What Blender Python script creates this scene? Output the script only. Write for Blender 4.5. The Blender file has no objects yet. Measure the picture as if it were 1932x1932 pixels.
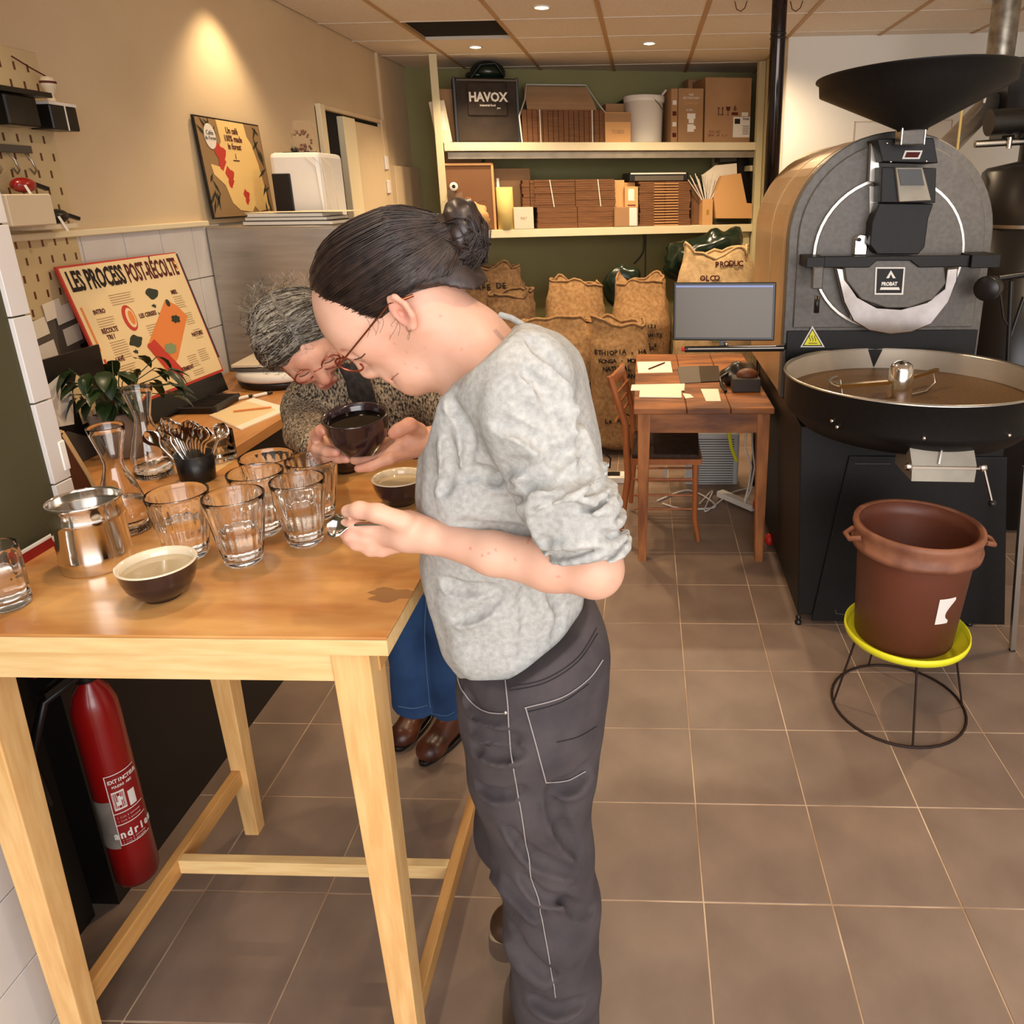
import bpy, bmesh, math, random
import numpy as np
from mathutils import Vector, Matrix, noise as mnoise
random.seed(7); rng = np.random.default_rng(7)
sc = bpy.context.scene
COL = sc.collection
PI = math.pi

# ------------------------------------------------------------------ camera (solved from the floor tiles, 30 cm grid)
CX, CY, FPX = 1162.1, 814.0, 1421.9
_yaw, _pitch, _roll = [math.radians(a) for a in (2.28, 17.74, -0.76)]
O = np.array([-0.1380, -1.6581, 1.6014])
_cy, _sy, _cp, _sp = math.cos(_yaw), math.sin(_yaw), math.cos(_pitch), math.sin(_pitch)
FW = np.array([-_sy*_cp, _cy*_cp, -_sp]); _r0 = np.array([_cy, _sy, 0.0]); _u0 = np.cross(_r0, FW)
RT = math.cos(_roll)*_r0 + math.sin(_roll)*_u0; UP = -math.sin(_roll)*_r0 + math.cos(_roll)*_u0
cam_d = bpy.data.cameras.new('camera'); cam = bpy.data.objects.new('camera', cam_d); COL.objects.link(cam)
cam.matrix_world = Matrix([[RT[0], UP[0], -FW[0], O[0]], [RT[1], UP[1], -FW[1], O[1]], [RT[2], UP[2], -FW[2], O[2]], [0, 0, 0, 1]])
cam_d.sensor_fit = 'HORIZONTAL'; cam_d.sensor_width = 36; cam_d.lens = FPX/1932*36
cam_d.shift_x = -(CX-966)/1932; cam_d.shift_y = -(966-CY)/1932
cam_d.clip_start = 0.02
sc.camera = cam

def ray(x, y): return FW + RT*((x-CX)/FPX) - UP*((y-CY)/FPX)
def at(px, py, ax, v):
    """world point seen at pixel (px,py) of the 1932 frame whose coordinate `ax` equals v"""
    d = ray(px, py); t = (v-O[ax])/d[ax]; return O + t*d
def atp(px, py, p0, n):
    d = ray(px, py); t = np.dot(np.array(p0)-O, n)/np.dot(d, n); return O + t*d

# ------------------------------------------------------------------ world, lights, exposure
def srgb(c):
    c = [v/255 for v in c[:3]]
    return [v/12.92 if v <= .04045 else ((v+.055)/1.055)**2.4 for v in c]
w = bpy.data.worlds.new('world'); sc.world = w; w.use_nodes = True
w.node_tree.nodes['Background'].inputs[0].default_value = (*srgb((226, 226, 232)), 1)
w.node_tree.nodes['Background'].inputs[1].default_value = 1.0
sc.view_settings.view_transform = 'Standard'; sc.view_settings.look = 'None'
sc.view_settings.gamma = 1.0; sc.view_settings.use_curve_mapping = False
sc.view_settings.exposure = 0.85
sc.cycles.use_denoising = True
sc.cycles.max_bounces = 22; sc.cycles.transmission_bounces = 22; sc.cycles.glossy_bounces = 6; sc.cycles.diffuse_bounces = 4
sc.cycles.sample_clamp_indirect = 6
def area(name, loc, target, size, energy, col):
    l = bpy.data.lights.new(name, 'AREA'); l.shape = 'RECTANGLE'; l.size, l.size_y = size; l.energy = energy; l.color = col
    o = bpy.data.objects.new(name, l); COL.objects.link(o); o.location = loc
    o.rotation_euler = (Vector(target)-Vector(loc)).to_track_quat('-Z', 'Y').to_euler(); return o
# daylight through the shop front behind the photographer
area('shop_window_daylight', (1.0, -4.6, 1.9), (0.2, 1.8, 1.2), (4.2, 2.2), 95, srgb((255, 250, 246)))

# ------------------------------------------------------------------ helpers
def link(o, parent=None):
    COL.objects.link(o)
    if parent is not None: o.parent = parent
    return o
def tag(o, label=None, cat=None, group=None, kind=None):
    if label: o['label'] = label
    if cat: o['category'] = cat
    if group: o['group'] = group
    if kind: o['kind'] = kind
    return o
def thing(name, label, cat, loc=(0, 0, 0), rz=0.0, group=None, rot=None):
    o = bpy.data.objects.new(name, None); COL.objects.link(o); o.location = [float(v) for v in loc]
    o.rotation_euler = rot if rot is not None else (0, 0, rz); o.empty_display_size = .05
    return tag(o, label, cat, group)
def copy_tree(o, parent=None):
    c = o.copy(); COL.objects.link(c); c.parent = parent
    if parent is not None: c.matrix_parent_inverse = o.matrix_parent_inverse.copy()
    for ch in o.children: copy_tree(ch, c)
    return c

_MATS = {}
def mat(name, c1, c2=None, rough=.5, metal=0., scale=8., stretch=(1, 1, 1), mix=(.35, .65), bump=0., bscale=None, coat=0.,
        trans=0., ior=1.45, emit=None, estr=1., sss=0., spec=.5, detail=4., wave=None, tint=None, rnd=0., alpha=None, aniso=0., coords='Object'):
    if name in _MATS: return _MATS[name]
    m = bpy.data.materials.new(name); m.use_nodes = True; nt = m.node_tree; N = nt.nodes; L = nt.links
    b = N['Principled BSDF']; b.inputs['Roughness'].default_value = rough; b.inputs['Metallic'].default_value = metal
    b.inputs['Specular IOR Level'].default_value = spec; b.inputs['Coat Weight'].default_value = coat; b.inputs['Coat Roughness'].default_value = .15
    b.inputs['Transmission Weight'].default_value = trans; b.inputs['IOR'].default_value = ior
    b.inputs['Anisotropic'].default_value = aniso
    if sss: b.inputs['Subsurface Weight'].default_value = sss; b.inputs['Subsurface Radius'].default_value = (1, .35, .2); b.inputs['Subsurface Scale'].default_value = .012
    if alpha is not None: b.inputs['Alpha'].default_value = alpha
    tc = N.new('ShaderNodeTexCoord'); mp = N.new('ShaderNodeMapping'); mp.inputs['Scale'].default_value = stretch
    L.new(tc.outputs[coords], mp.inputs[0])
    col = None
    a1 = (*srgb(c1), 1)
    if c2 is not None:
        if wave:
            t = N.new('ShaderNodeTexWave'); t.inputs['Scale'].default_value = scale; t.inputs['Distortion'].default_value = wave[0]
            t.inputs['Detail'].default_value = 3; t.inputs['Detail Scale'].default_value = wave[1]; t.bands_direction = wave[2]; out = t.outputs['Fac']
        else:
            t = N.new('ShaderNodeTexNoise'); t.inputs['Scale'].default_value = scale; t.inputs['Detail'].default_value = detail; out = t.outputs['Fac']
        L.new(mp.outputs[0], t.inputs['Vector'])
        rp = N.new('ShaderNodeValToRGB'); rp.color_ramp.elements[0].position = mix[0]; rp.color_ramp.elements[1].position = mix[1]
        rp.color_ramp.elements[0].color = a1; rp.color_ramp.elements[1].color = (*srgb(c2), 1)
        L.new(out, rp.inputs[0]); col = rp.outputs[0]
    else:
        v = N.new('ShaderNodeRGB'); v.outputs[0].default_value = a1; col = v.outputs[0]
    if tint:
        at_ = N.new('ShaderNodeAttribute'); at_.attribute_name = 'tint'
        mx = N.new('ShaderNodeMix'); mx.data_type = 'RGBA'; mx.inputs['B'].default_value = (*srgb(tint), 1)
        L.new(at_.outputs['Fac'], mx.inputs['Factor']); L.new(col, mx.inputs['A']); col = mx.outputs['Result']
    if rnd:
        oi = N.new('ShaderNodeObjectInfo'); mr = N.new('ShaderNodeMapRange'); mr.inputs['To Min'].default_value = 1-rnd; mr.inputs['To Max'].default_value = 1+rnd
        L.new(oi.outputs['Random'], mr.inputs['Value']); hs = N.new('ShaderNodeHueSaturation')
        L.new(mr.outputs[0], hs.inputs['Value']); L.new(col, hs.inputs['Color']); col = hs.outputs[0]
    L.new(col, b.inputs['Base Color'])
    if emit is not None:
        b.inputs['Emission Color'].default_value = (*srgb(emit), 1); b.inputs['Emission Strength'].default_value = estr
    if bump:
        t2 = N.new('ShaderNodeTexNoise'); t2.inputs['Scale'].default_value = bscale or scale; t2.inputs['Detail'].default_value = 5
        L.new(mp.outputs[0], t2.inputs['Vector']); bp = N.new('ShaderNodeBump'); bp.inputs['Strength'].default_value = bump; bp.inputs['Distance'].default_value = .004
        L.new(t2.outputs['Fac'], bp.inputs['Height']); L.new(bp.outputs[0], b.inputs['Normal'])
    _MATS[name] = m; return m

def raw(name, V, F, m=None, parent=None, smooth=False, attrs=None):
    me = bpy.data.meshes.new(name); me.from_pydata([tuple(map(float, v)) for v in V], [], [tuple(map(int, f)) for f in F]); me.update()
    o = bpy.data.objects.new(name, me)
    if m: me.materials.append(m)
    if smooth: me.polygons.foreach_set('use_smooth', [True]*len(me.polygons))
    return link(o, parent)
def rotm(rx=0, ry=0, rz=0): return Matrix.Rotation(rz, 3, 'Z') @ Matrix.Rotation(ry, 3, 'Y') @ Matrix.Rotation(rx, 3, 'X')
class MB:
    """collects shapes and links them as ONE mesh object"""
    def __init__(s): s.V = []; s.F = []; s.S = []
    def add(s, V, F, sm=False):
        n = len(s.V); s.V += [tuple(v) for v in V]; s.F += [tuple(i+n for i in f) for f in F]; s.S += [sm]*len(F); return s
    def box(s, x0, x1, y0, y1, z0, z1, ch=0.0, R=None, c=None):
        if ch > 0:
            V = []; idx = {}
            xs, ys, zs = (x0, x1), (y0, y1), (z0, z1)
            for i in (0, 1):
                for j in (0, 1):
                    for k in (0, 1):
                        p = (xs[i], ys[j], zs[k]); sg = ((1, -1)[i], (1, -1)[j], (1, -1)[k])
                        for a in range(3):   # vertex lying on the face perpendicular to axis a
                            q = [p[b] + (0 if b == a else sg[b]*ch) for b in range(3)]
                            idx[(i, j, k, a)] = len(V); V.append(q)
            g = lambda i, j, k, a: idx[(i, j, k, a)]
            F = []
            for e in (0, 1):
                f = [g(e, 0, 0, 0), g(e, 1, 0, 0), g(e, 1, 1, 0), g(e, 0, 1, 0)]; F.append(f if e else f[::-1])
                f = [g(0, e, 0, 1), g(0, e, 1, 1), g(1, e, 1, 1), g(1, e, 0, 1)]; F.append(f if e else f[::-1])
                f = [g(0, 0, e, 2), g(1, 0, e, 2), g(1, 1, e, 2), g(0, 1, e, 2)]; F.append(f if e else f[::-1])
            for i in (0, 1):
                for j in (0, 1):
                    f = [g(i, j, 0, 0), g(i, j, 1, 0), g(i, j, 1, 1), g(i, j, 0, 1)]; F.append(f if (i ^ j) else f[::-1])
                    f = [g(0, i, j, 1), g(1, i, j, 1), g(1, i, j, 2), g(0, i, j, 2)]; F.append(f if (i ^ j) else f[::-1])
                    f = [g(i, 0, j, 0), g(i, 1, j, 0), g(i, 1, j, 2), g(i, 0, j, 2)]; F.append(f[::-1] if (i ^ j) else f)
            for i in (0, 1):
                for j in (0, 1):
                    for k in (0, 1):
                        f = [g(i, j, k, 0), g(i, j, k, 1), g(i, j, k, 2)]; F.append(f if (i+j+k) % 2 else f[::-1])
        else:
            V = [(x, y, z) for x in (x0, x1) for y in (y0, y1) for z in (z0, z1)]
            F = [(0, 1, 3, 2), (4, 6, 7, 5), (0, 4, 5, 1), (2, 3, 7, 6), (0, 2, 6, 4), (1, 5, 7, 3)]
        if R is not None:
            c = Vector(c) if c is not None else Vector(((x0+x1)/2, (y0+y1)/2, (z0+z1)/2))
            V = [tuple(R @ (Vector(v)-c) + c) for v in V]
        return s.add(V, F)
    def cbox(s, c, d, ch=0.0, R=None):
        return s.box(c[0]-d[0]/2, c[0]+d[0]/2, c[1]-d[1]/2, c[1]+d[1]/2, c[2]-d[2]/2, c[2]+d[2]/2, ch, R)
    def bar(s, a, b, w, t, up=(0, 0, 1), w2=None, t2=None):
        a, b = Vector(a), Vector(b); d = (b-a).normalized(); u = Vector(up)
        sd = d.cross(u)
        if sd.length < 1e-4: sd = d.cross(Vector((1, 0, 0)))
        sd.normalize(); n = sd.cross(d).normalized(); w2 = w if w2 is None else w2; t2 = t if t2 is None else t2
        V = []
        for p, ww, tt in ((a, w, t), (b, w2, t2)):
            for i, j in ((-1, -1), (1, -1), (1, 1), (-1, 1)): V.append(tuple(p+sd*(i*ww/2)+n*(j*tt/2)))
        return s.add(V, [(0, 1, 2, 3), (7, 6, 5, 4), (0, 4, 5, 1), (1, 5, 6, 2), (2, 6, 7, 3), (3, 7, 4, 0)])
    def tube(s, pts, r, n=10, caps=True, closed=False, sm=True):
        P = [Vector(p) for p in pts]; m = len(P); rs = r if hasattr(r, '__len__') else [r]*m
        V = []; F = []; prev = None
        for i, p in enumerate(P):
            if closed: t = (P[(i+1) % m]-P[i-1])
            else: t = P[min(i+1, m-1)]-P[max(i-1, 0)]
            if t.length < 1e-9: t = Vector((0, 0, 1))
            t.normalize()
            if prev is None:
                u = t.cross(Vector((0, 0, 1)));
                if u.length < 1e-3: u = t.cross(Vector((1, 0, 0)))
            else: u = prev - t*prev.dot(t)
            if u.length < 1e-6: u = t.orthogonal()
            u.normalize(); prev = u; v = t.cross(u)
            for k in range(n):
                a = 2*PI*k/n; V.append(tuple(p+(u*math.cos(a)+v*math.sin(a))*rs[i]))
        for i in range(m if closed else m-1):
            j = (i+1) % m
            for k in range(n): F.append((i*n+k, i*n+(k+1) % n, j*n+(k+1) % n, j*n+k))
        s.add(V, F, sm)
        if caps and not closed: s.add([V[k] for k in range(n)], [tuple(range(n))[::-1]]); s.add(V[-n:], [tuple(range(n))])
        return s
    def lathe(s, prof, n=32, c=(0, 0, 0), sm=True, fn=None, R=None, closed=False, a0=0, a1=2*PI):
        full = abs(a1-a0-2*PI) < 1e-6; V = []; F = []; c = Vector(c); m = len(prof); nn = n if full else n+1
        for r, z in prof:
            for k in range(nn):
                a = a0+(a1-a0)*k/n; rr = r*(fn(a, z) if fn else 1)
                p = Vector((rr*math.cos(a), rr*math.sin(a), z))
                if R is not None: p = R @ p
                V.append(tuple(p+c))
        for i in range(m if closed else m-1):
            j = (i+1) % m
            for k in range(n):
                k2 = (k+1) % nn; F.append((i*nn+k, i*nn+k2, j*nn+k2, j*nn+k))
        s.add(V, F, sm); return s
    def disc(s, c, r, n=32, R=None, flip=False):
        V = [];
        for k in range(n):
            p = Vector((r*math.cos(2*PI*k/n), r*math.sin(2*PI*k/n), 0))
            if R is not None: p = R @ p
            V.append(tuple(p+Vector(c)))
        return s.add(V, [tuple(range(n))[::-1] if flip else tuple(range(n))])
    def prism(s, pts, h, fr=None):
        """2-D outline pts (u,v) extruded h; fr=(origin,U,V,N)"""
        o_, U, V_, Nn = [Vector(a) for a in (fr or ((0, 0, 0), (1, 0, 0), (0, 1, 0), (0, 0, 1)))]
        n = len(pts); A = [o_+U*p[0]+V_*p[1] for p in pts]; B = [a+Nn*h for a in A]
        F = [tuple(range(n))[::-1], tuple(range(n, 2*n))]+[(i, (i+1) % n, n+(i+1) % n, n+i) for i in range(n)]
        return s.add([tuple(v) for v in A+B], F)
    def sphere(s, c, r, n=12, m=8, R=None):
        r = r if hasattr(r, '__len__') else (r, r, r); V = []; F = []
        for i in range(m+1):
            th = PI*i/m
            for k in range(n):
                a = 2*PI*k/n; p = Vector((r[0]*math.sin(th)*math.cos(a), r[1]*math.sin(th)*math.sin(a), r[2]*math.cos(th)))
                if R is not None: p = R @ p
                V.append(tuple(p+Vector(c)))
        for i in range(m):
            for k in range(n): F.append((i*n+k, (i+1)*n+k, (i+1)*n+(k+1) % n, i*n+(k+1) % n))
        return s.add(V, F, True)
    def build(s, name, m=None, parent=None, bevel=0, sub=0, fixn=False):
        me = bpy.data.meshes.new(name); me.from_pydata(s.V, [], s.F); me.update()
        me.polygons.foreach_set('use_smooth', s.S)
        if fixn:
            b = bmesh.new(); b.from_mesh(me); bmesh.ops.remove_doubles(b, verts=b.verts, dist=1e-5); bmesh.ops.recalc_face_normals(b, faces=b.faces); b.to_mesh(me); b.free()
        if m: me.materials.append(m)
        o = bpy.data.objects.new(name, me)
        if bevel: q = o.modifiers.new('bevel', 'BEVEL'); q.width = bevel; q.segments = 2; q.limit_method = 'ANGLE'
        if sub: q = o.modifiers.new('sub', 'SUBSURF'); q.levels = q.render_levels = sub
        return link(o, parent)
def struct(o, name=None):
    o['kind'] = 'structure'; return o
def text(name, body, size, m, parent, loc, U, V_, ext=.0006, sx=1.0, bold=0., align='CENTER', spacing=1.0):
    """flat lettering; U = reading direction, V_ = up direction"""
    cu = bpy.data.curves.new(name, 'FONT'); cu.body = body; cu.size = size; cu.extrude = ext; cu.offset = bold; cu.align_x = align; cu.align_y = 'CENTER'
    cu.space_character = spacing; cu.resolution_u = 2
    cu.materials.append(m); tmp = bpy.data.objects.new('tmp', cu); COL.objects.link(tmp); me = bpy.data.meshes.new_from_object(tmp.evaluated_get(bpy.context.evaluated_depsgraph_get())); bpy.data.objects.remove(tmp); me.name = name; o = bpy.data.objects.new(name, me); link(o, parent)
    U = Vector(U).normalized(); V_ = Vector(V_).normalized(); N_ = U.cross(V_)
    M_ = Matrix(((U.x*sx, V_.x, N_.x, loc[0]), (U.y*sx, V_.y, N_.y, loc[1]), (U.z*sx, V_.z, N_.z, loc[2]), (0, 0, 0, 1)))
    o.matrix_local = M_; return o
# ================================================================== materials
M = dict(
 wall=mat('beige wall paint', (214, 192, 156), (208, 185, 149), rough=.75, scale=3, bump=.05, bscale=200),
 whitewall=mat('off white wall paint', (226, 223, 214), rough=.7, bump=.04, bscale=150),
 green=mat('olive green wall paint', (146, 140, 92), (138, 132, 86), rough=.75, scale=2, bump=.05, bscale=150),
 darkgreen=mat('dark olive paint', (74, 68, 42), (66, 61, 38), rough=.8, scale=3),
 ceil=mat('ceiling panel mineral fibre', (232, 222, 208), (224, 213, 199), rough=.85, scale=60, bump=.1, bscale=300, rnd=.03),
 tbar=mat('ceiling rail painted', (186, 152, 112), rough=.6), tbar2=mat('ceiling rail pale', (216, 206, 190), rough=.6),
 black=mat('matt black', (16, 13, 12), rough=.7), hole=mat('unlit void black', (16, 12, 11), rough=1.),
 blackp=mat('black plastic', (24, 21, 20), rough=.35), blackc=mat('black lacquer and recess shade', (22, 17, 15), rough=.5),
 grout=mat('pale tile grout', (214, 190, 162), (160, 126, 94), rough=.9, scale=4),
 tile=mat('brown grey floor tile', (136, 115, 99), (120, 100, 86), rough=.42, scale=5, bump=.05, bscale=400, rnd=.04, detail=6),
 wtile=mat('glossy white wall tile', (214, 208, 202), (206, 199, 192), rough=.18, scale=4), wgrout=mat('wall grout', (150, 140, 130), rough=.9),
 ledge=mat('cream ledge paint', (232, 218, 182), rough=.5), white=mat('white plastic', (228, 224, 216), rough=.35), paper=mat('white paper', (236, 226, 206), rough=.8),
 cream=mat('cream plastic', (214, 198, 172), rough=.4),
 steel=mat('brushed stainless steel', (190, 182, 170), (178, 170, 158), rough=.36, metal=.85, scale=5, stretch=(1, 1, 10)),
 chrome=mat('polished steel', (226, 220, 212), rough=.1, metal=1.), chrome2=mat('satin steel', (190, 184, 174), rough=.3, metal=1.),
 pine=mat('pale birch wood', (232, 200, 142), (220, 180, 120), rough=.4, scale=9, stretch=(1, 9, 9), bump=.04, detail=6),
 pinez=mat('pale birch wood upright', (228, 184, 122), (214, 164, 102), rough=.4, scale=9, stretch=(9, 9, 1), bump=.04, detail=6),
 piney=mat('pale birch wood along', (206, 156, 92), (194, 142, 80), rough=.4, scale=9, stretch=(9, 1, 9), bump=.04, detail=6),
 top=mat('oiled birch table top', (222, 168, 102), (182, 120, 62), rough=.3, scale=3.2, stretch=(1.3, 5, 4), mix=(.33, .66), bump=.05, detail=10, coat=.25),
 work=mat('oiled worktop', (198, 142, 84), (180, 122, 66), rough=.4, scale=5, stretch=(5, 1, 4), detail=6),
 ochre=mat('brown plywood', (104, 58, 32), (88, 46, 26), rough=.5, scale=6), plyedge=mat('plywood edge', (222, 184, 132), rough=.6),
 desk=mat('antique pine', (158, 98, 52), (96, 54, 28), rough=.45, scale=3.2, stretch=(1.4, 5, 5), bump=.2, mix=(.38, .66), detail=8),
 deskz=mat('antique pine upright', (176, 112, 62), (116, 66, 34), rough=.45, scale=3.2, stretch=(6, 6, 1.1), bump=.2, mix=(.38, .66), detail=8),
 chair=mat('varnished beech', (168, 98, 52), (146, 82, 42), rough=.4, scale=5, stretch=(5, 5, 1)),
 card=mat('kraft cardboard', (168, 130, 92), (158, 120, 82), rough=.8, scale=5, rnd=.06), cardd=mat('dark kraft cardboard', (124, 84, 52), (96, 62, 38), rough=.85, scale=7, stretch=(1, 1, 30)),
 cardl=mat('light kraft cardboard', (206, 158, 104), rough=.8), cardi=mat('cardboard inside', (120, 84, 56), rough=.9),
 shelf=mat('cream shelf board', (226, 214, 180), (216, 202, 166), rough=.5, scale=3), upr=mat('pale timber upright', (206, 196, 158), rough=.6),
 film=mat('clear wrap', (236, 226, 206), rough=.15, trans=.85, ior=1.15, alpha=.25),
 roast=mat('charcoal textured enamel', (98, 93, 87), (88, 83, 78), rough=.45, metal=.3, scale=60, bump=.12, bscale=500),
 dull=mat('dull brushed steel', (150, 142, 128), (132, 124, 110), rough=.55, metal=.5, scale=9), roastd=mat('black textured enamel', (18, 15, 14), (13, 11, 10), rough=.48, spec=.35, metal=.0, scale=60, bump=.1, bscale=500),
 bronze=mat('bronze housing sheet', (190, 158, 118), (176, 144, 106), rough=.36, metal=.45, scale=3), brown=mat('brown bucket plastic', (104, 56, 38), (92, 50, 34), rough=.45, scale=5, bump=.08, bscale=90),
 brownr=mat('worn brown bucket rim', (142, 92, 66), (112, 66, 46), rough=.55, scale=14), yellow=mat('yellow green tray', (226, 220, 40), rough=.45), wire=mat('rusty black wire', (46, 30, 24), rough=.6, metal=.4),
 traym=mat('cooling tray steel', (196, 186, 168), (180, 168, 150), rough=.4, metal=.45, scale=5), perf=mat('perforated tray floor', (116, 88, 58), (100, 74, 48), rough=.5, metal=.5, scale=90),
 red=mat('red enamel', (140, 14, 12), rough=.32, coat=.5), redl=mat('red label', (140, 20, 20), rough=.5), label=mat('white label', (226, 220, 210), rough=.6), sil=mat('worn silver label', (170, 160, 150), (120, 108, 98), rough=.5, scale=12, metal=.4),
 burlap=mat('burlap', (160, 126, 86), (132, 98, 62), rough=.95, scale=45, bump=.6, bscale=260, detail=8), burlapd=mat('dark burlap', (120, 92, 62), (94, 70, 46), rough=.95, scale=40, bump=.6, bscale=260),
 burlapl=mat('pale sackcloth', (196, 170, 130), (176, 148, 108), rough=.95, scale=40, bump=.4, bscale=260), ink=mat('dark print ink', (38, 26, 24), rough=.9), inkr=mat('maroon print ink', (84, 30, 26), rough=.9),
 bag=mat('dark green plastic bag', (20, 34, 24), rough=.22), havox=mat('brown black canvas', (50, 38, 28), (38, 29, 22), rough=.8, scale=10, bump=.3, bscale=120),
 screen=mat('monitor screen', (84, 74, 60), rough=.3, emit=(96, 84, 70), estr=.06), blue=mat('screen title bar', (120, 130, 170), emit=(120, 135, 190), estr=.3),
 glass=mat('clear glass', (255, 254, 251), rough=.015, trans=1., ior=1.46), water=mat('water', (252, 246, 238), rough=0., trans=1., ior=1.33), tea=mat('amber water', (236, 206, 150), rough=0., trans=1., ior=1.33),
 bowl=mat('aubergine glaze', (46, 28, 30), (34, 20, 22), rough=.12, coat=.6, scale=20), bowlin=mat('cream glaze', (230, 214, 184), rough=.12, coat=.5), coffee=mat('coffee', (8, 5, 4), rough=.03, spec=.15), coffeem=mat('pale liquid', (188, 170, 136), rough=.05, coat=.6),
 pot=mat('grey stone pot', (142, 128, 116), (124, 110, 98), rough=.7, scale=12), leaf=mat('dark green leaf', (38, 58, 26), (24, 40, 16), rough=.32, scale=12, rnd=.25), soil=mat('soil', (28, 20, 14), rough=1., bump=.8, bscale=80),
 poster=mat('cream poster board', (232, 208, 160), rough=.45), orange=mat('orange print', (222, 132, 66), rough=.6), redp=mat('red print', (190, 58, 44), rough=.6), greenp=mat('sage print', (130, 144, 104), rough=.6), dkgreen=mat('dark green print', (42, 48, 34), rough=.6), taupe=mat('taupe print', (150, 120, 82), rough=.6), sand=mat('sand print', (236, 202, 132), rough=.6),
 peg=mat('peg board', (206, 184, 140), (198, 176, 132), rough=.6, scale=3), lamp=mat('lit bulb', (255, 240, 200), emit=(255, 226, 170), estr=14.), plug=mat('red plug', (196, 40, 30), rough=.4), heat=mat('white enamel heater', (206, 208, 206), rough=.4),
 smoke=mat('smoked plastic', (60, 54, 46), rough=.15, trans=.5, ior=1.3), grey=mat('grey card', (92, 84, 74), rough=.7), gold=mat('gold metal', (214, 178, 110), rough=.2, metal=1.), ykraft=mat('yellow kraft roll', (222, 196, 120), rough=.7),
)
# ================================================================== the setting
HC = 2.47; WX = -1.88
CXS = [-1.88, -1.449, -.910, -.365, .180, .728, 1.273, 1.82, 2.36]; CYS = [-1.0, -.47, .07, .61, 1.15, 1.69, 2.235, 2.78, 3.285, 3.80, 4.35, 4.93]
fl = struct(MB().box(-2.6, 2.9, -4.6, 5.2, -.06, .0018).build('floor', M['grout']))
tm = MB().box(-.1484, .1484, -.1484, .1484, -.004, .0030, ch=.0010).build('tile', M['tile'], fl); tm.location = (.15, -1.65, 0)
cnt = 0
for i in range(-6, 8):
    for j in range(-6, 15):
        if i == 0 and j == -6: continue
        x, y = .3*i+.15, .3*j+.15
        if (y < -.6 and x < -1.4) or cnt > 290: continue
        c = tm.copy(); COL.objects.link(c); c.location = (x, y, random.uniform(-.0006, .0006)); cnt += 1
ce = struct(MB().box(-2.6, 2.9, -1.0, 5.2, HC+.03, HC+.1).build('ceiling', M['hole']))
gr = MB(); 
for x in CXS[1:-1]: gr.box(x-.012, x+.012, -1.0, 5.0, HC-.004, HC+.02)
gr.build('rail', M['tbar'], ce)
gr = MB()
for y in CYS[1:]: gr.box(WX, 2.4, y-.004, y+.004, HC-.0035, HC+.02)
gr.build('rail', M['tbar2'], ce)
for i in range(len(CXS)-1):
    for j in range(len(CYS)-1):
        if i == 1 and j == 7: continue
        if i >= 4 and CYS[j] > 3.5 and CXS[i] > .7: continue
        MB().box(CXS[i]+.010, CXS[i+1]-.010, CYS[j]+.003, CYS[j+1]-.003, HC, HC+.015, ch=.002).build('panel', M['ceil'], ce)
MB().box(CXS[1]+.012, CXS[2]-.012, CYS[7]+.006, CYS[8]-.006, HC+.015, HC+.025).build('void', M['hole'], ce)  # black sheet stands in for the unlit space above the missing panel
# left wall, olive back wall (not square to the tiles), white wall behind the roaster, near stub wall
wl = struct(MB().box(WX-.1, WX, -.36, 4.35, 1.493, HC+.03).build('wall_left', M['wall']))
wlt = struct(MB().box(WX-.1, WX-.004, -.36, 4.35, 0, 1.493).build('wall_left_lower', M['wgrout']))
for k in range(9):
    for r in range(3):
        y0 = -.32+.2*k; MB().box(WX-.006, WX+.002, y0+.002, y0+.198, 1.493-.2*(r+1)+.002, 1.493-.2*r-.002, ch=.0015).build('tile', M['wtile'], wlt)
struct(MB().box(WX-.02, WX+.03, -.36, 1.36, 1.488, 1.508, ch=.003).build('trim_1', M['ledge']))
BA = math.atan2(.63, 2.667); bu = Vector((math.cos(BA), math.sin(BA), 0)); bv = Vector((-bu.y, bu.x, 0))
B0 = Vector((-1.90, 4.29, 0)); q = MB().bar(B0+bv*.05+Vector((0, 0, 1.25)), B0+bu*2.75+bv*.05+Vector((0, 0, 1.25)), .1, 2.5); struct(q.build('wall_back', M['green']))
q = MB().box(.735, 2.9, 3.43, 3.53, 0, HC+.03); struct(q.build('wall_right_back', M['whitewall']))
struct(MB().box(.735, .80, 3.53, 4.95, 0, HC+.03).build('wall_alcove', M['upr']))
struct(MB().box(2.38, 2.48, -1.0, 3.5, 0, HC+.03).build('wall_right', M['whitewall']))
# faint access hatch on the white wall
hp = [at(x, y, 1, 3.43) for x, y in ((1612, 229), (1700, 229), (1760, 320), (1612, 320))]
h = MB(); hx0, hx1, hz0, hz1 = hp[0][0], hp[0][0]+.6, 1.45, hp[0][2]
for a in ((hx0, hx0+.004, hz0, hz1), (hx1-.004, hx1, hz0, hz1), (hx0, hx1, hz1-.004, hz1)): h.box(a[0], a[1], 3.426, 3.431, a[2], a[3])
struct(h.build('trim_2', M['grout']))
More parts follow.
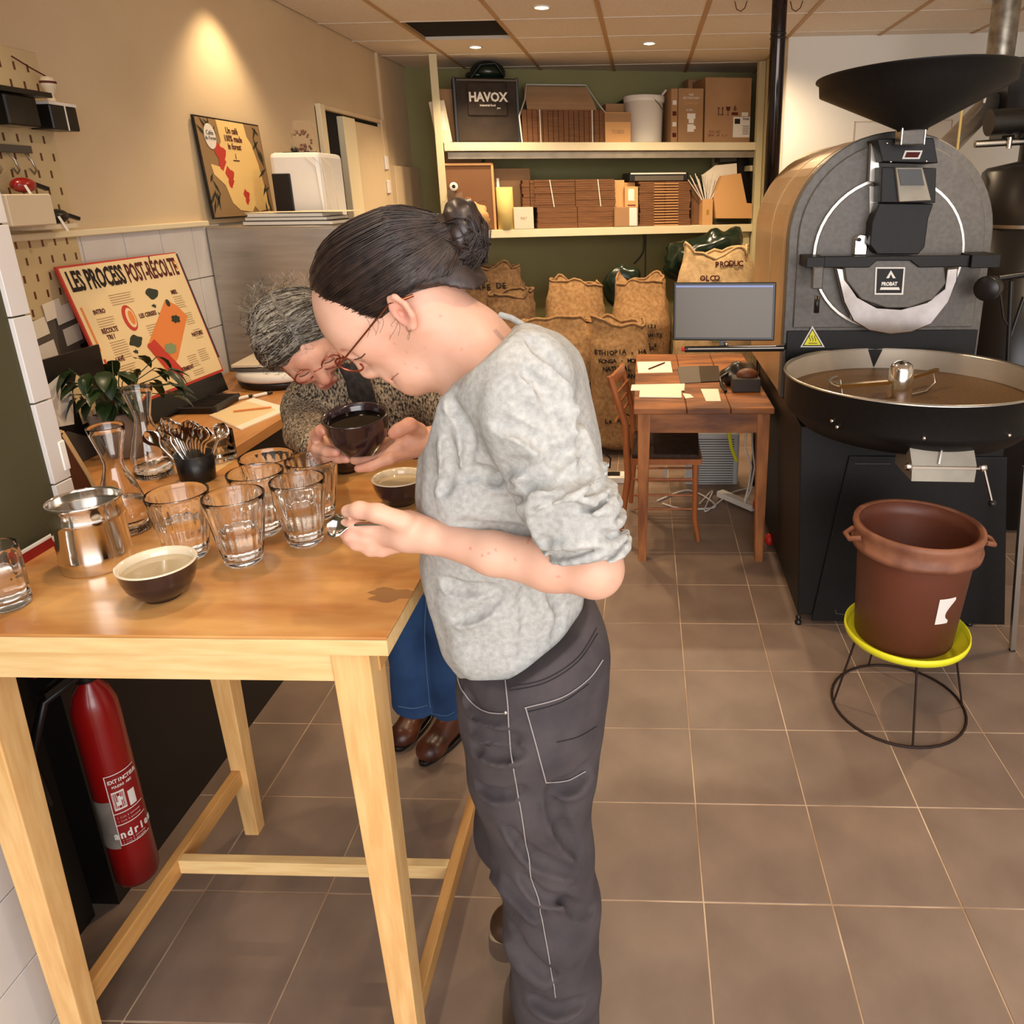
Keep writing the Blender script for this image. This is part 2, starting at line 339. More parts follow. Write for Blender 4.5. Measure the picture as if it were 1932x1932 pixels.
# stub wall on the left: olive paint above, white tiles low down, a column of tiles at its end
SX = -1.232
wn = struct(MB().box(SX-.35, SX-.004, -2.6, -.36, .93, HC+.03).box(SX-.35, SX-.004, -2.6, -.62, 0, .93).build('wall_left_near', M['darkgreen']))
MB().box(SX-.35, SX-.19, -.62, -.37, 0, .86).build('shade_recess', M['blackc'], wn)  # black block added to stand in for the deep shade under the table
for r in range(0, 10):
    z0 = .94+.155*r
    MB().box(SX-.012, SX+.004, -.398, -.356, max(z0, 0)+.0015, z0+.1535, ch=.001).build('tile', M['wtile'], wn)
for k in range(8):
    for r in range(4):
        y0 = -2.22+.2*k; z0 = .155*r; MB().box(SX-.012, SX+.003, y0+.0015, y0+.1985, z0+.0015, z0+.1535, ch=.001).build('tile', M['wtile'], wn)
MB().box(SX-.002, SX+.006, -.37, -.352, 1.11, 1.17, ch=.003).build('switch', M['white'], wn)
# door on the left wall, standing ajar
d = struct(MB().box(WX-.01, WX+.004, 2.60, 3.62, .0, 2.045).build('door_1', M['hole']))  # black backing sheet paints the darkness seen in the door gap
MB().box(WX, WX+.03, 2.60, 2.665, 0, 2.06, ch=.003).build('door_frame', M['ledge'], d)
MB().box(WX, WX+.03, 2.665, 3.62, 2.035, 2.06, ch=.003).build('door_frame', M['wall'], d)
MB().box(WX+.005, WX+.03, 3.05, 3.57, 0.02, 2.01, ch=.003).build('door_leaf', M['wall'], d)
MB().box(WX+.004, WX+.045, 2.875, 3.055, 0.02, 2.02, ch=.003).build('door_leaf_edge', M['ledge'], d)
MB().box(WX, WX+.034, 3.57, 3.62, 0, 2.06, ch=.003).build('door_frame', M['wall'], d)
for z in (1.75, 1.60): MB().box(WX+.03, WX+.045, 3.545, 3.60, z, z+.085, ch=.004).build('door_hinge', M['white'], d)
struct(MB().box(WX, WX+.05, 3.70, 4.3, 0, 1.78, ch=.002).build('trim_3', M['wall']))
struct(MB().box(WX, WX+.02, 3.66, 3.70, 0, HC, ch=.002).build('trim_4', M['wall']))
# ceiling spots, and bare fill lamps added to brighten the room
def spot(x, y, en, lab=None, ang=115):
    if lab:
        t = thing('ceiling_spotlight', lab, 'light', (x, y, HC), group='recessed ceiling spotlights')
        MB().lathe([(.044, 0), (.046, -.003), (.036, -.006), (.033, -.002), (.033, .01)], 24).build('ring', M['white'], t)
        MB().sphere((0, 0, .002), (.030, .030, .012), 16, 8).build('bulb', M['lamp'], t)
    l = bpy.data.lights.new('spot_and_fill_lamp', 'SPOT'); l.energy = en; l.color = srgb((255, 224, 182)); l.spot_size = math.radians(ang); l.spot_blend = .7; l.shadow_soft_size = .035
    o = bpy.data.objects.new('spot_and_fill_lamp', l); COL.objects.link(o); o.location = (x, y, HC-.02)
spot(-.644, 2.516, 34, 'lit recessed spotlight on the ceiling, at the top edge of the photo')
spot(-1.194, 3.54, 30, 'lit recessed spotlight beside the missing ceiling panel')
spot(-.106, 3.536, 30, 'lit recessed spotlight above the white bucket on the shelf')
for x, y, e, a in ((-1.70, 1.66, 15, 100), (-1.66, .12, 13, 100), (-.40, 1.2, 34, 150), (.35, 3.0, 46, 155), (-.9, 3.0, 30, 150), (1.5, .9, 30, 150), (-.95, -.35, 14, 120), (.1, -.9, 12, 120)): spot(x, y, e, None, a)  # wide lamps without fixtures are fill, added to lift the room and its back
# ================================================================== bar table in front
TX0, TX1, TY0, TY1, TZ = -1.222, -.505, -.74, 0.005, 1.0
t = thing('bar_table', 'tall birch bar table crowded with glasses, pale aprons and splayed stretchers', 'table', ((TX0+TX1)/2, (TY0+TY1)/2, 0))
tx, ty = (TX0+TX1)/2, (TY0+TY1)/2
def loc(mb): mb.V = [(v[0]-tx, v[1]-ty, v[2]) for v in mb.V]; return mb
loc(MB().box(TX0, TX1, TY0, TY1, TZ-.0045, TZ, ch=.001)).build('table_top', M['top'], t)
loc(MB().box(TX0, TX1, TY0, TY1, TZ-.030, TZ-.0046)).build('table_edge', M['pine'], t)
loc(MB().box(TX0+.03, TX1-.035, TY0+.012, TY0+.034, TZ-.082, TZ-.0305)).build('apron', M['pine'], t)
loc(MB().box(TX0+.03, TX1-.035, TY1-.034, TY1-.012, TZ-.082, TZ-.0305)).build('apron', M['pine'], t)
loc(MB().box(TX1-.052, TX1-.030, TY0+.04, TY1-.04, TZ-.082, TZ-.0305)).build('apron', M['piney'], t)
loc(MB().box(TX0+.030, TX0+.052, TY0+.04, TY1-.04, TZ-.082, TZ-.0305)).build('apron', M['piney'], t)
def leg(x, y, sx, sy):
    m = MB(); wt, wb = .058, .036
    # outer corner straight, tapering to the foot
    V = []
    for z, wq, in ((0, wb), (TZ-.0305, wt)):
        for a, b in ((0, 0), (1, 0), (1, 1), (0, 1)): V.append((x+sx*a*wq, y+sy*b*wq, z))
    f = [(0, 3, 2, 1), (4, 5, 6, 7), (0, 1, 5, 4), (1, 2, 6, 5), (2, 3, 7, 6), (3, 0, 4, 7)]
    if sx*sy < 0: f = [q[::-1] for q in f]
    loc(m.add(V, f)).build('leg', M['pinez'], t, bevel=.002)
leg(TX0+.035, TY0+.008, 1, 1); leg(TX1-.032, TY0+.008, -1, 1); leg(TX0+.035, -.098, 1, -1); leg(TX1-.032, -.03, -1, -1)
zz = .30
loc(MB().box(TX0+.038, TX0+.060, TY0+.045, -.125, .170, .215)).build('stretcher', M['piney'], t, bevel=.002)
loc(MB().box(TX1-.060, TX1-.038, TY0+.04, -.06, .172, .213)).build('stretcher', M['piney'], t, bevel=.002)
loc(MB().box(TX0+.060, TX1-.060, -.408, -.386, .178, .213)).build('stretcher', M['pine'], t, bevel=.002)
# dull stain on the table
sp = MB(); c0 = at(742, 1122, 2, TZ)
pts = []
for k in range(28):
    a = 2*PI*k/28; r = 1+.22*math.sin(3*a+1)+.14*math.sin(7*a); pts.append((c0[0]-tx+.042*r*math.cos(a), c0[1]-ty+.020*r*math.sin(a), TZ+.0004))
sp.add(pts, [tuple(range(28))]).build('stain', mat('spill stain', (150, 112, 76), rough=.3, alpha=.45), t)

# ---------------------------------------------------------- things on it
def T(px, py, z=TZ): return at(px, py, 2, z)
def tumbler(p, h, r0, r1, wl, label, grp='ribbed water glasses on the bar table', rz=0, ribs=20, tilt=None):
    t = thing('water_glass', label, 'glass', (p[0], p[1], TZ+.0006), rz, grp)
    n = 80
    def fn(a, z):
        k = max(0, min(1, (z-.012)/(h*.2)))*max(0, min(1, (h*.93-z)/(h*.12))); return 1+.055*k*abs(math.sin(a*ribs/2))-.015*k
    m = MB(); outp = []; 
    for i in range(15):
        u = i/14; z = h*u; outp.append((r0+(r1-r0)*u**1.05, z))
    prof = [(.0005, 0), (r0*.8, 0), (r0*.96, .0025)]+[(r, z) for r, z in outp if z > .004]+[(r1-.0003, h+.0008), (r1-.0010, h+.0013), (r1-.0018, h+.0008), (r1-.0023, h-.001)]
    inn = [(r0+(r1-r0)*u**1.05-.0026, h*u) for u in [1-i/10 for i in range(1, 10)] if h*u > .016]
    prof += inn+[(r0-.006, .0125), (.0005, .0125)]
    V0 = len(m.V)
    no_ = 3+sum(1 for r, z in outp if z > .004)
    m.lathe(prof[:no_], n, fn=lambda a, z: fn(a, z)); m.lathe(prof[no_-1:], n); m.build('glass_body', M['glass'], t, fixn=True)
    if wl > 0:
        zt = wl*h; q = MB()
        ri = lambda z: r0+(r1-r0)*(z/h)**1.05-.0034
        q.lathe([(.0005, .0132), (r0-.0065, .0132), (ri(.018), .019)]+[(ri(z), z) for z in np.linspace(.024, zt, 6)]+[(.0005, zt)], 48)
        q.build('water', M['water'], t)
    return t
GL = [((357, 1050), .120, .032, .050, .55, 'ribbed water glass nearest the steel canister, half full'),
      ((462, 1061), .124, .030, .049, .50, 'ribbed water glass in front, standing nearest the table front edge'),
      ((500, 1006), .122, .030, .049, .38, 'ribbed water glass in the middle of the cluster, behind the front glass'),
      ((578, 1024), .122, .030, .047, .55, 'ribbed water glass at the right front of the cluster, by the hand with the spoon'),
      ((602, 976), .120, .030, .048, .30, 'ribbed water glass behind the right front one, rim near the dark bowl'),
      ((520, 965), .116, .033, .052, .25, 'wide ribbed water glass at the back of the cluster')]
for i, (p, h, r0, r1, wl, lb) in enumerate(GL): tumbler(T(*p), h, r0, r1, wl, lb, rz=i*.37)
p = at(30, 1140, 2, TZ); tumbler((-1.122, p[1]-.005), .100, .031, .031, .6, 'straight water glass cut by the left edge of the photo', rz=.2, ribs=12)
# small plain tumblers at the back left
def plain(p, h, r, lab, wl, m2):
    t = thing('tumbler', lab, 'glass', (p[0], p[1], TZ+.0006), group='short plain tumblers behind the spoons')
    MB().lathe([(.0005, 0), (r*.93, 0), (r, .004), (r, h), (r-.0004, h+.0008), (r-.001, h+.0012), (r-.0016, h+.0008), (r-.002, h-.0005), (r-.0022, .008), (.0005, .007)], 40).build('glass_body', M['glass'], t)
    MB().lathe([(.0005, .0078), (r-.003, .0085), (r-.003, wl), (.0005, wl)], 40).build('water', m2, t)
plain(T(347, 868), .070, .039, 'short plain tumbler with amber liquid, left of the pair behind the spoons', .028, M['tea'])
plain(T(415, 866), .068, .038, 'short plain tumbler with amber liquid, right of the pair behind the spoons', .030, M['tea'])
# carafes
def carafe(p, h, s, lab, wl):
    t = thing('carafe', lab, 'carafe', (p[0], p[1], TZ+.0006), group='glass carafes on the bar table')
    P = [(.036, .0), (.040, .004), (.041, .02), (.040, .05), (.030, .085), (.0185, .118), (.0165, .132), (.020, .15), (.029, .185), (.031, .196)]
    P = [(r*s, z*h/.196) for r, z in P]
    inn = [(P[-1][0]-.0004, P[-1][1]+.0008), (P[-1][0]-.001, P[-1][1]+.0012), (P[-1][0]-.0016, P[-1][1]+.0008)]+[(r-.002, z-.0005) for r, z in P[::-1][:-1]]+[(P[1][0]-.003, .007), (.0005, .007)]
    MB().lathe([(.0005, 0)]+P+inn, 48).build('glass_body', M['glass'], t)
    wz = wl*h
    Q = [(r-.003, max(z, .008)) for r, z in P[1:] if z < wz]
    MB().lathe([(.0005, .008)]+Q+[(np.interp(wz, [z for r, z in P], [r for r, z in P])-.003, wz), (.0005, wz)], 48).build('water', M['water'], t)
carafe(T(243, 1000), .205, 1.0, 'glass carafe beside the steel canister', .30)
carafe(T(292, 897), .205, 1.0, 'glass carafe standing further back, in front of the plant pot', .12)
# steel canister
p = T(187, 1064); t = thing('steel_canister', 'polished steel canister with ribbed rim, open top', 'canister', (p[0], p[1], TZ))
r = .0545; hh = .122
MB().lathe([(.0005, .001), (r*.97, 0), (r*.99, .004), (r*.99, .020), (r*1.0, .024), (r*.985, .028), (r*.985, .086), (r*1.02, .090), (r*1.0, .095), (r*1.0, hh-.006), (r*1.03, hh-.002), (r*1.02, hh), (r*.97, hh), (r*.96, hh-.004), (r*.95, .012), (.0005, .011)], 64).build('body', M['chrome'], t)
MB().lathe([(.0005, hh-.018), (r*.95, hh-.018), (r*.95, hh-.021), (.0005, hh-.021)], 48).build('inner_lid', M['chrome2'], t)
# cupping bowls
def bowl(p, z, r, h, lab, fill, fm, grp='aubergine cupping bowls', rim=True, name='cupping_bowl', rot=None, inm=None):
    t = thing(name, lab, 'bowl', (p[0], p[1], z), group=grp, rot=rot)
    k = r/.058
    P = [(.0005, .0015), (.020*k, .0015), (.022*k, 0), (.027*k, 0), (.028*k, .004), (.040*k, h*.20), (.050*k, h*.45), (.0545*k, h*.70), (.0565*k, h*.92), (.0575*k, h*.96)]
    MB().lathe(P, 56).build('bowl_body', M['bowl'], t)
    I = [(.0575*k, h*.96), (.0580*k, h*.985), (.0565*k, h), (.053*k, h*.985), (.0505*k, h*.90), (.046*k, h*.5), (.036*k, h*.25), (.0005, h*.13)]
    MB().lathe(I, 56).build('bowl_lining', inm or (M['bowlin'] if rim else M['bowl']), t)
    if fill: MB().lathe([(.0005, h*fill), (np.interp(fill, [.13, .25, .5, .9], [0.001, .036, .046, .0505])*k-.0004, h*fill)], 48).build('drink', fm, t)
    return t
p = T(300, 1131); bowl((p[0], p[1]+.012), TZ, .0575, .060, 'aubergine bowl with cream lining at the table front, beside the canister', .80, M['coffeem'])
p = T(757, 950); bowl((p[0], p[1]+.004), TZ, .0545, .058, 'aubergine bowl with cream lining near the right table edge, above the spoon hand', .80, M['coffeem'])
p = T(655, 888); bowl((p[0], p[1]), TZ, .050, .052, 'dark bowl in shadow right under the lifted bowl', .8, M['coffee'], rim=False)
# spoons in a dark cup
p = T(375, 905); t = thing('spoon_cup', 'dark cup holding the bundle of steel spoons', 'cup', (p[0], p[1], TZ))
MB().lathe([(.0005, 0), (.033, 0), (.036, .005), (.040, .062), (.038, .062), (.034, .006), (.0005, .006)], 32).build('cup_body', M['blackp'], t)
def spoon(base, tip, m_, up, nm='steel_spoon', par=None, lab=None, grp=None, mtl=None):
    base, tip = Vector(base), Vector(tip); d = (tip-base).normalized(); n = Vector(up); n = (n-d*n.dot(d)).normalized(); s_ = d.cross(n)
    t = thing(nm, lab, 'spoon', base, group=grp); V = []; F = []; Lh = (tip-base).length
    prof = [(0, .0035, 0), (.25, .0040, .001), (.5, .0030, .0014), (.66, .0028, .0012), (.72, .006, .0), (.80, .016, -.004), (.88, .0195, -.0065), (.95, .014, -.005), (1.0, .002, -.001)]
    for u, w_, dz in prof:
        for k in (-1, -.5, 0, .5, 1):
            zc = dz*(1-k*k)
            V.append(tuple(d*(u*Lh)+s_*(k*w_)+n*zc)); 
    nn = 5; m0 = len(V); V += [tuple(Vector(v)-n*.0012) for v in V[:m0]]
    for i in range(len(prof)-1):
        for k in range(nn-1):
            a = i*nn+k; F.append((a, a+1, a+nn+1, a+nn)); F.append((m0+a, m0+a+nn, m0+a+nn+1, m0+a+1))
    for i in range(len(prof)-1):
        for k in (0, nn-1):
            a = i*nn+k; f = (a, a+nn, m0+a+nn, m0+a); F.append(f if k == 0 else f[::-1])
    F.append((0, m0, m0+1, 1)); F.append((1, m0+1, m0+2, 2)); F.append((2, m0+2, m0+3, 3)); F.append((3, m0+3, m0+4, 4))
    o = raw('spoon_blade', V, F, mtl or M['chrome'], t, True); return t
cxx, cyy = p[0], p[1]
for i in range(15):
    a = i*2.4; rr = .012+.018*((i*7) % 5)/5; fx = -.052+.104*((i*0.618) % 1); fy = -.03+.05*((i*.37) % 1)
    b0 = (cxx+fx*.25, cyy+fy*.25, TZ+.010); tp = (cxx+fx*1.5, cyy+fy, TZ+.122+.022*((i*.77) % 1))
    spoon(b0, tp, None, (fx*.5, -1, .3), lab='steel spoon standing bowl-up in the dark cup' , grp='steel spoons bundled in the dark cup')
# wooden board and box edge at the left
p = at(292, 868, 2, TZ); t = thing('serving_board', 'pale wooden board lying under the far carafe', 'board', (-1.155, -.055, TZ))
MB().box(-.055, .045, -.035, .045, .0, .0005).build('board', M['plyedge'], t)
t.location.x = -1.16
# red and white card standing at the wall
p = at(60, 1040, 2, TZ); t = thing('sign_card', 'small red and white card on the table at the dark wall', 'card', (-1.208, -.475, TZ))
MB().box(-.006, 0, -.06, .04, 0, .018).build('card', M['redl'], t); MB().box(-.006, .0003, -.06, .04, .018, .022).build('card_border', M['label'], t)

# ================================================================== fire extinguisher on the wall under the table
t = thing('fire_extinguisher', 'red fire extinguisher with white printed labels, in the dark under the table', 'fire extinguisher', (-1.295, -.365, .13))
R_ = .044
MB().lathe([(.0005, .008), (R_*.9, 0), (R_, .012), (R_, .43), (R_*.97, .46), (R_*.75, .492), (R_*.4, .512), (R_*.33, .53), (.0005, .53)], 48).build('cylinder', M['red'], t)
MB().lathe([(.022, .52), (.024, .53), (.024, .56), (.0005, .56)], 20).build('valve', M['blackp'], t)
MB().bar((0, 0, .57), (-.02, -.10, .60), .02, .012).build('lever', M['red'], t); MB().bar((0, 0, .555), (-.02, -.09, .545), .02, .012).build('grip', M['blackp'], t)
hz = [(0.0, -.02, .54), (-.02, -.09, .53), (-.05, -.12, .42), (-.05, -.11, .30)]
MB().tube(hz, .009, 8).build('hose', M['blackp'], t)
A0 = math.radians(-62)
MB().lathe([(R_+.0008, .125), (R_+.0008, .30)], 20, a0=A0-.15, a1=A0+1.25, sm=True).build('label', M['redl'], t)
MB().lathe([(R_+.0009, .115), (R_+.0009, .24)], 20, a0=A0-1.2, a1=A0-.17, sm=True).build('label', M['sil'], t)
for z in (.303, .205, .175, .122): MB().lathe([(R_+.0012, z), (R_+.0012, z+.0022)], 20, a0=A0-.15, a1=A0+1.25).build('label_line', M['label'], t)
MB().lathe([(R_+.0012, .122), (R_+.0012, .305)], 2, a0=A0-.15, a1=A0-.11).build('label_line', M['label'], t)
def wrap(body, z, size, a_c, sx=1., bold=.0004):
    n = len(body); w_ = size*.60*sx
    for i, ch in enumerate(body):
        if ch == ' ': continue
        a = a_c+(i-(n-1)/2)*w_/R_
        text('letter', ch, size, M['label'], t, ((R_+.0016)*math.cos(a), (R_+.0016)*math.sin(a), z), (-math.sin(a), math.cos(a), 0), (0, 0, 1), .0003, sx, bold)
wrap('EXTINCTEUR', .288, .0125, A0+.62, .8, .0004); wrap('andrieu', .150, .027, A0+.60, .75, .0010); wrap('POUDRE ABC', .274, .008, A0+.5, .8, .0002)
for zz_ in (.195, .185, .135, .128): wrap('1 lire 2 percuter', zz_, .0050, A0+.5, .9, 0)
mm = MB(); a = A0+.22
def patch(a0_, a1_, z0_, z1_, m_): MB().lathe([(R_+.0013, z0_), (R_+.0013, z1_)], 8, a0=a0_, a1=a1_).build('pictogram', m_, t)
patch(A0-.02, A0+.5, .215, .262, M['label']); patch(A0+.01, A0+.47, .219, .258, M['redl']); patch(A0+.62, A0+.95, .212, .250, M['label'])
for q in ((.12, .226, .236), (.2, .226, .25), (.3, .238, .246)): MB().lathe([(R_+.0019, q[1]), (R_+.0019, q[2])], 3, a0=A0+q[0], a1=A0+q[0]+.1).build('pictogram', M['label'], t)
# ================================================================== coffee roaster
RX, RY = .765, .89
ro = thing('coffee_roaster', 'large black drum coffee roaster with hopper, round cooling tray and bronze housing', 'coffee roaster', (RX, RY, 0))
def rl(mb): mb.V = [(v[0]-RX, v[1]-RY, v[2]) for v in mb.V]; return mb
FY = 1.325; RC = .785; RR = .366; ZC = 1.415     # drum front plane, centre, radius
# base cabinet with tapered sides
V = [(.448, .90, .045), (1.135, .90, .045), (1.10, 2.0, .045), (.455, 2.0, .045), (.412, .90, .80), (1.13, .90, .80), (1.13, 2.0, .80), (.43, 2.0, .80)]
rl(MB().add(V, [(0, 3, 2, 1), (4, 5, 6, 7), (0, 1, 5, 4), (1, 2, 6, 5), (2, 3, 7, 6), (3, 0, 4, 7)])).build('base_cabinet', M['roastd'], ro, bevel=.004)
pa = [at(x, y, 1, .895) for x, y in ((1602, 860), (1530, 1170), (1895, 1178), (1900, 862))]
rl(MB().prism([(p_[0], p_[2]) for p_ in pa], .006, ((0, .897, 0), (1, 0, 0), (0, 0, 1), (0, -1, 0)))).build('front_door', M['roastd'], ro, bevel=.003)
for a, b in (((1613, 875), (1680, 875)), ((1577, 1157), (1597, 1160)), ((1577, 1157), (1576, 1150))):
    a, b = at(*a, 1, .889), at(*b, 1, .889); rl(MB().bar(a, b, .002, .002)).build('door_seam', M['roast'], ro)
for x, y in ((.452, .905), (1.10, .905), (.47, 1.9), (1.08, 1.9)):
    rl(MB().lathe([(.0005, 0), (.012, 0), (.013, .012), (.006, .016), (.010, .024), (.011, .03), (.004, .045), (.0005, .045)], 14, (x, y, .002))).build('foot', M['blackp'], ro)
# drum housing: arch extruded backwards
def arch(r, z0, n=28, w_=None):
    w_ = w_ or r
    return [(RC-w_, z0)]+[(RC+w_*math.cos(PI-PI*k/n), ZC+r*math.sin(PI*k/n)) for k in range(n+1)]+[(RC+w_, z0)]
frx = lambda y: ((0, y, 0), (1, 0, 0), (0, 0, 1), (0, -1, 0))
rl(MB().prism(arch(RR+.004, .80), .86, frx(FY+.90))).build('housing', M['bronze'], ro)
for k, yy in enumerate((1.45, 1.75)): rl(MB().prism(arch(RR+.0065, 1.1), .006, frx(yy))).build('housing_band', M['bronze'], ro)
rl(MB().prism(arch(RR+.012, .80), .06, frx(FY+.03))).build('front_ring', M['roast'], ro, bevel=.004)
rl(MB().prism(arch(RR-.022, 1.082), .012, frx(FY-.029))).build('front_plate', M['roast'], ro, bevel=.003)
rl(MB().prism([(RC-RR+.0, .80), (RC+RR, .80), (RC+RR, 1.070), (RC-RR, 1.070)], .012, frx(FY-.030))).build('lower_plate', M['roastd'], ro, bevel=.002)
# round drum door and its bright edge
dc = at(1690, 470, 1, FY-.05); DX, DZ, DR = .774, 1.360, .279
seg = lambda r, n=48: [(DX+r*math.cos(2*PI*k/n), DZ+r*math.sin(2*PI*k/n)) for k in range(n)]
rl(MB().prism(seg(DR), .022, frx(FY-.04))).build('drum_front', M['chrome2'], ro)
rl(MB().prism(seg(DR-.010), .010, frx(FY-.060))).build('drum_face', M['roast'], ro, bevel=.002)
def P(px, py, y): return at(px, py, 1, y)
def poly(pts, y, h, name, m, bev=0, par=ro):
    q = [P(a, b, y) for a, b in pts]; mb = MB().prism([(v[0], v[2]) for v in q], h, frx(y+h)); mb.V = [(v[0]-RX, v[1]-RY, v[2]) for v in mb.V]
    # make sure the normals point outwards
    o = mb.build(name, m, par, bevel=bev, fixn=True); return o
# crossbar, door, polished collar
poly([(1577, 505), (1596, 507), (1598, 530), (1618, 560), (1655, 580), (1700, 583), (1750, 570), (1783, 545), (1788, 507), (1808, 505), (1806, 530), (1790, 570), (1757, 612), (1720, 627), (1680, 631), (1640, 624), (1610, 606), (1592, 570)], FY-.115, .03, 'discharge_collar', mat('polished collar steel', (188, 178, 170), (150, 138, 130), rough=.16, metal=1., scale=7), .004)
poly([(1590, 485), (1780, 485), (1785, 535), (1760, 565), (1715, 581), (1672, 581), (1625, 565), (1597, 530)], FY-.135, .04, 'discharge_door', M['roast'], .004)
poly([(1545, 484), (1850, 482), (1852, 503), (1735, 505), (1718, 492), (1655, 492), (1640, 505), (1547, 505)], FY-.15, .02, 'crossbar', M['roastd'], .003)
rl(MB().box(P(1520, 482, FY-.15)[0], P(1555, 482, FY-.15)[0], FY-.17, FY-.03, P(1520, 505, FY-.15)[2], P(1520, 484, FY-.15)[2])).build('bracket', M['roastd'], ro, bevel=.003)
rl(MB().box(P(1830, 482, FY-.15)[0], P(1885, 482, FY-.15)[0], FY-.17, FY-.03, P(1830, 505, FY-.15)[2], P(1830, 480, FY-.15)[2])).build('bracket', M['roastd'], ro, bevel=.003)
rl(MB().box(P(1534, 500, FY-.17)[0], P(1554, 500, FY-.17)[0], FY-.18, FY-.15, P(1534, 545, FY-.17)[2], P(1534, 503, FY-.17)[2], ch=.004)).build('handle_block', M['roast'], ro)
rl(MB().lathe([(.0005, 0), (.010, 0), (.010, .062), (.0005, .062)], 16, P(1540, 590, FY-.17))).build('handle', M['blackp'], ro)
# counterweight knob on the right
Rk = rotm(math.radians(90), 0, math.radians(-20)); kc = Vector(P(1860, 545, FY-.18)); kx = Rk @ Vector((0, 0, 1))
rl(MB().lathe([(.0005, .0), (.042, .0), (.045, .004), (.045, .052), (.0005, .052)], 32, kc-Vector((0, 0, 0)), R=Matrix.Rotation(math.radians(90), 3, 'Y') @ Matrix.Rotation(math.radians(-50), 3, 'X'))).build('counterweight', M['blackp'], ro)
# badge
poly([(1652, 504), (1708, 504), (1704, 556), (1650, 556)], FY-.139, .004, 'badge', M['label'])
poly([(1655, 507), (1705, 507), (1701, 553), (1653, 553)], FY-.1395, .004, 'badge', M['roastd'])
bp = P(1678, 536, FY-.141); text('badge_text', 'PROBAT', .0185, M['label'], ro, (bp[0]-RX, FY-.1405-RY, bp[2]), (1, 0, 0), (0, 0, 1), .0004, .82, .0009)
poly([(1681, 510), (1690, 525), (1672, 525)], FY-.141, .001, 'badge_mark', M['label']); poly([(1681, 517), (1685, 526), (1677, 526)], FY-.1413, .0008, 'badge_mark', M['roastd'])
poly([(1662, 542), (1696, 542), (1698, 547), (1660, 547)], FY-.141, .001, 'badge_mark', M['label'])
# feed chute from the hopper
ys = FY-.16
rl(MB().prism([(P(x, y, ys)[0], P(x, y, ys)[2]) for x, y in ((1655, 262), (1665, 305), (1770, 308), (1762, 260))], .13, frx(ys+.13))).build('chute_head', M['roastd'], ro, bevel=.003, fixn=True)
poly([(1664, 315), (1767, 317), (1765, 383), (1662, 382)], ys-.005, .11, 'chute_box', M['roastd'], .003)
poly([(1690, 316), (1741, 316), (1757, 378), (1697, 381)], ys-.02, .02, 'chute_window', M['dull'], .002)
poly([(1694, 319), (1738, 319), (1744, 350), (1700, 350)], ys-.024, .006, 'chute_glass', M['smoke'])
poly([(1659, 383), (1762, 384), (1752, 412), (1745, 466), (1733, 480), (1655, 480), (1641, 462), (1645, 420)], ys+.02, .10, 'chute_lower', M['roastd'], .004)
poly([(1708, 284), (1741, 284), (1735, 300), (1702, 300)], ys-.003, .004, 'sight_plate', M['label']); poly([(1711, 287), (1737, 287), (1732, 297), (1707, 297)], ys-.005, .003, 'sight_plate', M['inkr'])
for x, y in ((1674, 270), (1681, 305), (1748, 304)): rl(MB().sphere(P(x, y, ys-.001), (.0045, .003, .0045), 8, 6)).build('screw', M['chrome'], ro)
# wedge fins on the face, latch, sight glass
poly([(1644, 268), (1655, 264), (1662, 345), (1640, 343)], FY-.08, .03, 'fin', M['chrome2'], .002)
poly([(1640, 350), (1660, 352), (1655, 400), (1641, 445)], FY-.075, .02, 'fin', M['chrome2'], .002)
poly([(1613, 450), (1622, 442), (1636, 443), (1638, 455), (1635, 482), (1611, 482)], FY-.10, .03, 'latch', M['chrome'], .004)
rl(MB().lathe([(.0005, 0), (.007, 0), (.007, .012), (.0005, .012)], 14, P(1620, 452, FY-.105), R=rotm(math.radians(90)))).build('latch_bolt', M['blackp'], ro)
rl(MB().lathe([(.0005, .004), (.018, .004), (.019, .012), (.026, .012), (.027, 0)], 32, P(1775, 415, FY-.052), R=rotm(math.radians(90)))).build('sight_ring', M['chrome'], ro)
rl(MB().lathe([(.0005, .005), (.018, .005)], 24, P(1775, 415, FY-.053), R=rotm(math.radians(90)))).build('sight_glass', M['blackp'], ro)
# warning triangle
poly([(1510, 655), (1533, 615), (1556, 655)], FY-.044, .002, 'warning_sign', M['label']); poly([(1514, 653), (1533, 620), (1552, 653)], FY-.046, .002, 'warning_sign', M['blackp']); poly([(1517, 651), (1533, 623), (1549, 651)], FY-.0475, .002, 'warning_sign', M['yellow'])
for dx in (-5, 0, 5): 
    pts = [P(1533+dx+1.5*math.sin(k*1.3), 644-k*2.2, FY-.049) for k in range(6)]; rl(MB().tube(pts, .0011, 5)).build('heat_symbol', M['inkr'], ro)
rl(MB().bar(P(1525, 647.5, FY-.049), P(1542, 647.5, FY-.049), .002, .002)).build('heat_symbol', M['inkr'], ro)
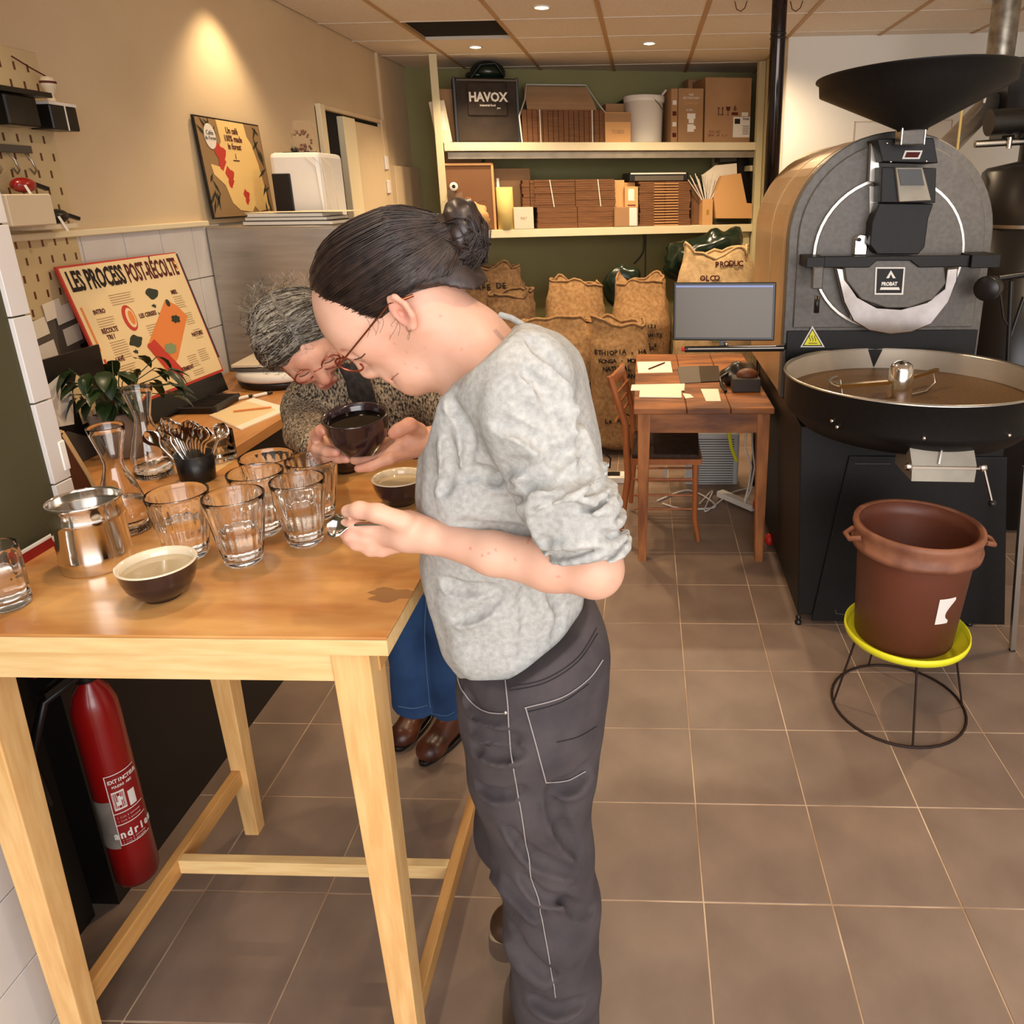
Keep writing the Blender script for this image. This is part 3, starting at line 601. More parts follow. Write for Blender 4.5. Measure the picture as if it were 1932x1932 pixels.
# hopper
hc = at(1735, 128, 1, 1.03); HX, HY, HZ = .760, 1.11, 1.955; HR = .308
tl = rotm(math.radians(-1.5), math.radians(-2.0), 0)
rl(MB().lathe([(HR+.012, 0), (HR+.013, -.004), (HR+.002, -.007), (HR, -.048), (.05, -.170), (.048, -.176)], 72, (HX, HY, HZ), R=tl)).build('hopper', M['roastd'], ro)
rl(MB().lathe([(HR+.012, 0), (HR-.003, -.004), (HR-.004, -.047), (.046, -.168)], 72, (HX, HY, HZ), R=tl)).build('hopper_inside', M['roastd'], ro)
rl(MB().box(HX-.038, HX+.038, HY-.035, HY+.03, 1.735, 1.795)).build('hopper_neck', M['roast'], ro, bevel=.003)
for dx in (-.039, .037): rl(MB().box(HX+dx, HX+dx+.003, HY-.038, HY+.03, 1.735, 1.795)).build('neck_plate', M['chrome2'], ro)
# cooling tray
TC = (.765, .872); TR = .415; tz = 1.0
rl(MB().lathe([(TR+.004, tz), (TR+.006, tz-.004), (TR+.001, tz-.009), (TR, tz-.105), (TR-.008, tz-.125), (TR-.06, tz-.175), (TR-.20, tz-.215), (.0005, tz-.215)], 96, (*TC, 0))).build('cooling_tray', M['roastd'], ro)
rl(MB().lathe([(TR+.0065, tz-.003), (TR+.005, tz+.003), (TR-.001, tz+.003), (TR-.004, tz-.004)], 96, (*TC, 0))).build('tray_rim', M['chrome2'], ro)
rl(MB().lathe([(TR-.003, tz), (TR-.004, tz-.078)], 96, (*TC, 0))).build('tray_wall', M['traym'], ro)
rl(MB().lathe([(TR-.004, tz-.078), (.0005, tz-.078)], 96, (*TC, 0))).build('tray_floor', M['perf'], ro)
rl(MB().lathe([(.0005, tz-.005), (.014, tz-.007), (.032, tz-.018), (.040, tz-.037), (.042, tz-.13)], 32, (TC[0]-.035, TC[1]-.01, .050))).build('stirrer_hub', M['chrome'], ro)
hx, hy = TC[0]-.035, TC[1]-.01
st = MB(); st.bar((hx, hy, tz-.028), (hx-.22, hy-.07, tz-.026), .020, .012); rl(st).build('stirrer_arm', M['gold'], ro)
st = MB(); st.bar((hx, hy, tz-.025), (hx+.17, hy+.13, tz-.018), .014, .010); rl(st).build('stirrer_arm', M['gold'], ro)
st = MB(); st.tube([(hx-.22, hy-.07, tz-.030), (hx-.235, hy-.04, tz-.03), (hx-.235, hy+.01, tz-.028), (hx-.22, hy+.04, tz-.026), (hx-.20, hy+.06, tz-.026)], .005, 8); st.bar((hx-.215, hy-.07, tz-.03), (hx-.235, hy+.0, tz-.06), .004, .05); rl(st).build('paddle', M['chrome2'], ro)
st = MB(); st.tube([(hx+.15, hy+.12, tz-.022), (hx+.155, hy+.10, tz-.06), (hx+.10, hy+.03, tz-.07), (hx+.03, hy-.02, tz-.07)], .004, 8); rl(st).build('paddle', M['chrome2'], ro)
for a in (2.62, -2.45, -2.40, -1.78, -1.15, -.9):
    zz = tz-.09 if a in (-2.45, 2.62) else (tz-.105 if a == -2.40 else tz-.10)
    rl(MB().sphere((TC[0]+(TR+.001)*math.cos(a), TC[1]+(TR+.001)*math.sin(a), zz), .0065, 10, 6)).build('bolt', M['chrome'], ro)
# outlet chute with lever
cy_ = .475
a_ = [at(x, y, 1, cy_) for x, y in ((1722, 826), (1845, 830), (1843, 880), (1835, 907), (1717, 905), (1721, 878))]
V = [(a_[0][0], .52, a_[0][2]), (a_[1][0], .52, a_[1][2]), (a_[2][0], cy_, a_[2][2]), (a_[5][0], cy_, a_[5][2]), (a_[3][0], cy_-.012, a_[3][2]), (a_[4][0], cy_-.012, a_[4][2])]
c = MB(); V2 = V+[(v[0], .62, v[2]) for v in V]
c.add(V2, [(0, 3, 2, 1), (3, 5, 4, 2), (0, 6, 9, 3), (3, 9, 11, 5), (1, 2, 8, 7), (2, 4, 10, 8), (0, 1, 7, 6), (5, 11, 10, 4)]); rl(c).build('outlet_chute', M['dull'], ro, fixn=True)
rl(MB().bar((a_[5][0]-.012, cy_-.008, a_[5][2]-.003), (a_[2][0]+.014, cy_-.008, a_[2][2]-.003), .006, .006)).build('flap_hinge', M['chrome'], ro)
rl(MB().bar(at(1780, 835, 1, .50), at(1772, 876, 1, cy_-.004), .005, .005)).build('flap_rib', M['chrome'], ro)
for q in (a_[5]+np.array([-.012, 0, -.003]), a_[2]+np.array([.016, 0, -.003])): rl(MB().sphere((q[0], cy_-.006, q[2]), (.013, .009, .012), 12, 8)).build('hinge_nut', M['chrome'], ro)
lv = at(1872, 950, 1, .45); rl(MB().tube([(a_[2][0]+.018, cy_-.01, a_[2][2]-.006), lv], .0042, 8)).build('flap_lever', M['chrome2'], ro); rl(MB().sphere(lv, .0115, 12, 8)).build('lever_ball', M['blackp'], ro)

# ---------------------------------------------------------- bucket on a wire stool
SXc, SYc = .680, .432
s = thing('wire_stool', 'low rusty wire stool standing on the tiles under the brown bucket', 'stool', (SXc, SYc, 0))
ring = lambda r, z: [(r*math.cos(2*PI*k/40), r*math.sin(2*PI*k/40), z) for k in range(40)]
MB().tube(ring(.205, .006), .0045, 6, closed=True).build('floor_ring', M['wire'], s); MB().tube(ring(.150, .256), .0045, 6, closed=True).build('top_ring', M['wire'], s)
for a in (-1.66, -.05, 1.75, 3.12): MB().tube([(.203*math.cos(a), .203*math.sin(a), .006), (.148*math.cos(a), .148*math.sin(a), .256)], .0035, 6).build('leg', M['wire'], s)
b = thing('yellow_tray', 'round yellow-green tray between the wire stool and the brown bucket', 'tray', (SXc, SYc, .262))
MB().lathe([(.0005, 0), (.165, 0), (.183, .006), (.187, .018), (.186, .030), (.182, .030), (.180, .012), (.0005, .006)], 56).build('tray_body', M['yellow'], b)
b = thing('plastic_bucket', 'empty brown plastic bucket with a worn rim and a torn white sticker', 'bucket', (SXc-.010, SYc, .269), rot=(0, math.radians(1.5), 0))
MB().lathe([(.0005, 0), (.140, 0), (.146, .004), (.170, .345), (.172, .372), (.166, .372), (.162, .33), (.140, .008), (.0005, .006)], 64).build('bucket_body', M['brown'], b)
MB().lathe([(.170, .300), (.186, .301), (.188, .318), (.183, .322), (.183, .350), (.188, .362), (.186, .376), (.176, .377), (.170, .372)], 64).build('rim', M['brownr'], b)
for a in (math.radians(185), math.radians(-8)):
    c_, s_ = math.cos(a), math.sin(a); q = MB(); q.tube([(.184*c_-.035*-s_, .184*s_-.035*c_, .345), (.212*c_-.02*-s_, .212*s_-.02*c_, .335), (.212*c_+.02*-s_, .212*s_+.02*c_, .335), (.184*c_+.035*-s_, .184*s_+.035*c_, .345)], .008, 8); q.build('grip', M['brownr'], b)
# sticker, torn on one side, wrapped on the front
st = MB(); N_ = 10
for k in range(N_):
    z = .125+.085*k/(N_-1); w1 = .215+ (.0 if k < 2 else .02+.014*(k-2)) if k >= 2 else .33
    w1 = [.27, .27, .20, .18, .19, .22, .26, .31, .36, .35][k]
    for j in range(5):
        a = -1.40+w1*j/4; r_ = .146+(.170-.146)*z/.345+.0012; st.V.append((r_*math.cos(a), r_*math.sin(a), z))
for k in range(N_-1):
    for j in range(4): q = k*5+j; st.F.append((q, q+1, q+6, q+5)); st.S.append(True)
st.build('sticker', M['label'], b)

# ---------------------------------------------------------- afterburner, pipes, tripod leg on the right
c = thing('dust_collector', 'tall black cylinder with a clamp band behind the roaster, cut by the right edge', 'machine', (1.62, 1.95, 0))
r_ = .235
MB().lathe([(.0005, .02), (r_, .02), (r_, 1.42), (.0005, 1.42)], 48).build('barrel', M['blackp'], c)
MB().lathe([(r_+.003, 1.42), (r_+.003, 1.435)], 48).build('clamp_band', M['chrome2'], c); MB().lathe([(r_, 1.425), (r_, 1.655), (r_-.02, 1.675), (.10, 1.70), (.0005, 1.70)], 48).build('barrel_top', M['blackp'], c)
MB().lathe([(.095, 1.68), (.095, 1.80), (.12, 1.80), (.12, 1.90), (.05, 1.92), (.05, 2.05), (.0005, 2.05)], 32).build('blower_neck', M['blackp'], c)
MB().tube([(-.26, -.02, 1.86), (.1, .0, 1.88)], .055, 20).build('blower_pipe', M['blackp'], c)
MB().tube([(-.30, 0, 1.775), (-.06, 0, 1.785)], .016, 10).build('valve_tube', M['chrome2'], c)
for dx in (-.16, -.08): MB().tube([(dx, -.02, 1.80), (dx, -.02, 1.755)], .012, 8).build('valve_screw', M['chrome'], c)
p_ = thing('exhaust_duct', 'galvanised exhaust duct rising to the ceiling at the upper right', 'pipe', tuple(at(1895, 40, 1, 2.5)[:2])+(0,)); q = at(1895, 40, 1, 2.5)
MB().lathe([(.065, 1.95), (.065, HC-.01)], 32).build('duct', mat('galvanised steel', (190, 184, 170), (140, 134, 122), rough=.35, metal=.85, scale=18), p_)
MB().lathe([(.067, HC-.015), (.12, HC-.012), (.125, HC-.004), (.067, HC-.002)], 32).build('ceiling_collar', M['white'], p_)
p_ = thing('black_motor_box', 'black motor housing beside the galvanised duct, above the dust collector', 'machine', tuple(at(1915, 150, 1, 2.30)))
MB().box(-.045, .20, -.05, .10, -.27, .09, ch=.004).build('housing', M['blackp'], p_)
MB().tube([(-.07, 0, .05), (-.12, 0, 0.0), (-.13, 0, -.10)], .006, 8).build('cable', M['white'], p_)
p_ = thing('slanted_duct', 'slanted grey duct rising behind the hopper', 'pipe', tuple(at(1800, 240, 1, 2.1)))
q0_ = at(1895, 40, 1, 2.5); a_, b_ = at(1790, 275, 1, 2.2), at(1890, 178, 1, 2.2); o_ = at(1800, 240, 1, 2.1)
MB().tube([at(1765, 300, 1, 2.12)-o_, a_-o_, at(1870, 192, 1, 2.38)-o_, np.array([q0_[0], 2.5, 1.97])-o_], .05, 20).build('duct', M['steel'], p_)
MB().tube([at(1806, 285, 1, 2.1)-o_, at(1815, 205, 1, 2.1)-o_], .006, 8).build('cable', M['ykraft'], p_)
p_ = thing('steel_support_leg', 'scuffed steel leg standing on the tiles at the right edge', 'leg', tuple(at(1909, 1228, 2, 0)))
a_ = at(1909, 1228, 2, 0); b_ = at(1935, 880, 1, a_[1]-.0); p_.location = a_
MB().bar((0, 0, .008), b_-a_, .018, .018).build('tube', M['chrome2'], p_); MB().lathe([(.0005, 0), (.012, 0), (.010, .01), (.0005, .01)], 12).build('rubber_foot', M['blackp'], p_)
p_ = thing('frame_stand', 'black tube frame between the roaster and the dust collector', 'frame', tuple(at(1890, 700, 1, 1.3)))
o_ = at(1890, 700, 1, 1.3)
for pts, rr in (([(1884, 525), (1932, 518)], .012), ([(1908, 530), (1900, 700)], .010), ([(1886, 545), (1893, 600), (1902, 615)], .006), ([(1932, 560), (1905, 640)], .008)):
    MB().tube([at(x, y, 1, 1.3)-o_ for x, y in pts], rr, 10).build('tube', M['blackp'], p_)
# round flue pipe in front of the alcove corner
o_ = at(1463, 175, 1, 2.36); p_ = thing('flue_pipe', 'glossy dark flue pipe running to the ceiling left of the white wall', 'pipe', (o_[0], o_[1], 0))
MB().lathe([(.0005, .004), (.036, .004), (.036, HC-.005)], 40).build('pipe', mat('glossy dark pipe', (60, 54, 52), rough=.12, metal=.85), p_)
for z in (2.275, 2.295): MB().lathe([(.036, z), (.039, z+.003), (.039, z+.008), (.036, z+.011)], 40).build('joint_ring', M['blackp'], p_)

for k, (x, lb) in enumerate(((1398, 'thin wire looping down from the ceiling, left of the dark flue pipe'), (1503, 'thin wire looping down from the ceiling, right of the dark flue pipe'))):
    q = at(x, 2, 2, HC); t = thing('ceiling_wire', lb, 'wire', (q[0], q[1], HC), group='loose wires at the ceiling'); MB().tube([(-.03, 0, 0), (-.02, 0, -.035), (.0, 0, -.045), (.02, 0, -.03), (.03, 0, 0)], .003, 6).build('wire', M['ochre'], t)
# ================================================================== counter on the left with its things
CT = .90
ct = thing('worktop_counter', 'counter with an oiled wood worktop and black front along the left wall', 'counter', (-1.60, .50, 0))
MB().box(-.272, .265, -.845, .86, CT-.035, CT, ch=.002).build('worktop', M['work'], ct)
MB().box(-.27, .215, -.84, .85, 0, CT-.036).build('front_panel', M['blackc'], ct)
# stainless cabinet at the end of the counter
st = thing('stainless_cabinet', 'tall stainless steel cabinet closing the end of the worktop', 'cabinet', (-1.60, 1.70, 0))
MB().box(-.275, .32, -.33, .30, 0, 1.485, ch=.004).build('body', M['steel'], st)
MB().box(-.27, .31, -.333, -.329, .905, 1.475, ch=.0015).build('door', M['steel'], st)
CZ = 1.4865
# magazines/boards stacked on it
fl_ = [(.0, .24, .62, .016, 'thick grey ring binder at the bottom of the stack on the steel cabinet', M['grey']), (.017, .23, .60, .014, 'grey catalogue second in the stack on the steel cabinet', M['grey']), (.032, .22, .56, .012, 'worn catalogue with pale page edges, third in the stack', M['paper'])]
px0 = at(450, 418, 1, 1.375); px1 = at(660, 410, 1, 1.375)
for i, (dz, dp, wd, hh, lb, m_) in enumerate(fl_):
    b = thing('catalogue', lb, 'catalogue', (px0[0]+.34, 1.38+dp/2+.01*i, CZ+dz), group='catalogues stacked on the steel cabinet')
    MB().box(-.33+.006*i, .03-.02*i, -dp/2, dp/2, 0, .0018).box(-.33+.006*i, .03-.02*i, -dp/2, dp/2, hh-.0018, hh).build('cover', m_, b)
    MB().box(-.327+.006*i, .027-.02*i, -dp/2+.003, dp/2-.003, .002, hh-.002).build('pages', M['paper'], b)
b = thing('paper_sheets', 'loose cream sheets lying on top of the catalogue stack', 'paper', (px0[0]+.34, 1.55, CZ+.046))
MB().box(-.34, .0, -.12, .10, 0, .002, R=rotm(0, 0, .03)).box(-.20, .08, -.16, .09, .0022, .004, R=rotm(0, 0, -.05)).build('sheets', M['ledge'], b)
# microwave / rice steamer side
b = thing('white_microwave', 'rounded white microwave with a black window on the steel cabinet', 'microwave', (-1.62, 1.76, CZ+.0))
q = [at(x, y, 1, 1.72) for x, y in ((505, 288), (602, 295), (602, 400), (505, 400))]
x0, x1, zt = q[0][0]+1.62, q[1][0]+1.62+.0, q[0][2]-CZ
MB().box(x0, x1, -.04, .22, .0, zt).build('body', M['white'], b, bevel=.02)
MB().box(x0+.004, x0+.085, -.046, -.035, .02, zt-.085, ch=.003).build('window', M['blackp'], b, bevel=.01)
for dx in (.20, .235, .27): MB().tube([(x0+dx-.04, -.041, zt-.02), (x0+dx, -.042, zt-.06), (x0+dx+.01, -.042, .02)], .0016, 6).build('groove', M['cream'], b)
b = thing('black_button', 'small black knob lying on the white microwave', 'knob', (x0-1.62+.10, 1.76, CZ+zt)); MB().sphere((0, 0, .012), (.016, .016, .012)).box(-.05, .1, -.01, .0, 0, .003).build('knob_body', M['blackp'], b)
b = thing('trinket_jar', 'clear bag of small dark trinkets on the white microwave', 'jar', (x1-1.62-.09, 1.80, CZ+zt))
MB().lathe([(.0005, 0), (.05, .0), (.058, .03), (.05, .09), (.035, .13)], 24).build('bag', M['film'], b)
tk = MB()
for k in range(26): a = random.uniform(0, 6.28); r = random.uniform(0, .04); tk.sphere((r*math.cos(a), r*math.sin(a), random.uniform(.005, .09)), random.uniform(.005, .010), 6, 4)
tg = tk.build('trinkets', M['ochre'], b); tg['kind'] = 'stuff'
# poster 1 : coffee poster leaning on the wall
b = thing('forest_coffee_poster', 'framed coffee poster with leaves and a sand map, leaning on the wall above the tiles', 'poster', (WX+.03, 1.655, 1.512), rot=(0, math.radians(-2.5), 0))
MB().box(-.008, .0, -.255, .262, 0, .388).build('frame', M['blackp'], b)
MB().box(-.002, .0015, -.248, .256, .006, .382).build('print', M['taupe'], b)
def wp(y, z, dx=.002): return (dx, y, z)
def blob(name, pts, m_, par, dx=.0022, h=.0004): MB().prism(pts, h, ((dx, 0, 0), (0, 1, 0), (0, 0, 1), (1, 0, 0))).build(name, m_, par)
blob('map_shape', [(-.10, .382), (.12, .382), (.13, .33), (.16, .30), (.19, .22), (.21, .12), (.22, .03), (.12, .02), (.09, .045), (.06, .02), (-.04, .03), (-.09, .06), (-.12, .13), (-.19, .17), (-.20, .21), (-.13, .20), (-.12, .27), (-.09, .30)], M['sand'], b)
for cy2, cz2, s in ((-.11, .245, 1.), (-.07, .165, .8), (.035, .085, .6)):
    blob('red_region', [(cy2+s*.035*(1+.35*math.sin(5*a))*math.cos(a), cz2+s*.048*(1+.3*math.sin(3*a+1))*math.sin(a)) for a in [2*PI*k/18 for k in range(18)]], M['redp'], b, .0028)
blob('round_logo', [(-.165+.042*math.cos(a), .315+.048*math.sin(a)) for a in [2*PI*k/28 for k in range(28)]], M['label'], b, .003)
text('poster_text', 'Cafés', .024, M['ink'], b, (.0042, -.165, .328), (0, 1, 0), (0, 0, 1), .0002); text('poster_text', 'du Forest', .020, M['ink'], b, (.0042, -.165, .308), (0, 1, 0), (0, 0, 1), .0002)
for i, s in enumerate(('Un café', '100% made', 'in forest')): text('poster_text', s, .034, M['inkr'], b, (.0036, .01, .345-.031*i), (0, 1, 0), (0, 0, 1), .0002, .92, .0009)
text('poster_text', 'i', .03, M['inkr'], b, (.0036, .005, .245), (0, 1, 0), (0, 0, 1), .0002, 1, .001); blob('poster_rule', [(-.02, .226), (.03, .226), (.03, .231), (-.02, .231)], M['inkr'], b, .003)
for k in range(26):
    side = k % 2; y = (-.235+random.uniform(0, .10)) if side == 0 else (.19+random.uniform(0, .05)); z = random.uniform(.03, .36) if side else random.choice((random.uniform(.03, .16), random.uniform(.32, .37))); a = random.uniform(.2, 2.6); l = random.uniform(.02, .05)
    blob('printed_leaf', [(y-l*math.cos(a), z-l*math.sin(a)), (y+.007*math.sin(a), z-.007*math.cos(a)), (y+l*math.cos(a), z+l*math.sin(a)), (y-.007*math.sin(a), z+.007*math.cos(a))], M['dkgreen'], b, .0027)
# poster 2 : LES PROCESS POST-RECOLTE, leaning on its easel
_s = .90; PBL = O+(at(229, 776, 2, .905)-O)*_s; PBR = O+(at(419, 701, 2, .905)-O)*_s; Uv = Vector(PBR-PBL); Wd = Uv.length*1.02; Uv.normalize()
_sd = Vector((0, 0, 1)).cross(Uv); Vv = (Vector((0, 0, 1))*math.cos(math.radians(13.5))+_sd*math.sin(math.radians(13.5))).normalized(); Nv = Uv.cross(Vv).normalized(); Hh = .498*_s; A = Vector(PBL)+Vv*Hh; b = thing('process_poster', 'large cream poster titled LES PROCESS POST-RECOLTE leaning behind the plant', 'poster', A-Vv*Hh)
def fr(dn): return (Nv*dn, Uv, Vv, Nv)
def pp(name, pts, m_, dn=.0004, h=.0004): MB().prism([(x*Wd, y*Hh) for x, y in pts], h, fr(dn)).build(name, m_, b)
MB().prism([(0, 0), (Wd, 0), (Wd, Hh), (0, Hh)], .008, fr(-.0085)).build('board', M['redp'], b)
MB().prism([(.03, -.068), (Wd-.03, -.068), (Wd-.03, 0), (.03, 0)], .03, fr(-.02)).build('stand', M['blackp'], b)
pp('print', [(.012, .02), (.99, .02), (.995, .992), (.012, .985)], M['poster'], -.0003)
def pt(s, x, y, size, m_, sx=.62, bold=.0, al='LEFT'): return text('poster_text', s, size, m_, b, Uv*(x*Wd)+Vv*(y*Hh)+Nv*.0012, Uv, Vv, .0002, sx, bold, al)
pt('LES PROCESS', .035, .885, .082, M['ink'], .49, .0028); pt('POST-RÉCOLTE', .485, .885, .082, M['inkr'], .45, .0022)
leafy = lambda cx_, cy2, s, n=24, w_=.35, k=5: [(cx_+s*(1+w_*math.sin(k*a))*math.cos(a), cy2+s*.75*(1+w_*math.cos(k*a))*math.sin(a)) for a in [2*PI*q/n for q in range(n)]]
pp('print_cloud', leafy(.63, .72, .055, w_=.14, k=3), M['dkgreen']); pp('print_cloud', leafy(.60, .63, .018), M['dkgreen'])
for i, (x, y, a) in enumerate(((.62, .56, 2.0), (.655, .57, 1.0), (.64, .52, 2.3), (.67, .53, .8), (.645, .49, 1.6), (.70, .60, .2))): pp('print_leaf', [(x-.025*math.cos(a), y-.025*math.sin(a)), (x+.008*math.sin(a), y-.008*math.cos(a)), (x+.025*math.cos(a), y+.025*math.sin(a)), (x-.008*math.sin(a), y+.008*math.cos(a))], M['dkgreen'])
el = lambda cx_, cy2, rx, ry: [(cx_+rx*math.cos(2*PI*k/28), cy2+ry*math.sin(2*PI*k/28)) for k in range(28)]
pp('print_bean', el(.36, .585, .052, .095), M['redp']); pp('print_bean', el(.37, .585, .035, .072), M['poster'], .0009); pp('print_bean', el(.375, .585, .022, .052), M['orange'], .0013)
pp('print_cloud', leafy(.33, .42, .055, w_=.18, k=4), M['dkgreen']); pp('print_cloud', leafy(.295, .35, .018), M['dkgreen'])
pp('print_band', [(.40, .36), (.72, .66), (.80, .60), (.86, .50), (.62, .22), (.48, .12)], M['orange'], .0005)
pp('print_band', [(.40, .36), (.48, .40), (.62, .12), (.57, .045), (.50, .10)], M['redp'], .0010); pp('print_band', leafy(.585, .30, .055, w_=.12, k=6), M['greenp'], .0013)
pp('print_band', leafy(.74, .50, .040, w_=.2, k=6), M['dkgreen'], .0013); pp('print_leaf', el(.73, .63, .018, .028), M['dkgreen'], .0014)
for i in range(7): pp('print_blob', el(.42+.018*i, .355-.042*i, .018, .026), M['redp'], .0016)
for (x, y, w_, n) in ((.11, .62, .14, 5), (.13, .45, .14, 8), (.27, .76, .20, 5), (.46, .50, .12, 9), (.12, .28, .14, 4), (.80, .66, .10, 6), (.83, .52, .09, 6), (.86, .38, .08, 5), (.70, .20, .10, 6), (.82, .22, .10, 6), (.56, .08, .10, 4), (.70, .08, .12, 3)):
    for i in range(n): pp('print_line', [(x, y-.017*i), (x+w_*random.uniform(.75, 1), y-.017*i), (x+w_*.9, y-.017*i+.004), (x, y-.017*i+.004)], M['taupe'])
for s, x, y in (('INTRO', .11, .67), ('RÉCOLTE', .11, .535), ('TRI ?', .13, .49), ('LAVÉ', .12, .33), ('LES CERISES', .44, .58), ('MIEL', .80, .70), ('NATURE', .83, .35), ('FERMENT', .60, .12)): pt(s, x, y, .020, M['inkr'], .8, .0006)
pp('print_strip', [(.035, .42), (.05, .42), (.05, .72), (.035, .72)], M['orange']); pp('print_strip', [(.035, .08), (.05, .08), (.05, .36), (.035, .36)], M['redp'])
pp('print_logo', el(.955, .90, .016, .035), M['orange']); pp('print_logo', el(.955, .90, .010, .024), M['poster'], .001)
b2 = thing('black_poster', 'black printed board standing behind the cream process poster', 'poster', A-Vv*Hh-Nv*.03)
MB().prism([(.30, .05), (Wd+.045, .05), (Wd+.045, Hh-.003), (.30, Hh-.003)], .005, fr(0)).build('board', M['blackp'], b2)
text('board_text', 'MILA', .05, M['poster'], b2, Uv*(Wd+.015)+Vv*(Hh*.62)+Nv*.0058, -Vv, Uv, .0002)
# plant
p = at(214, 862, 2, CT)
pl = thing('potted_plant', 'bushy dark green plant in a grey stone pot behind the carafes', 'plant', (float(p[0])+.02, float(p[1])+.03, CT), rz=0)
MB().lathe([(.0005, 0), (.058, 0), (.064, .006), (.075, .125), (.074, .130), (.069, .130), (.066, .115), (.0005, .115)], 40).build('pot', M['pot'], pl)
MB().lathe([(.067, .118), (.03, .124), (.0005, .122)], 24).build('soil', M['soil'], pl)
for i in range(70):
    a = i*2.39996; ln = .05+.10*((i*.618) % 1); zz = .15+.115*((i*.414) % 1); 
    b0 = Vector((.02*math.cos(a), .02*math.sin(a), .12)); e = Vector((ln*math.cos(a), ln*math.sin(a), zz)); md = (b0+e)/2+Vector((0, 0, .03))
    MB().tube([b0, md, e], .0015, 5).build('stem', M['leaf'], pl) if i % 3 == 0 else None
    d = Vector((math.cos(a), math.sin(a), random.uniform(-.7, .2))).normalized(); s = d.cross(Vector((0, 0, 1))).normalized(); n = s.cross(d); L_ = random.uniform(.045, .07); W_ = L_*.30
    V = []; 
    for u, ww in ((0, .05), (.2, .75), (.45, 1), (.7, .8), (.9, .35), (1, .02)):
        for k in (-1, 0, 1): V.append(tuple(e+d*(L_*u)+s*(k*W_*ww)+n*(abs(k)*.006*ww-.03*u*u*L_/.06)))
    F = [(r*3+k, r*3+k+1, r*3+k+4, r*3+k+3) for r in range(5) for k in range(2)]
    raw('leaf', V, F, M['leaf'], pl, True)
# leaning plywood tray at the near end of the counter
q = [at(x, y, 0, -1.30) for x, y in ((78, 725), (118, 735), (196, 880), (130, 940))]
b = thing('plywood_panel', 'dark plywood panel with a pale edge leaning beside the tiled wall end', 'panel', (-1.335, -.30, CT))
MB().prism([(-.06, 0), (.14, 0), (.10, .14), (.06, .245), (-.02, .255), (-.06, .25)], .012, ((0, 0, .0), (0, 1, 0), (0, 0, 1), (1, 0, 0))).build('panel', M['ochre'], b)
for a0, a1 in (((.14, 0), (.10, .14)), ((.10, .14), (.06, .247)), ((.06, .247), (-.06, .257))): MB().bar((.006, a0[0], a0[1]), (.006, a1[0], a1[1]), .016, .010).build('pale_edge', M['plyedge'], b)
# black rack / tray, markers, notepad with pencil
p = at(362, 768, 2, CT); b = thing('wire_rack', 'black slatted drip tray on the worktop below the poster', 'rack', (p[0], p[1], CT), rz=.05)
MB().box(-.125, .125, -.085, .085, 0, .008).build('tray', M['blackp'], b)
for k in range(9): MB().tube([(-.115, -.075+.0185*k, .018), (.115, -.075+.0185*k, .018)], .0028, 6).build('bar', M['blackp'], b)
for s_ in (-1, 1): MB().box(s_*.125-.006, s_*.125+.006, -.09, .09, 0, .026, ch=.004).build('rim', M['blackp'], b); MB().box(-.125, .125, s_*.088-.005, s_*.088+.005, 0, .024, ch=.004).build('rim', M['blackp'], b)
for k, (pa, pb, lb) in enumerate((((447, 753), (476, 746), 'white capped marker lying on the worktop, nearer the poster'), ((478, 748), (513, 740), 'black and white marker lying on the worktop, nearer the grey-haired person'))):
    a_, b_ = at(*pa, 2, CT+.007), at(*pb, 2, CT+.007); m_ = (a_+b_)/2; t_ = thing('marker_pen', lb, 'pen', (m_[0], m_[1], CT+.007), group='markers on the worktop')
    d = Vector(b_-a_)/2; MB().tube([-d, d*.4], .0065, 10).build('barrel', M['white'], t_); MB().tube([d*.4, d], .0055, 10).build('cap', M['blackp'], t_)
b = thing('note_pad', 'cream sheets on the worktop with a pencil on them', 'paper', tuple((at(470, 782, 2, CT)))); q0 = at(470, 782, 2, CT)
qs = [at(x, y, 2, CT)-q0 for x, y in ((395, 785), (478, 752), (548, 772), (455, 812))]
MB().prism([(v[0], v[1]) for v in qs], .0035).build('sheets', M['paper'], b)
MB().prism([(v[0]*.8-.02, v[1]*.8-.005) for v in qs], .001, ((0, 0, .0036), (1, 0, 0), (0, 1, 0), (0, 0, 1))).build('top_sheet', M['poster'], b)
a_, b_ = at(440, 776, 2, CT+.009), at(512, 768, 2, CT+.009); m_ = (a_+b_)/2; t_ = thing('orange_pencil', 'orange pencil lying on the cream sheets on the worktop', 'pencil', m_); MB().tube([a_-m_, b_-m_], .003, 6).build('barrel', M['orange'], t_)
# flat appliance with papers
q0 = at(455, 715, 2, CT); q0 = Vector((-1.56, 1.18, CT)); b = thing('label_printer', 'flat white appliance with a black curved base beside the poster', 'appliance', q0)
MB().lathe([(.0005, 0), (.15, 0), (.16, .02), (.155, .03), (.0005, .03)], 40).build('base', M['blackp'], b); MB().lathe([(.0005, .031), (.16, .031), (.165, .04), (.160, .062), (.0005, .066)], 40).build('shell', M['white'], b)
for k, (dz, lb, m_) in enumerate(((.067, 'grey folder lying on the white appliance, lower of two', M['grey']), (.084, 'pale folder with lifted flap on the white appliance, upper of two', M['cream']))):
    t_ = thing('paper_folder', lb, 'folder', (q0[0]+.01, q0[1], CT+dz), rz=.1*k, group='folders on the white appliance'); MB().box(-.15, .17, -.11, .11, 0, .012, ch=.002).build('folder', m_, t_)
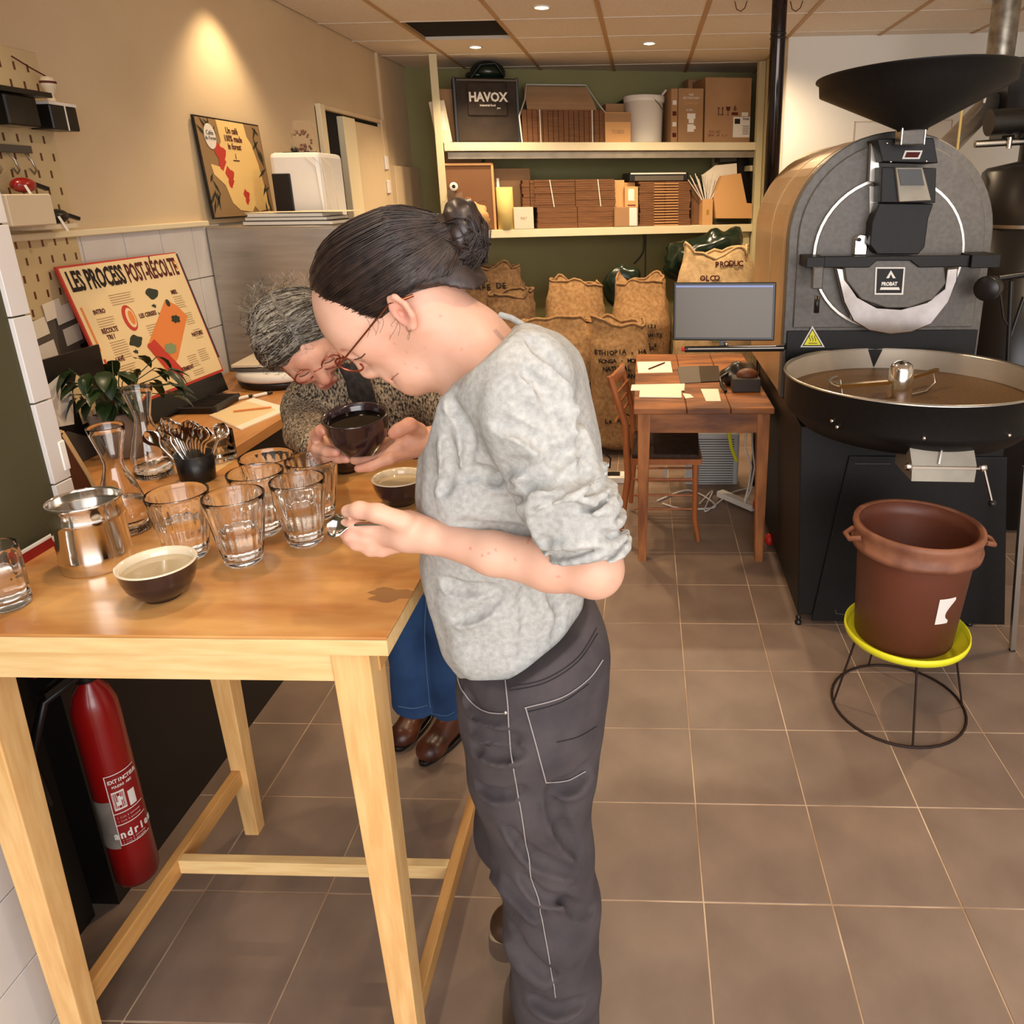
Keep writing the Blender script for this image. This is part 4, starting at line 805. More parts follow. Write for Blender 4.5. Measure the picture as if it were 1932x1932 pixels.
# small framed jar/cup poster panel at the far left below the pegboard
b = thing('leaflet_stack', 'dark printed leaflets and cards pinned under the peg board', 'leaflets', (WX+.012, .52, 1.0))
MB().box(-.005, 0, -.16, .10, 0, .38).build('backing', M['grey'], b)
for k in range(9):
    y, z = -.14+.2*random.random(), .03+.28*random.random(); blob('card', [(y, z), (y+.07, z+.01), (y+.065, z+.06), (y-.003, z+.05)], random.choice([M['label'], M['blackp'], M['taupe'], M['paper'], M['bowl']]), b, .0005+.0006*k)
b = thing('printed_cups_picture', 'black and white picture of coffee pots behind the plant', 'picture', (-1.70, .26, CT))
MB().box(-.008, 0, -.10, .16, 0, .30).build('board', M['blackp'], b)
blob('pot_shape', [(-.06, .12), (.0, .11), (.02, .20), (-.01, .25), (-.07, .23)], M['label'], b, .0006); blob('jug_shape', [(.03, .10), (.09, .10), (.10, .20), (.05, .24), (.02, .19)], M['poster'], b, .0006); blob('stain_shape', [(-.10, .0), (.06, .0), (.04, .06), (-.03, .10), (-.09, .08)], M['grey'], b, .0006)
for k in range(7): a = 2.2*k; blob('twig', [(.06, .16), (.06+.025*math.cos(a), .16+.03*math.sin(a)), (.062+.02*math.cos(a+.3), .16+.02*math.sin(a+.3))], M['ink'], b, .0012)
# ---------------------------------------------------------- peg board
b = thing('peg_board', 'cream peg board with hooks, shelves and boxes, at the left edge on the wall', 'peg board', (WX+.001, .36, 1.25))
MB().box(0, .012, -.35, .292, .02, .745, ch=.002).build('board', M['peg'], b)
hl = MB()
for r in range(15):
    for k in range(13):
        y = -.33+.048*k+(.024 if r % 2 else 0); z = .03+.047*r
        if y < .28: hl.box(.0118, .0126, y-.0035, y+.0035, z, z+.021)
hb = hl.build('holes', M['ochre'], b); hb['kind'] = 'stuff'
MB().box(.012, .10, -.25, .20, .615, .628).build('shelf', M['blackp'], b)
for y, m_ in ((-.14, 'smoke'), (.04, 'smoke')): MB().box(.014, .09, y, y+.11, .535, .612, ch=.004).build('drawer', M[m_], b)
bx = thing('smoked_box', 'smoked box of dark coffee standing out from the peg board shelf', 'box', (WX+.05, .60, 1.785)); MB().box(-.03, .04, -.045, .06, 0, .065, ch=.003).build('box_body', M['blackp'], bx); MB().box(-.03, .041, -.046, .061, .065, .073).build('lid', M['label'], bx); MB().box(.0405, .042, .01, .014, 0, .065).build('divider', M['label'], bx)
gs = thing('gauge_bulb', 'small round gauge with a red lead on top of the smoked box', 'gauge', (WX+.06, .610, 1.8585))
MB().lathe([(.0005, 0), (.012, 0), (.011, .008), (.008, .02), (.013, .030), (.019, .042), (.020, .052), (.016, .066), (.0005, .070)], 20).build('gauge_body', M['cream'], gs); MB().lathe([(.0205, .050), (.0205, .056)], 20).build('band', M['inkr'], gs); MB().tube([(0, 0, .068), (-.01, -.04, .085), (-.03, -.075, .11)], .002, 6).build('lead', M['inkr'], gs)
MB().box(.012, .03, -.2, .17, .47, .49).build('hook_rail', M['grey'], b)
for k in range(6): y = -.16+.06*k; MB().tube([(.03, y, .47), (.045, y, .45), (.045, y+.01, .425), (.035, y+.012, .415), (.025, y+.012, .43)], .003, 6).build('hook', M['chrome2'], b)
MB().box(.012, .09, .03, .20, .268, .280).build('shelf', M['cream'], b); MB().box(.012, .12, -.07, .085, .281, .362, ch=.003).build('bin', M['cream'], b)
for k, (y, z, m_, lb) in enumerate(((.42, 1.615, 'red', 'red and black tool resting on the cream bin of the peg board'), (.515, 1.5315, 'blackp', 'black camera-like tool on the peg board shelf'))):
    tt = thing('hand_tool', lb, 'tool', (WX+.07, y, z)); MB().sphere((0, 0, .02), (.025, .038, .02)).build('tool_body', M[m_], tt); MB().bar((.0, .03, .025), (.01, .07, .01), .014, .010).build('handle', M['blackp'], tt); MB().bar((.02, -.02, .02), (.03, -.01, -.02), .006, .006).build('tag', M['label'], tt)
# ================================================================== shelf along the olive wall
SA = math.radians(14.2); su = np.array([math.cos(SA), math.sin(SA), 0]); sv = np.array([-math.sin(SA), math.cos(SA), 0]); S0 = np.array([-1.49, 3.74, 0])
def sh(px, py, dv=0.):
    """(u, z) on the shelf front plane pushed back by dv"""
    p = atp(px, py, S0+sv*dv, sv); return float(np.dot(p-S0, su)), float(p[2])
Z1, Z2 = 1.925, 1.345
sf = thing('storage_shelf', 'cream wall-to-wall shelf with two loaded boards between timber uprights', 'shelf', tuple(S0), rz=SA)
SL = 2.24
for Z, nm in ((Z1, 'shelf_board'), (Z2, 'shelf_board')): MB().box(0, SL, 0, .52, Z-.055, Z, ch=.002).build(nm, M['shelf'], sf)
MB().box(.02, SL, .02, .045, Z1-.105, Z1-.062).build('light_rail', M['dull'], sf)
for u0, vv, w_ in ((-.055, -.01, .05), (SL, -.01, .05), (-.03, .47, .04), (SL-.16, .47, .04)): MB().box(u0, u0+w_, vv, vv+.045, 0, HC-.004 if vv < 0.1 else Z1-.06, ch=.002).build('upright', M['upr'], sf)
MB().box(SL-.02, SL+.0, .04, .46, Z1-.20, Z1-.16, ch=.002).build('bracket', M['upr'], sf)
MB().box(SL-.10, SL, .05, .08, .9, Z2-.06).build('side_batten', M['upr'], sf)
def sthing(name, label, cat, u, v, z, group=None, rz=0, rot=None):
    p = S0+su*u+sv*v; t = thing(name, label, cat, (p[0], p[1], z), rz=SA+rz, group=group)
    if rot is not None: t.rotation_euler = (rot[0], rot[1], SA+rot[2])
    return t
def rect(x0, x1, y0, y1, dv):
    a = sh(x0, y1, dv); b = sh(x1, y0, dv); return a[0], b[0], b[1]-a[1]
def carton(x0, x1, y0, y1, dv, Z, label, m_='card', depth=.3, flaps=False, tape=False, group='cartons on the storage shelf', name='cardboard_box', lean=0, base=None):
    u0, u1, h = rect(x0, x1, y0, y1, dv); h = sh(x1, y0, dv)[1]-(base or Z); w = u1-u0
    t = sthing(name, label, 'box', (u0+u1)/2, dv, base or Z+.001, group, rot=(0, lean, 0))
    if flaps:
        q = MB(); q.box(-w/2, w/2, 0, .004, 0, h); q.box(-w/2, w/2, depth-.004, depth, 0, h); q.box(-w/2, -w/2+.004, 0, depth, 0, h); q.box(w/2-.004, w/2, 0, depth, 0, h); q.box(-w/2, w/2, 0, depth, 0, .004); q.build('carton_walls', M[m_], t)
        MB().bar((-w/2, depth, h), (-w/2+.03, depth+.02, h+.05), .004, .12).build('flap', M[m_], t)
    else: MB().box(-w/2, w/2, 0, depth, 0, h, ch=.003).build('carton_body', M[m_], t)
    if tape: MB().box(-.02, .02, -.001, depth, h-.03, h+.001).build('tape', M['cardl'], t)
    return t, w, h
def stxt(t, s, u, z, size, m_='ink', sx=1., bold=0., dy=-.0012): return text('lettering', s, size, M[m_], t, (u, dy, z), (1, 0, 0), (0, 0, 1), .0004, sx, bold)
def spat(t, u0, u1, z0, z1, m_, nm='label', dy=-.0015): return MB().box(u0, u1, dy, .002, z0, z1).build(nm, M[m_], t)
# ---- upper board
carton(822, 858, 168, 262, .20, Z1, 'plain brown carton hidden at the left end of the upper board', depth=.2)
t, w, h = carton(824, 848, 190, 264, .06, Z1, 'narrow cream carton with a white label leaning on the left upright', 'cream', depth=.12, lean=-.13); spat(t, -w*.3, w*.3, h*.3, h*.75, 'label')
u0, u1, _ = rect(858, 980, 145, 262, .10); hgt = sh(980, 148, .10)[1]-Z1
t = sthing('delivery_bag', 'dark canvas bag lettered HAVOX on the upper board', 'bag', (u0+u1)/2, .10, Z1+.001); w = u1-u0
q = MB(); q.box(-w/2+.005, w/2-.01, 0, .25, 0, hgt, ch=.012); q.build('bag_body', M['havox'], t, bevel=.012)
for x in (-w/2+.01, w/2-.03): MB().box(x, x+.02, -.004, .25, .0, hgt+.004, ch=.003).build('strap', M['blackp'], t)
MB().box(-w*.28, w*.30, -.012, .004, hgt*.42, hgt*.93, ch=.006).build('pocket', M['havox'], t, bevel=.004)
MB().box(-w*.42, w*.46, -.006, .0, hgt*.95, hgt*.975).build('piping', M['grey'], t)
stxt(t, 'HAVOX', 0.01, hgt*.70, .080, 'label', .92, .003, -.0135); stxt(t, 'Industrial food', 0.005, hgt*.58, .020, 'label', .9, .0004, -.0135); stxt(t, 'pro', .08, hgt*.54, .016, 'label', 1, .0004, -.0135)
t = sthing('black_pouch', 'dark crumpled pouch on top of the HAVOX bag', 'pouch', (u0+u1)/2+.03, .28, Z1+hgt+.004)
MB().sphere((0, 0, .055), (.125, .10, .075), 20, 12).sphere((-.07, 0, .03), (.09, .08, .035), 14, 8).build('pouch_body', M['bag'], t); MB().tube([(-.12, -.08, .01), (-.05, -.10, .09), (.05, -.10, .10), (.11, -.07, .02)], .008, 6).build('cord', M['blackp'], t)
# wrapped bundle of flattened cartons
u0, u1, _ = rect(985, 1142, 205, 262, .06); t = sthing('wrapped_carton_bundle', 'plastic wrapped bundle of flattened cartons on the upper board', 'bundle', (u0+u1)/2, .06, Z1+.001); w = u1-u0; hb = sh(1142, 208, .06)[1]-Z1; ht = sh(1100, 158, .30)[1]-Z1
n = 16
for k in range(n):
    x = -w/2+.006+(w-.012)*k/n; MB().box(x, x+(w-.012)/n*.86, .0, .012, .004, hb).build('carton_sheet', M['cardd'], t)
MB().box(-w/2+.01, w/2-.012, .012, .44, .004, hb-.004).build('carton_block', M['cardd'], t)
for k in range(14):
    y = .03+.03*k; z = hb+(ht-hb)*k/13; MB().box(-w/2+.05+.0015*k, w/2-.05, y, y+.017, z-.06, z).build('carton_sheet', M['card'], t)
for x in (-w*.28, w*.34): MB().box(x-.003, x+.003, -.002, .0, .0, hb).build('strap', M['label'], t)
MB().tube([(-w/2, -.004, .0), (-w/2-.012, -.004, hb*.8), (-w/2+.05, .2, hb+.08), (-w/2+.09, .42, ht+.01), (w/2-.06, .42, ht+.012), (w/2-.01, .2, hb+.06), (w/2, -.004, hb*.9), (w/2+.006, -.004, 0)], .006, 6).build('wrap_edge', M['label'], t)
t, w, h = carton(1142, 1190, 212, 262, .04, Z1, 'pale open carton with a scribbled word beside the white bucket', 'cardl', depth=.2); stxt(t, 'TUBES', 0, h*.35, .035, 'taupe', .9)
spat(t, -w/2, w/2, h*.68, h*.97, 'card', 'carton_flap')
carton(1143, 1190, 196, 225, .26, Z1, 'small brown carton standing behind the scribbled carton', depth=.15)
u0, u1, _ = rect(1188, 1262, 178, 262, .05); hb = sh(1262, 178, .05)[1]-Z1; r = (u1-u0)/2
t = sthing('white_tub', 'large white lidless plastic tub on the upper board', 'bucket', (u0+u1)/2, .06+r, Z1+.001)
MB().lathe([(.0005, 0), (r*.86, 0), (r*.90, .01), (r*.97, hb*.86), (r*1.02, hb*.86), (r*1.04, hb*.9), (r*1.04, hb*.985), (r*1.0, hb), (r*.94, hb), (r*.92, hb*.9), (r*.84, .01), (.0005, .01)], 44).build('tub_body', M['white'], t)
MB().tube([(r*.2, -r*1.0, hb*.93), (r*.55, -r*.92, hb*.80), (r*.9, -r*.55, hb*.66)], .003, 6).build('handle', M['grey'], t); MB().bar((r*.8, -.02, hb*.98), (r*1.1, -.02, hb*1.13), .03, .012).build('clip', M['label'], t)
t = sthing('folded_bag', 'dark folded bag behind the white tub', 'bag', (u0+u1)/2-.03, .40, Z1+.001); MB().sphere((0, 0, .17), (.20, .06, .17), 16, 8).build('bag_body', M['bag'], t)
t, w, h = carton(1279, 1328, 167, 262, .05, Z1, 'brown carton printed with a coffee dripper and a cup', depth=.28)
spat(t, -w*.14, w*.18, h*.44, h*.54, 'label', 'printed_dripper'); spat(t, -w*.08, w*.12, h*.36, h*.44, 'label', 'printed_dripper'); spat(t, -w*.13, w*.13, h*.20, h*.34, 'label', 'printed_cup'); spat(t, w*.13, w*.20, h*.25, h*.31, 'label', 'printed_cup')
stxt(t, 'V60', 0, h*.88, .022, 'label'); stxt(t, 'BEST FROM FARM', 0, h*.82, .020, 'label', .75); stxt(t, 'COFFEE SET', 0, h*.72, .024, 'cardl', .8); stxt(t, 'FILTERS', -.01, h*.60, .018, 'label', .8)
t, w, h = carton(1266, 1279, 167, 262, .05, Z1, 'narrow side of a coffee carton with brush shapes, beside the dripper carton', 'card', depth=.26)
for k in range(4): spat(t, -w*.3, w*.3, h*(.1+.2*k), h*(.18+.2*k), 'label' if k % 2 else 'inkr', 'printed_shape')
carton(1298, 1330, 150, 200, .36, Z1, 'carton standing behind the dripper carton', depth=.14)
t, w, h = carton(1329, 1419, 147, 262, .05, Z1, 'tall brown carton with fragile marks and a shipping label', depth=.34)
for dx in (-.02, .01): MB().bar((w*-.15+dx, -.001, h*.43), (w*-.15+dx, -.001, h*.52), .003, .005).build('arrow_mark', M['inkr'], t); MB().prism([(w*-.15+dx-.008, h*.52), (w*-.15+dx+.008, h*.52), (w*-.15+dx, h*.555)], .001, ((0, -.0015, 0), (1, 0, 0), (0, 0, 1), (0, -1, 0))).build('arrow_mark', M['inkr'], t)
spat(t, w*-.22, w*-.09, h*.425, h*.435, 'inkr', 'mark'); MB().prism([(-w*.05, h*.555), (w*.05, h*.555), (w*.035, h*.50), (0, h*.485), (-w*.035, h*.50)], .001, ((0, -.0015, 0), (1, 0, 0), (0, 0, 1), (0, -1, 0))).build('glass_mark', M['inkr'], t); spat(t, -w*.005, w*.005, h*.43, h*.49, 'inkr', 'glass_mark'); spat(t, -w*.03, w*.03, h*.425, h*.434, 'inkr', 'glass_mark')
stxt(t, '6', w*.15, h*.53, .05, 'inkr', 1, .001); spat(t, w*.08, w*.22, h*.425, h*.47, 'inkr', 'mark')
spat(t, w*.12, w*.49, h*.08, h*.40, 'label', 'shipping_label'); spat(t, w*.30, w*.44, h*.41, h*.47, 'label', 'shipping_label'); stxt(t, 'Ecoya', w*.40, h*.37, .022, 'ink', .9, .0006, -.0022); spat(t, w*.15, w*.27, h*.29, h*.37, 'ink', 'barcode', -.0022)
for k in range(5): spat(t, w*.33, w*.47, h*(.13+.03*k), h*(.14+.03*k), 'grey', 'print_line', -.0022)
stxt(t, 'POS 1267', -w*.28, h*.165, .024, 'inkr', .9); stxt(t, 'GRW   69   d - 3', -w*.22, h*.11, .024, 'inkr', .9)
# ---- lower board
carton(830, 908, 290, 330, .34, Z2, 'wide brown carton at the back of the lower board, under the upper board', depth=.12)
t, w, h = carton(838, 930, 308, 415, .05, Z2, 'open dark-inside carton standing on edge at the left of the lower board', 'cardi', depth=.27)
for a in ((-w/2, -w/2+.016, 0, h), (w/2-.016, w/2, 0, h), (-w/2, w/2, h-.014, h)): MB().box(a[0], a[1], -.012, .0, a[2], a[3]).build('box_edge', M['cardl'], t)
u_, z_ = sh(856, 352, -.02)
t = sthing('paper_roll', 'white paper roll lying end-on in front of the open carton', 'roll', u_, -.02, z_); MB().lathe([(.012, -.0), (.028, 0), (.029, .003), (.029, .06)], 24, R=rotm(math.radians(-90))).build('roll', M['label'], t)
MB().sphere((0, .02, 0), (.013, .004, .013)).build('core', M['blackp'], t)
def crumple(name, u, v, z, r, lab, cat, m_, seed=0, amp=.25, grp=None):
    t = sthing(name, lab, cat, u, v, z, grp); q = MB(); q.sphere((0, 0, r[2]), r, 28, 18); o = q.build('crumpled_body', m_, t)
    for v_ in o.data.vertices:
        c = v_.co; n_ = mnoise.noise(c*9+Vector((seed, 0, 0)))*amp+mnoise.noise(c*24+Vector((seed, 3, 0)))*amp*.5; v_.co = Vector((c.x*(1+n_), c.y*(1+n_), max(0.001, c.z*(1+n_*.8))))
    return t
u_, _ = sh(856, 400, .0); crumple('plastic_wrap', u_+.0, -.02, Z2+.002, (.085, .06, .13), 'crumpled clear packing film at the left end of the lower board', 'packing film', M['film'], 1, .5)
u_, _ = sh(895, 400, .0); crumple('kraft_paper', u_, -.03, Z2+.002, (.105, .06, .085), 'crumpled kraft paper spilling in front of the open carton', 'paper', M['cardl'], 4, .45)
u_, z_ = sh(903, 372, -.03); t = sthing('paper_tube', 'open kraft tube sticking up out of the crumpled paper', 'tube', u_, -.03, Z2+.07, rot=(.3, -.6, 0)); MB().lathe([(.022, 0), (.028, .12), (.040, .17)], 20).build('tube', M['cardl'], t)
carton(931, 1000, 318, 415, .22, Z2, 'open brown carton behind the yellow roll', depth=.22, flaps=True)
t = sthing('folded_bag', 'dark bag peeking over the open brown carton', 'bag', sh(960, 318, .3)[0], .40, Z2+.15); MB().sphere((0, 0, .12), (.12, .05, .12), 14, 8).build('bag_body', M['bag'], t)
u0, u1, _ = rect(940, 968, 353, 418, .0); hh = sh(968, 353, 0)[1]-Z2; t = sthing('yellow_roll', 'yellow kraft paper roll standing on the lower board', 'roll', (u0+u1)/2, .05, Z2+.001); MB().lathe([(.0005, 0), ((u1-u0)/2, 0), ((u1-u0)/2, hh), ((u1-u0)/2-.01, hh), ((u1-u0)/2-.011, .01)], 28).build('roll', M['ykraft'], t)
u_, z_ = sh(943, 346, .05); t = sthing('white_dowel', 'thin white tube behind the yellow roll', 'tube', u_-.01, .10, Z2+.001); MB().lathe([(.0005, 0), (.010, 0), (.010, hh+.06), (.0005, hh+.06)], 12).build('tube', M['label'], t)
t, w, h = carton(970, 1006, 391, 418, .0, Z2, 'small cream carton marked DILT between the yellow roll and the dark stack', 'cream', depth=.1); stxt(t, 'DILT', 0, h*.5, .022, 'taupe')
# stacks of flattened dark cartons
def flatstack(x0, x1, y0, y1, dv, zb, lab, n, m_='cardd', name='flat_carton_stack', strings=()):
    u0, u1, _ = rect(x0, x1, y0, y1, dv); ztop = sh(x1, y0, dv)[1]; h = ztop-zb; w = u1-u0; t = sthing(name, lab, 'carton stack', (u0+u1)/2, dv, zb+.001, 'stacks of flattened cartons')
    for k in range(n):
        z = h*k/n; j = random.uniform(-.006, .006); j2 = random.uniform(-.006, .006)
        for sg in (-1, 1):
            a, b_ = (-w/2+j, -.002) if sg < 0 else (.002, w/2+j2); MB().box(a, b_, 0+random.uniform(0, .005), .30, z+.0006, z+h/n-.0006).build('carton_sheet', M[m_], t)
    for s_ in strings: MB().box(s_[0]*w-.003, s_[0]*w+.003, -.003, .0, s_[1]*h, s_[2]*h, R=rotm(0, s_[3], 0)).build('string', M['label'], t)
    return t, w, h
zt = sh(1163, 389, .03)[1]
flatstack(1015, 1163, 389, 418, .03, Z2, 'lower bundle of flattened dark cartons on the lower board', 4)
t, w, h = flatstack(1010, 1160, 338, 388, .03, zt, 'upper bundle of flattened dark cartons tied with white strings', 12, strings=((-.29, .0, 1., -.14), (.30, .0, 1., -.1)))
t, w, h = flatstack(988, 1012, 340, 388, .05, zt, 'loose sheaf of ragged cartons at the left of the tied bundle', 8)
carton(1160, 1178, 340, 388, .06, Z2, 'thin light carton between the tied bundle and the labelled carton', 'cardl', depth=.2)
t, w, h = carton(1160, 1204, 390, 416, .0, Z2, 'low brown carton with a white label, right of the lower bundle', depth=.15); spat(t, w*.12, w*.45, h*.05, h*.95, 'label')
t, w, h = carton(1179, 1204, 352, 388, .02, Z2, 'small kraft coffee carton with a white sticker', 'cardl', depth=.1, base=Z2+.085); spat(t, -w*.25, w*.2, h*.5, h*.92, 'label'); spat(t, -w*.3, w*.3, h*.32, h*.36, 'inkr', 'print_line'); spat(t, -w*.1, w*.1, h*.12, h*.2, 'gold', 'round_mark')
MB().box(-w/2, w/2, .095, .099, h, h+.03).build('flap', M['cardl'], t)
t, w, h = flatstack(1207, 1303, 342, 413, .04, Z2, 'stack of flat brown cartons with pale folded edges under the black case', 20, 'cardd')
for k in range(16): MB().box(-w*.22, w*.26, -.006, .004, h*(k+.1)/16, h*(k+.38)/16).build('pale_edge', M['cardl'], t)
zt2 = sh(1303, 342, .04)[1]
u0, u1, _ = rect(1188, 1300, 322, 340, .05); t = sthing('black_case', 'black laptop case lying on the stack of flat cartons', 'case', (u0+u1)/2, .06, zt2+.002); w = u1-u0
MB().box(-w/2, w/2, 0, .24, 0, .060, ch=.006).build('case_body', M['blackp'], t, bevel=.004); MB().box(-w/2+.01, w/2-.02, -.003, .2, .050, .060).build('lid_edge', M['label'], t); MB().box(-w/2+.04, w/2-.04, -.004, .0, .006, .040).build('front', M['grey'], t)
carton(1304, 1324, 348, 414, .10, Z2, 'dark carton edge between the stack of cartons and the straws', 'cardi', depth=.2)
u0, u1, _ = rect(1326, 1346, 376, 412, .0); hh = sh(1346, 376, 0)[1]-Z2; t = sthing('kraft_cup', 'square kraft holder packed with white paper straws', 'holder', (u0+u1)/2, .01, Z2+.001); w = u1-u0
MB().box(-w/2, w/2, 0, w, 0, hh).build('holder_body', M['cardl'], t); MB().box(-.01, .01, -.001, .0, hh*.4, hh*.6).build('round_mark', M['gold'], t)
for k in range(18):
    a = -1+2*k/17; s = sthing('paper_straw', 'white paper straw fanning out of the kraft holder', 'straw', (u0+u1)/2+a*.02, .03+.01*(k % 3), Z2+hh-.03, 'paper straws in the kraft holder'); ln = .17+.05*((k*.618) % 1)
    MB().tube([(0, 0, 0), (a*.13, .0, ln)], .0035, 6).build('straw', M['label'], s)
def slab(pts, dv, z0, h, lab, cat, m_, name, grp=None):
    q = [sh(x, y, dv) for x, y in pts]; uc = sum(a for a, _ in q)/len(q); t = sthing(name, lab, cat, uc, dv, z0, grp)
    MB().prism([(a-uc, z-z0) for a, z in q], h, ((0, 0, 0), (1, 0, 0), (0, 0, 1), (0, 1, 0))).build('sheet', m_, t, fixn=True); return t
slab([(1351, 412), (1347, 372), (1362, 332), (1398, 327), (1409, 383), (1419, 384), (1419, 412)], .0, Z2+.001, .05, 'kraft envelope standing among the papers on the lower board', 'envelope', M['cardl'], 'kraft_envelope')
slab([(1340, 395), (1326, 330), (1350, 312), (1390, 308), (1392, 395)], .08, Z2+.001, .02, 'white papers standing behind the straws', 'paper', M['paper'], 'white_papers')
slab([(1392, 412), (1392, 285), (1412, 285), (1421, 405), (1421, 412)], .16, Z2+.001, .10, 'black binder with pale lettering at the right end of the lower board', 'binder', M['blackp'], 'black_binder')
slab([(1358, 282), (1425, 280), (1425, 302), (1358, 306)], .18, Z2+.001+.35, .12, 'dark books lying under the upper board at its right end', 'book', M['grey'], 'dark_books')
# cable hanging under the shelf
o_ = atp(1215, 430, S0+sv*.5, sv); t = thing('hanging_cable', 'black cable with a plug hanging under the lower board', 'cable', tuple(o_))
pts = [atp(x, y, S0+sv*.5, sv)-o_ for x, y in ((1213, 432), (1216, 455), (1214, 475), (1208, 485), (1196, 498))]; MB().tube(pts, .006, 6).build('cable', M['blackp'], t)
MB().tube([atp(x, y, S0+sv*.5, sv)-o_ for x, y in ((1219, 432), (1218, 470), (1217, 530))], .004, 6).build('cable', M['blackp'], t)
# ---- sacks
def sdf_blob_sack(): pass
def sack(px, py0, py1, wpx, y, lab, m_, seed, lean=0, depth=.22, rows=(), name='burlap_sack', zb=0., open_=True, grp='burlap coffee sacks under the shelf'):
    """px centre, py0 top row, py1 base row (or floor)"""
    base = at(px, py1, 1, y); topz = at(px, py0, 1, y)[2]; wd = abs(at(px+wpx/2, (py0+py1)/2, 1, y)[0]-at(px-wpx/2, (py0+py1)/2, 1, y)[0])/2
    z0 = zb; h = topz-z0; t = thing(name, lab, 'sack', (base[0], y+depth, z0), rz=0, group=grp); n, m = 44, 30; V = []; F = []
    for i in range(m+1):
        u = i/m
        prof = (min(1, (u/.10)**.5) if u < .10 else 1)*(1-.10*max(0, (u-.55)/.45)**2); z = h*u
        for k in range(n):
            a = 2*PI*k/n; cx_, sx_ = math.cos(a), math.sin(a); e = .72
            x = wd*prof*math.copysign(abs(cx_)**e, cx_); yy = depth*prof*math.copysign(abs(sx_)**e, sx_)*(1-.45*max(0, (u-.7)/.3))
            p = Vector((x*3.2+seed, yy*3.2, z*3.2)); nn_ = mnoise.noise(p)*.10+mnoise.noise(p*3)*.035+.02*mnoise.noise(p*8)
            top = max(0, (u-.72)/.28); ear = .05*top*(max(0, mnoise.noise(Vector((a*1.1+seed*3, seed, 0)))*2.2)-.35); crush = 1-.16*top*(1+mnoise.noise(Vector((a*1.7, seed*2, 1)))*1.4)
            cr = mnoise.noise(Vector((x*9+seed, yy*9, z*14)))*.10*(.25+top)
            V.append((x*(1+nn_+cr)*crush+lean*u*u*.1, yy*(1+nn_+cr)*crush*(1-.25*top), max(0.001, z+h*(ear+nn_*.14*(u > .3)+.35*cr*top))))
    for i in range(m):
        for k in range(n): F.append((i*n+k, i*n+(k+1) % n, (i+1)*n+(k+1) % n, (i+1)*n+k))
    c = len(V); V.append((0, 0, h*.90)); F += [(m*n+k, m*n+(k+1) % n, c) for k in range(n)]; V.append((0, 0, .001)); F += [(k, c+1, (k+1) % n) for k in range(n)]
    raw('sack_body', V, F, m_, t, True)
    if open_: MB().tube([V[m*n+k] for k in range(n)], .009, 6, closed=True).build('rolled_edge', m_, t)
    for s, dx, zz, size, mm_ in rows:
        # lettering follows the front of the sack
        ln = len(s); adv = size*.62
        for i_, ch in enumerate(s):
            if ch == ' ': continue
            x = dx+(i_-(ln-1)/2)*adv; z = zz*h; best = min(V[:m*n], key=lambda v: (v[0]-x)**2*1+(v[2]-z)**2+(9 if v[1] > 0 else 0)); text('lettering', ch, size, mm_, t, (x, best[1]-.010, z+mnoise.noise(Vector((x*6, seed, 0)))*.02), (1, .0, .0), (0, -.1, 1), .004, .95, size*.02)
    return t
ink = M['ink']
sack(925, 500, 640, 140, 3.78, 'dark slumped sack behind the front person, left of the burlap pile', M['burlapd'], 1, depth=.16, rows=(('CAFE DE', .0, .85, .06, ink),))
sack(962, 556, 700, 100, 3.40, 'dark burlap sack with an open mouth at the left of the pile', M['burlapd'], 2, depth=.16)
sack(1085, 540, 700, 128, 3.50, 'burlap sack lettered PERU in the middle of the pile', M['burlap'], 3.3, rows=(('PERU', .02, .76, .050, ink), ('ALTIPLANO 1', .05, .70, .045, ink), ('CHANCHAMAYO', .06, .64, .040, ink)))
S_ETH = sack(1208, 533, 720, 118, 3.45, 'burlap sack with a sun mark lettered ETHIOPIA, right of the PERU sack', M['burlap'], 5.1, rows=(('ET-BIO-123', .0, .70, .036, ink), ('NO ADA WHITE', .02, .64, .036, ink), ('LOT 6', .06, .57, .036, ink)))
S_LLAMA = sack(1052, 612, 770, 158, 2.95, 'burlap sack with LLAMA lettering and a llama picture behind the front person', M['burlap'], 7.7, depth=.17, rows=(('LLAMA', .11, .50, .085, ink),))
S_NAT = sack(1172, 615, 772, 120, 2.80, 'tall burlap sack lettered NATURAL ORGANIC beside the chair', M['burlap'], 9.2, depth=.17, rows=(('ETHIOPIA - HAMA', .02, .80, .040, ink), ('KONGA - MOHAMED', .03, .745, .036, ink), ('NATURAL - TE', .04, .69, .040, ink), ('ORGANIC', .05, .635, .040, ink), ('La mer', -.03, .30, .04, ink)))
S_PALE = sack(1350, 478, 640, 160, 3.35, 'pale sack with green print lying above the monitor', M['burlapl'], 11.5, depth=.2, rows=(('OLCO', -.04, .86, .05, M['inkr']), ('PRODUCT', .10, .93, .05, M['inkr']), ('ARABICA', .0, .78, .05, M['inkr'])))
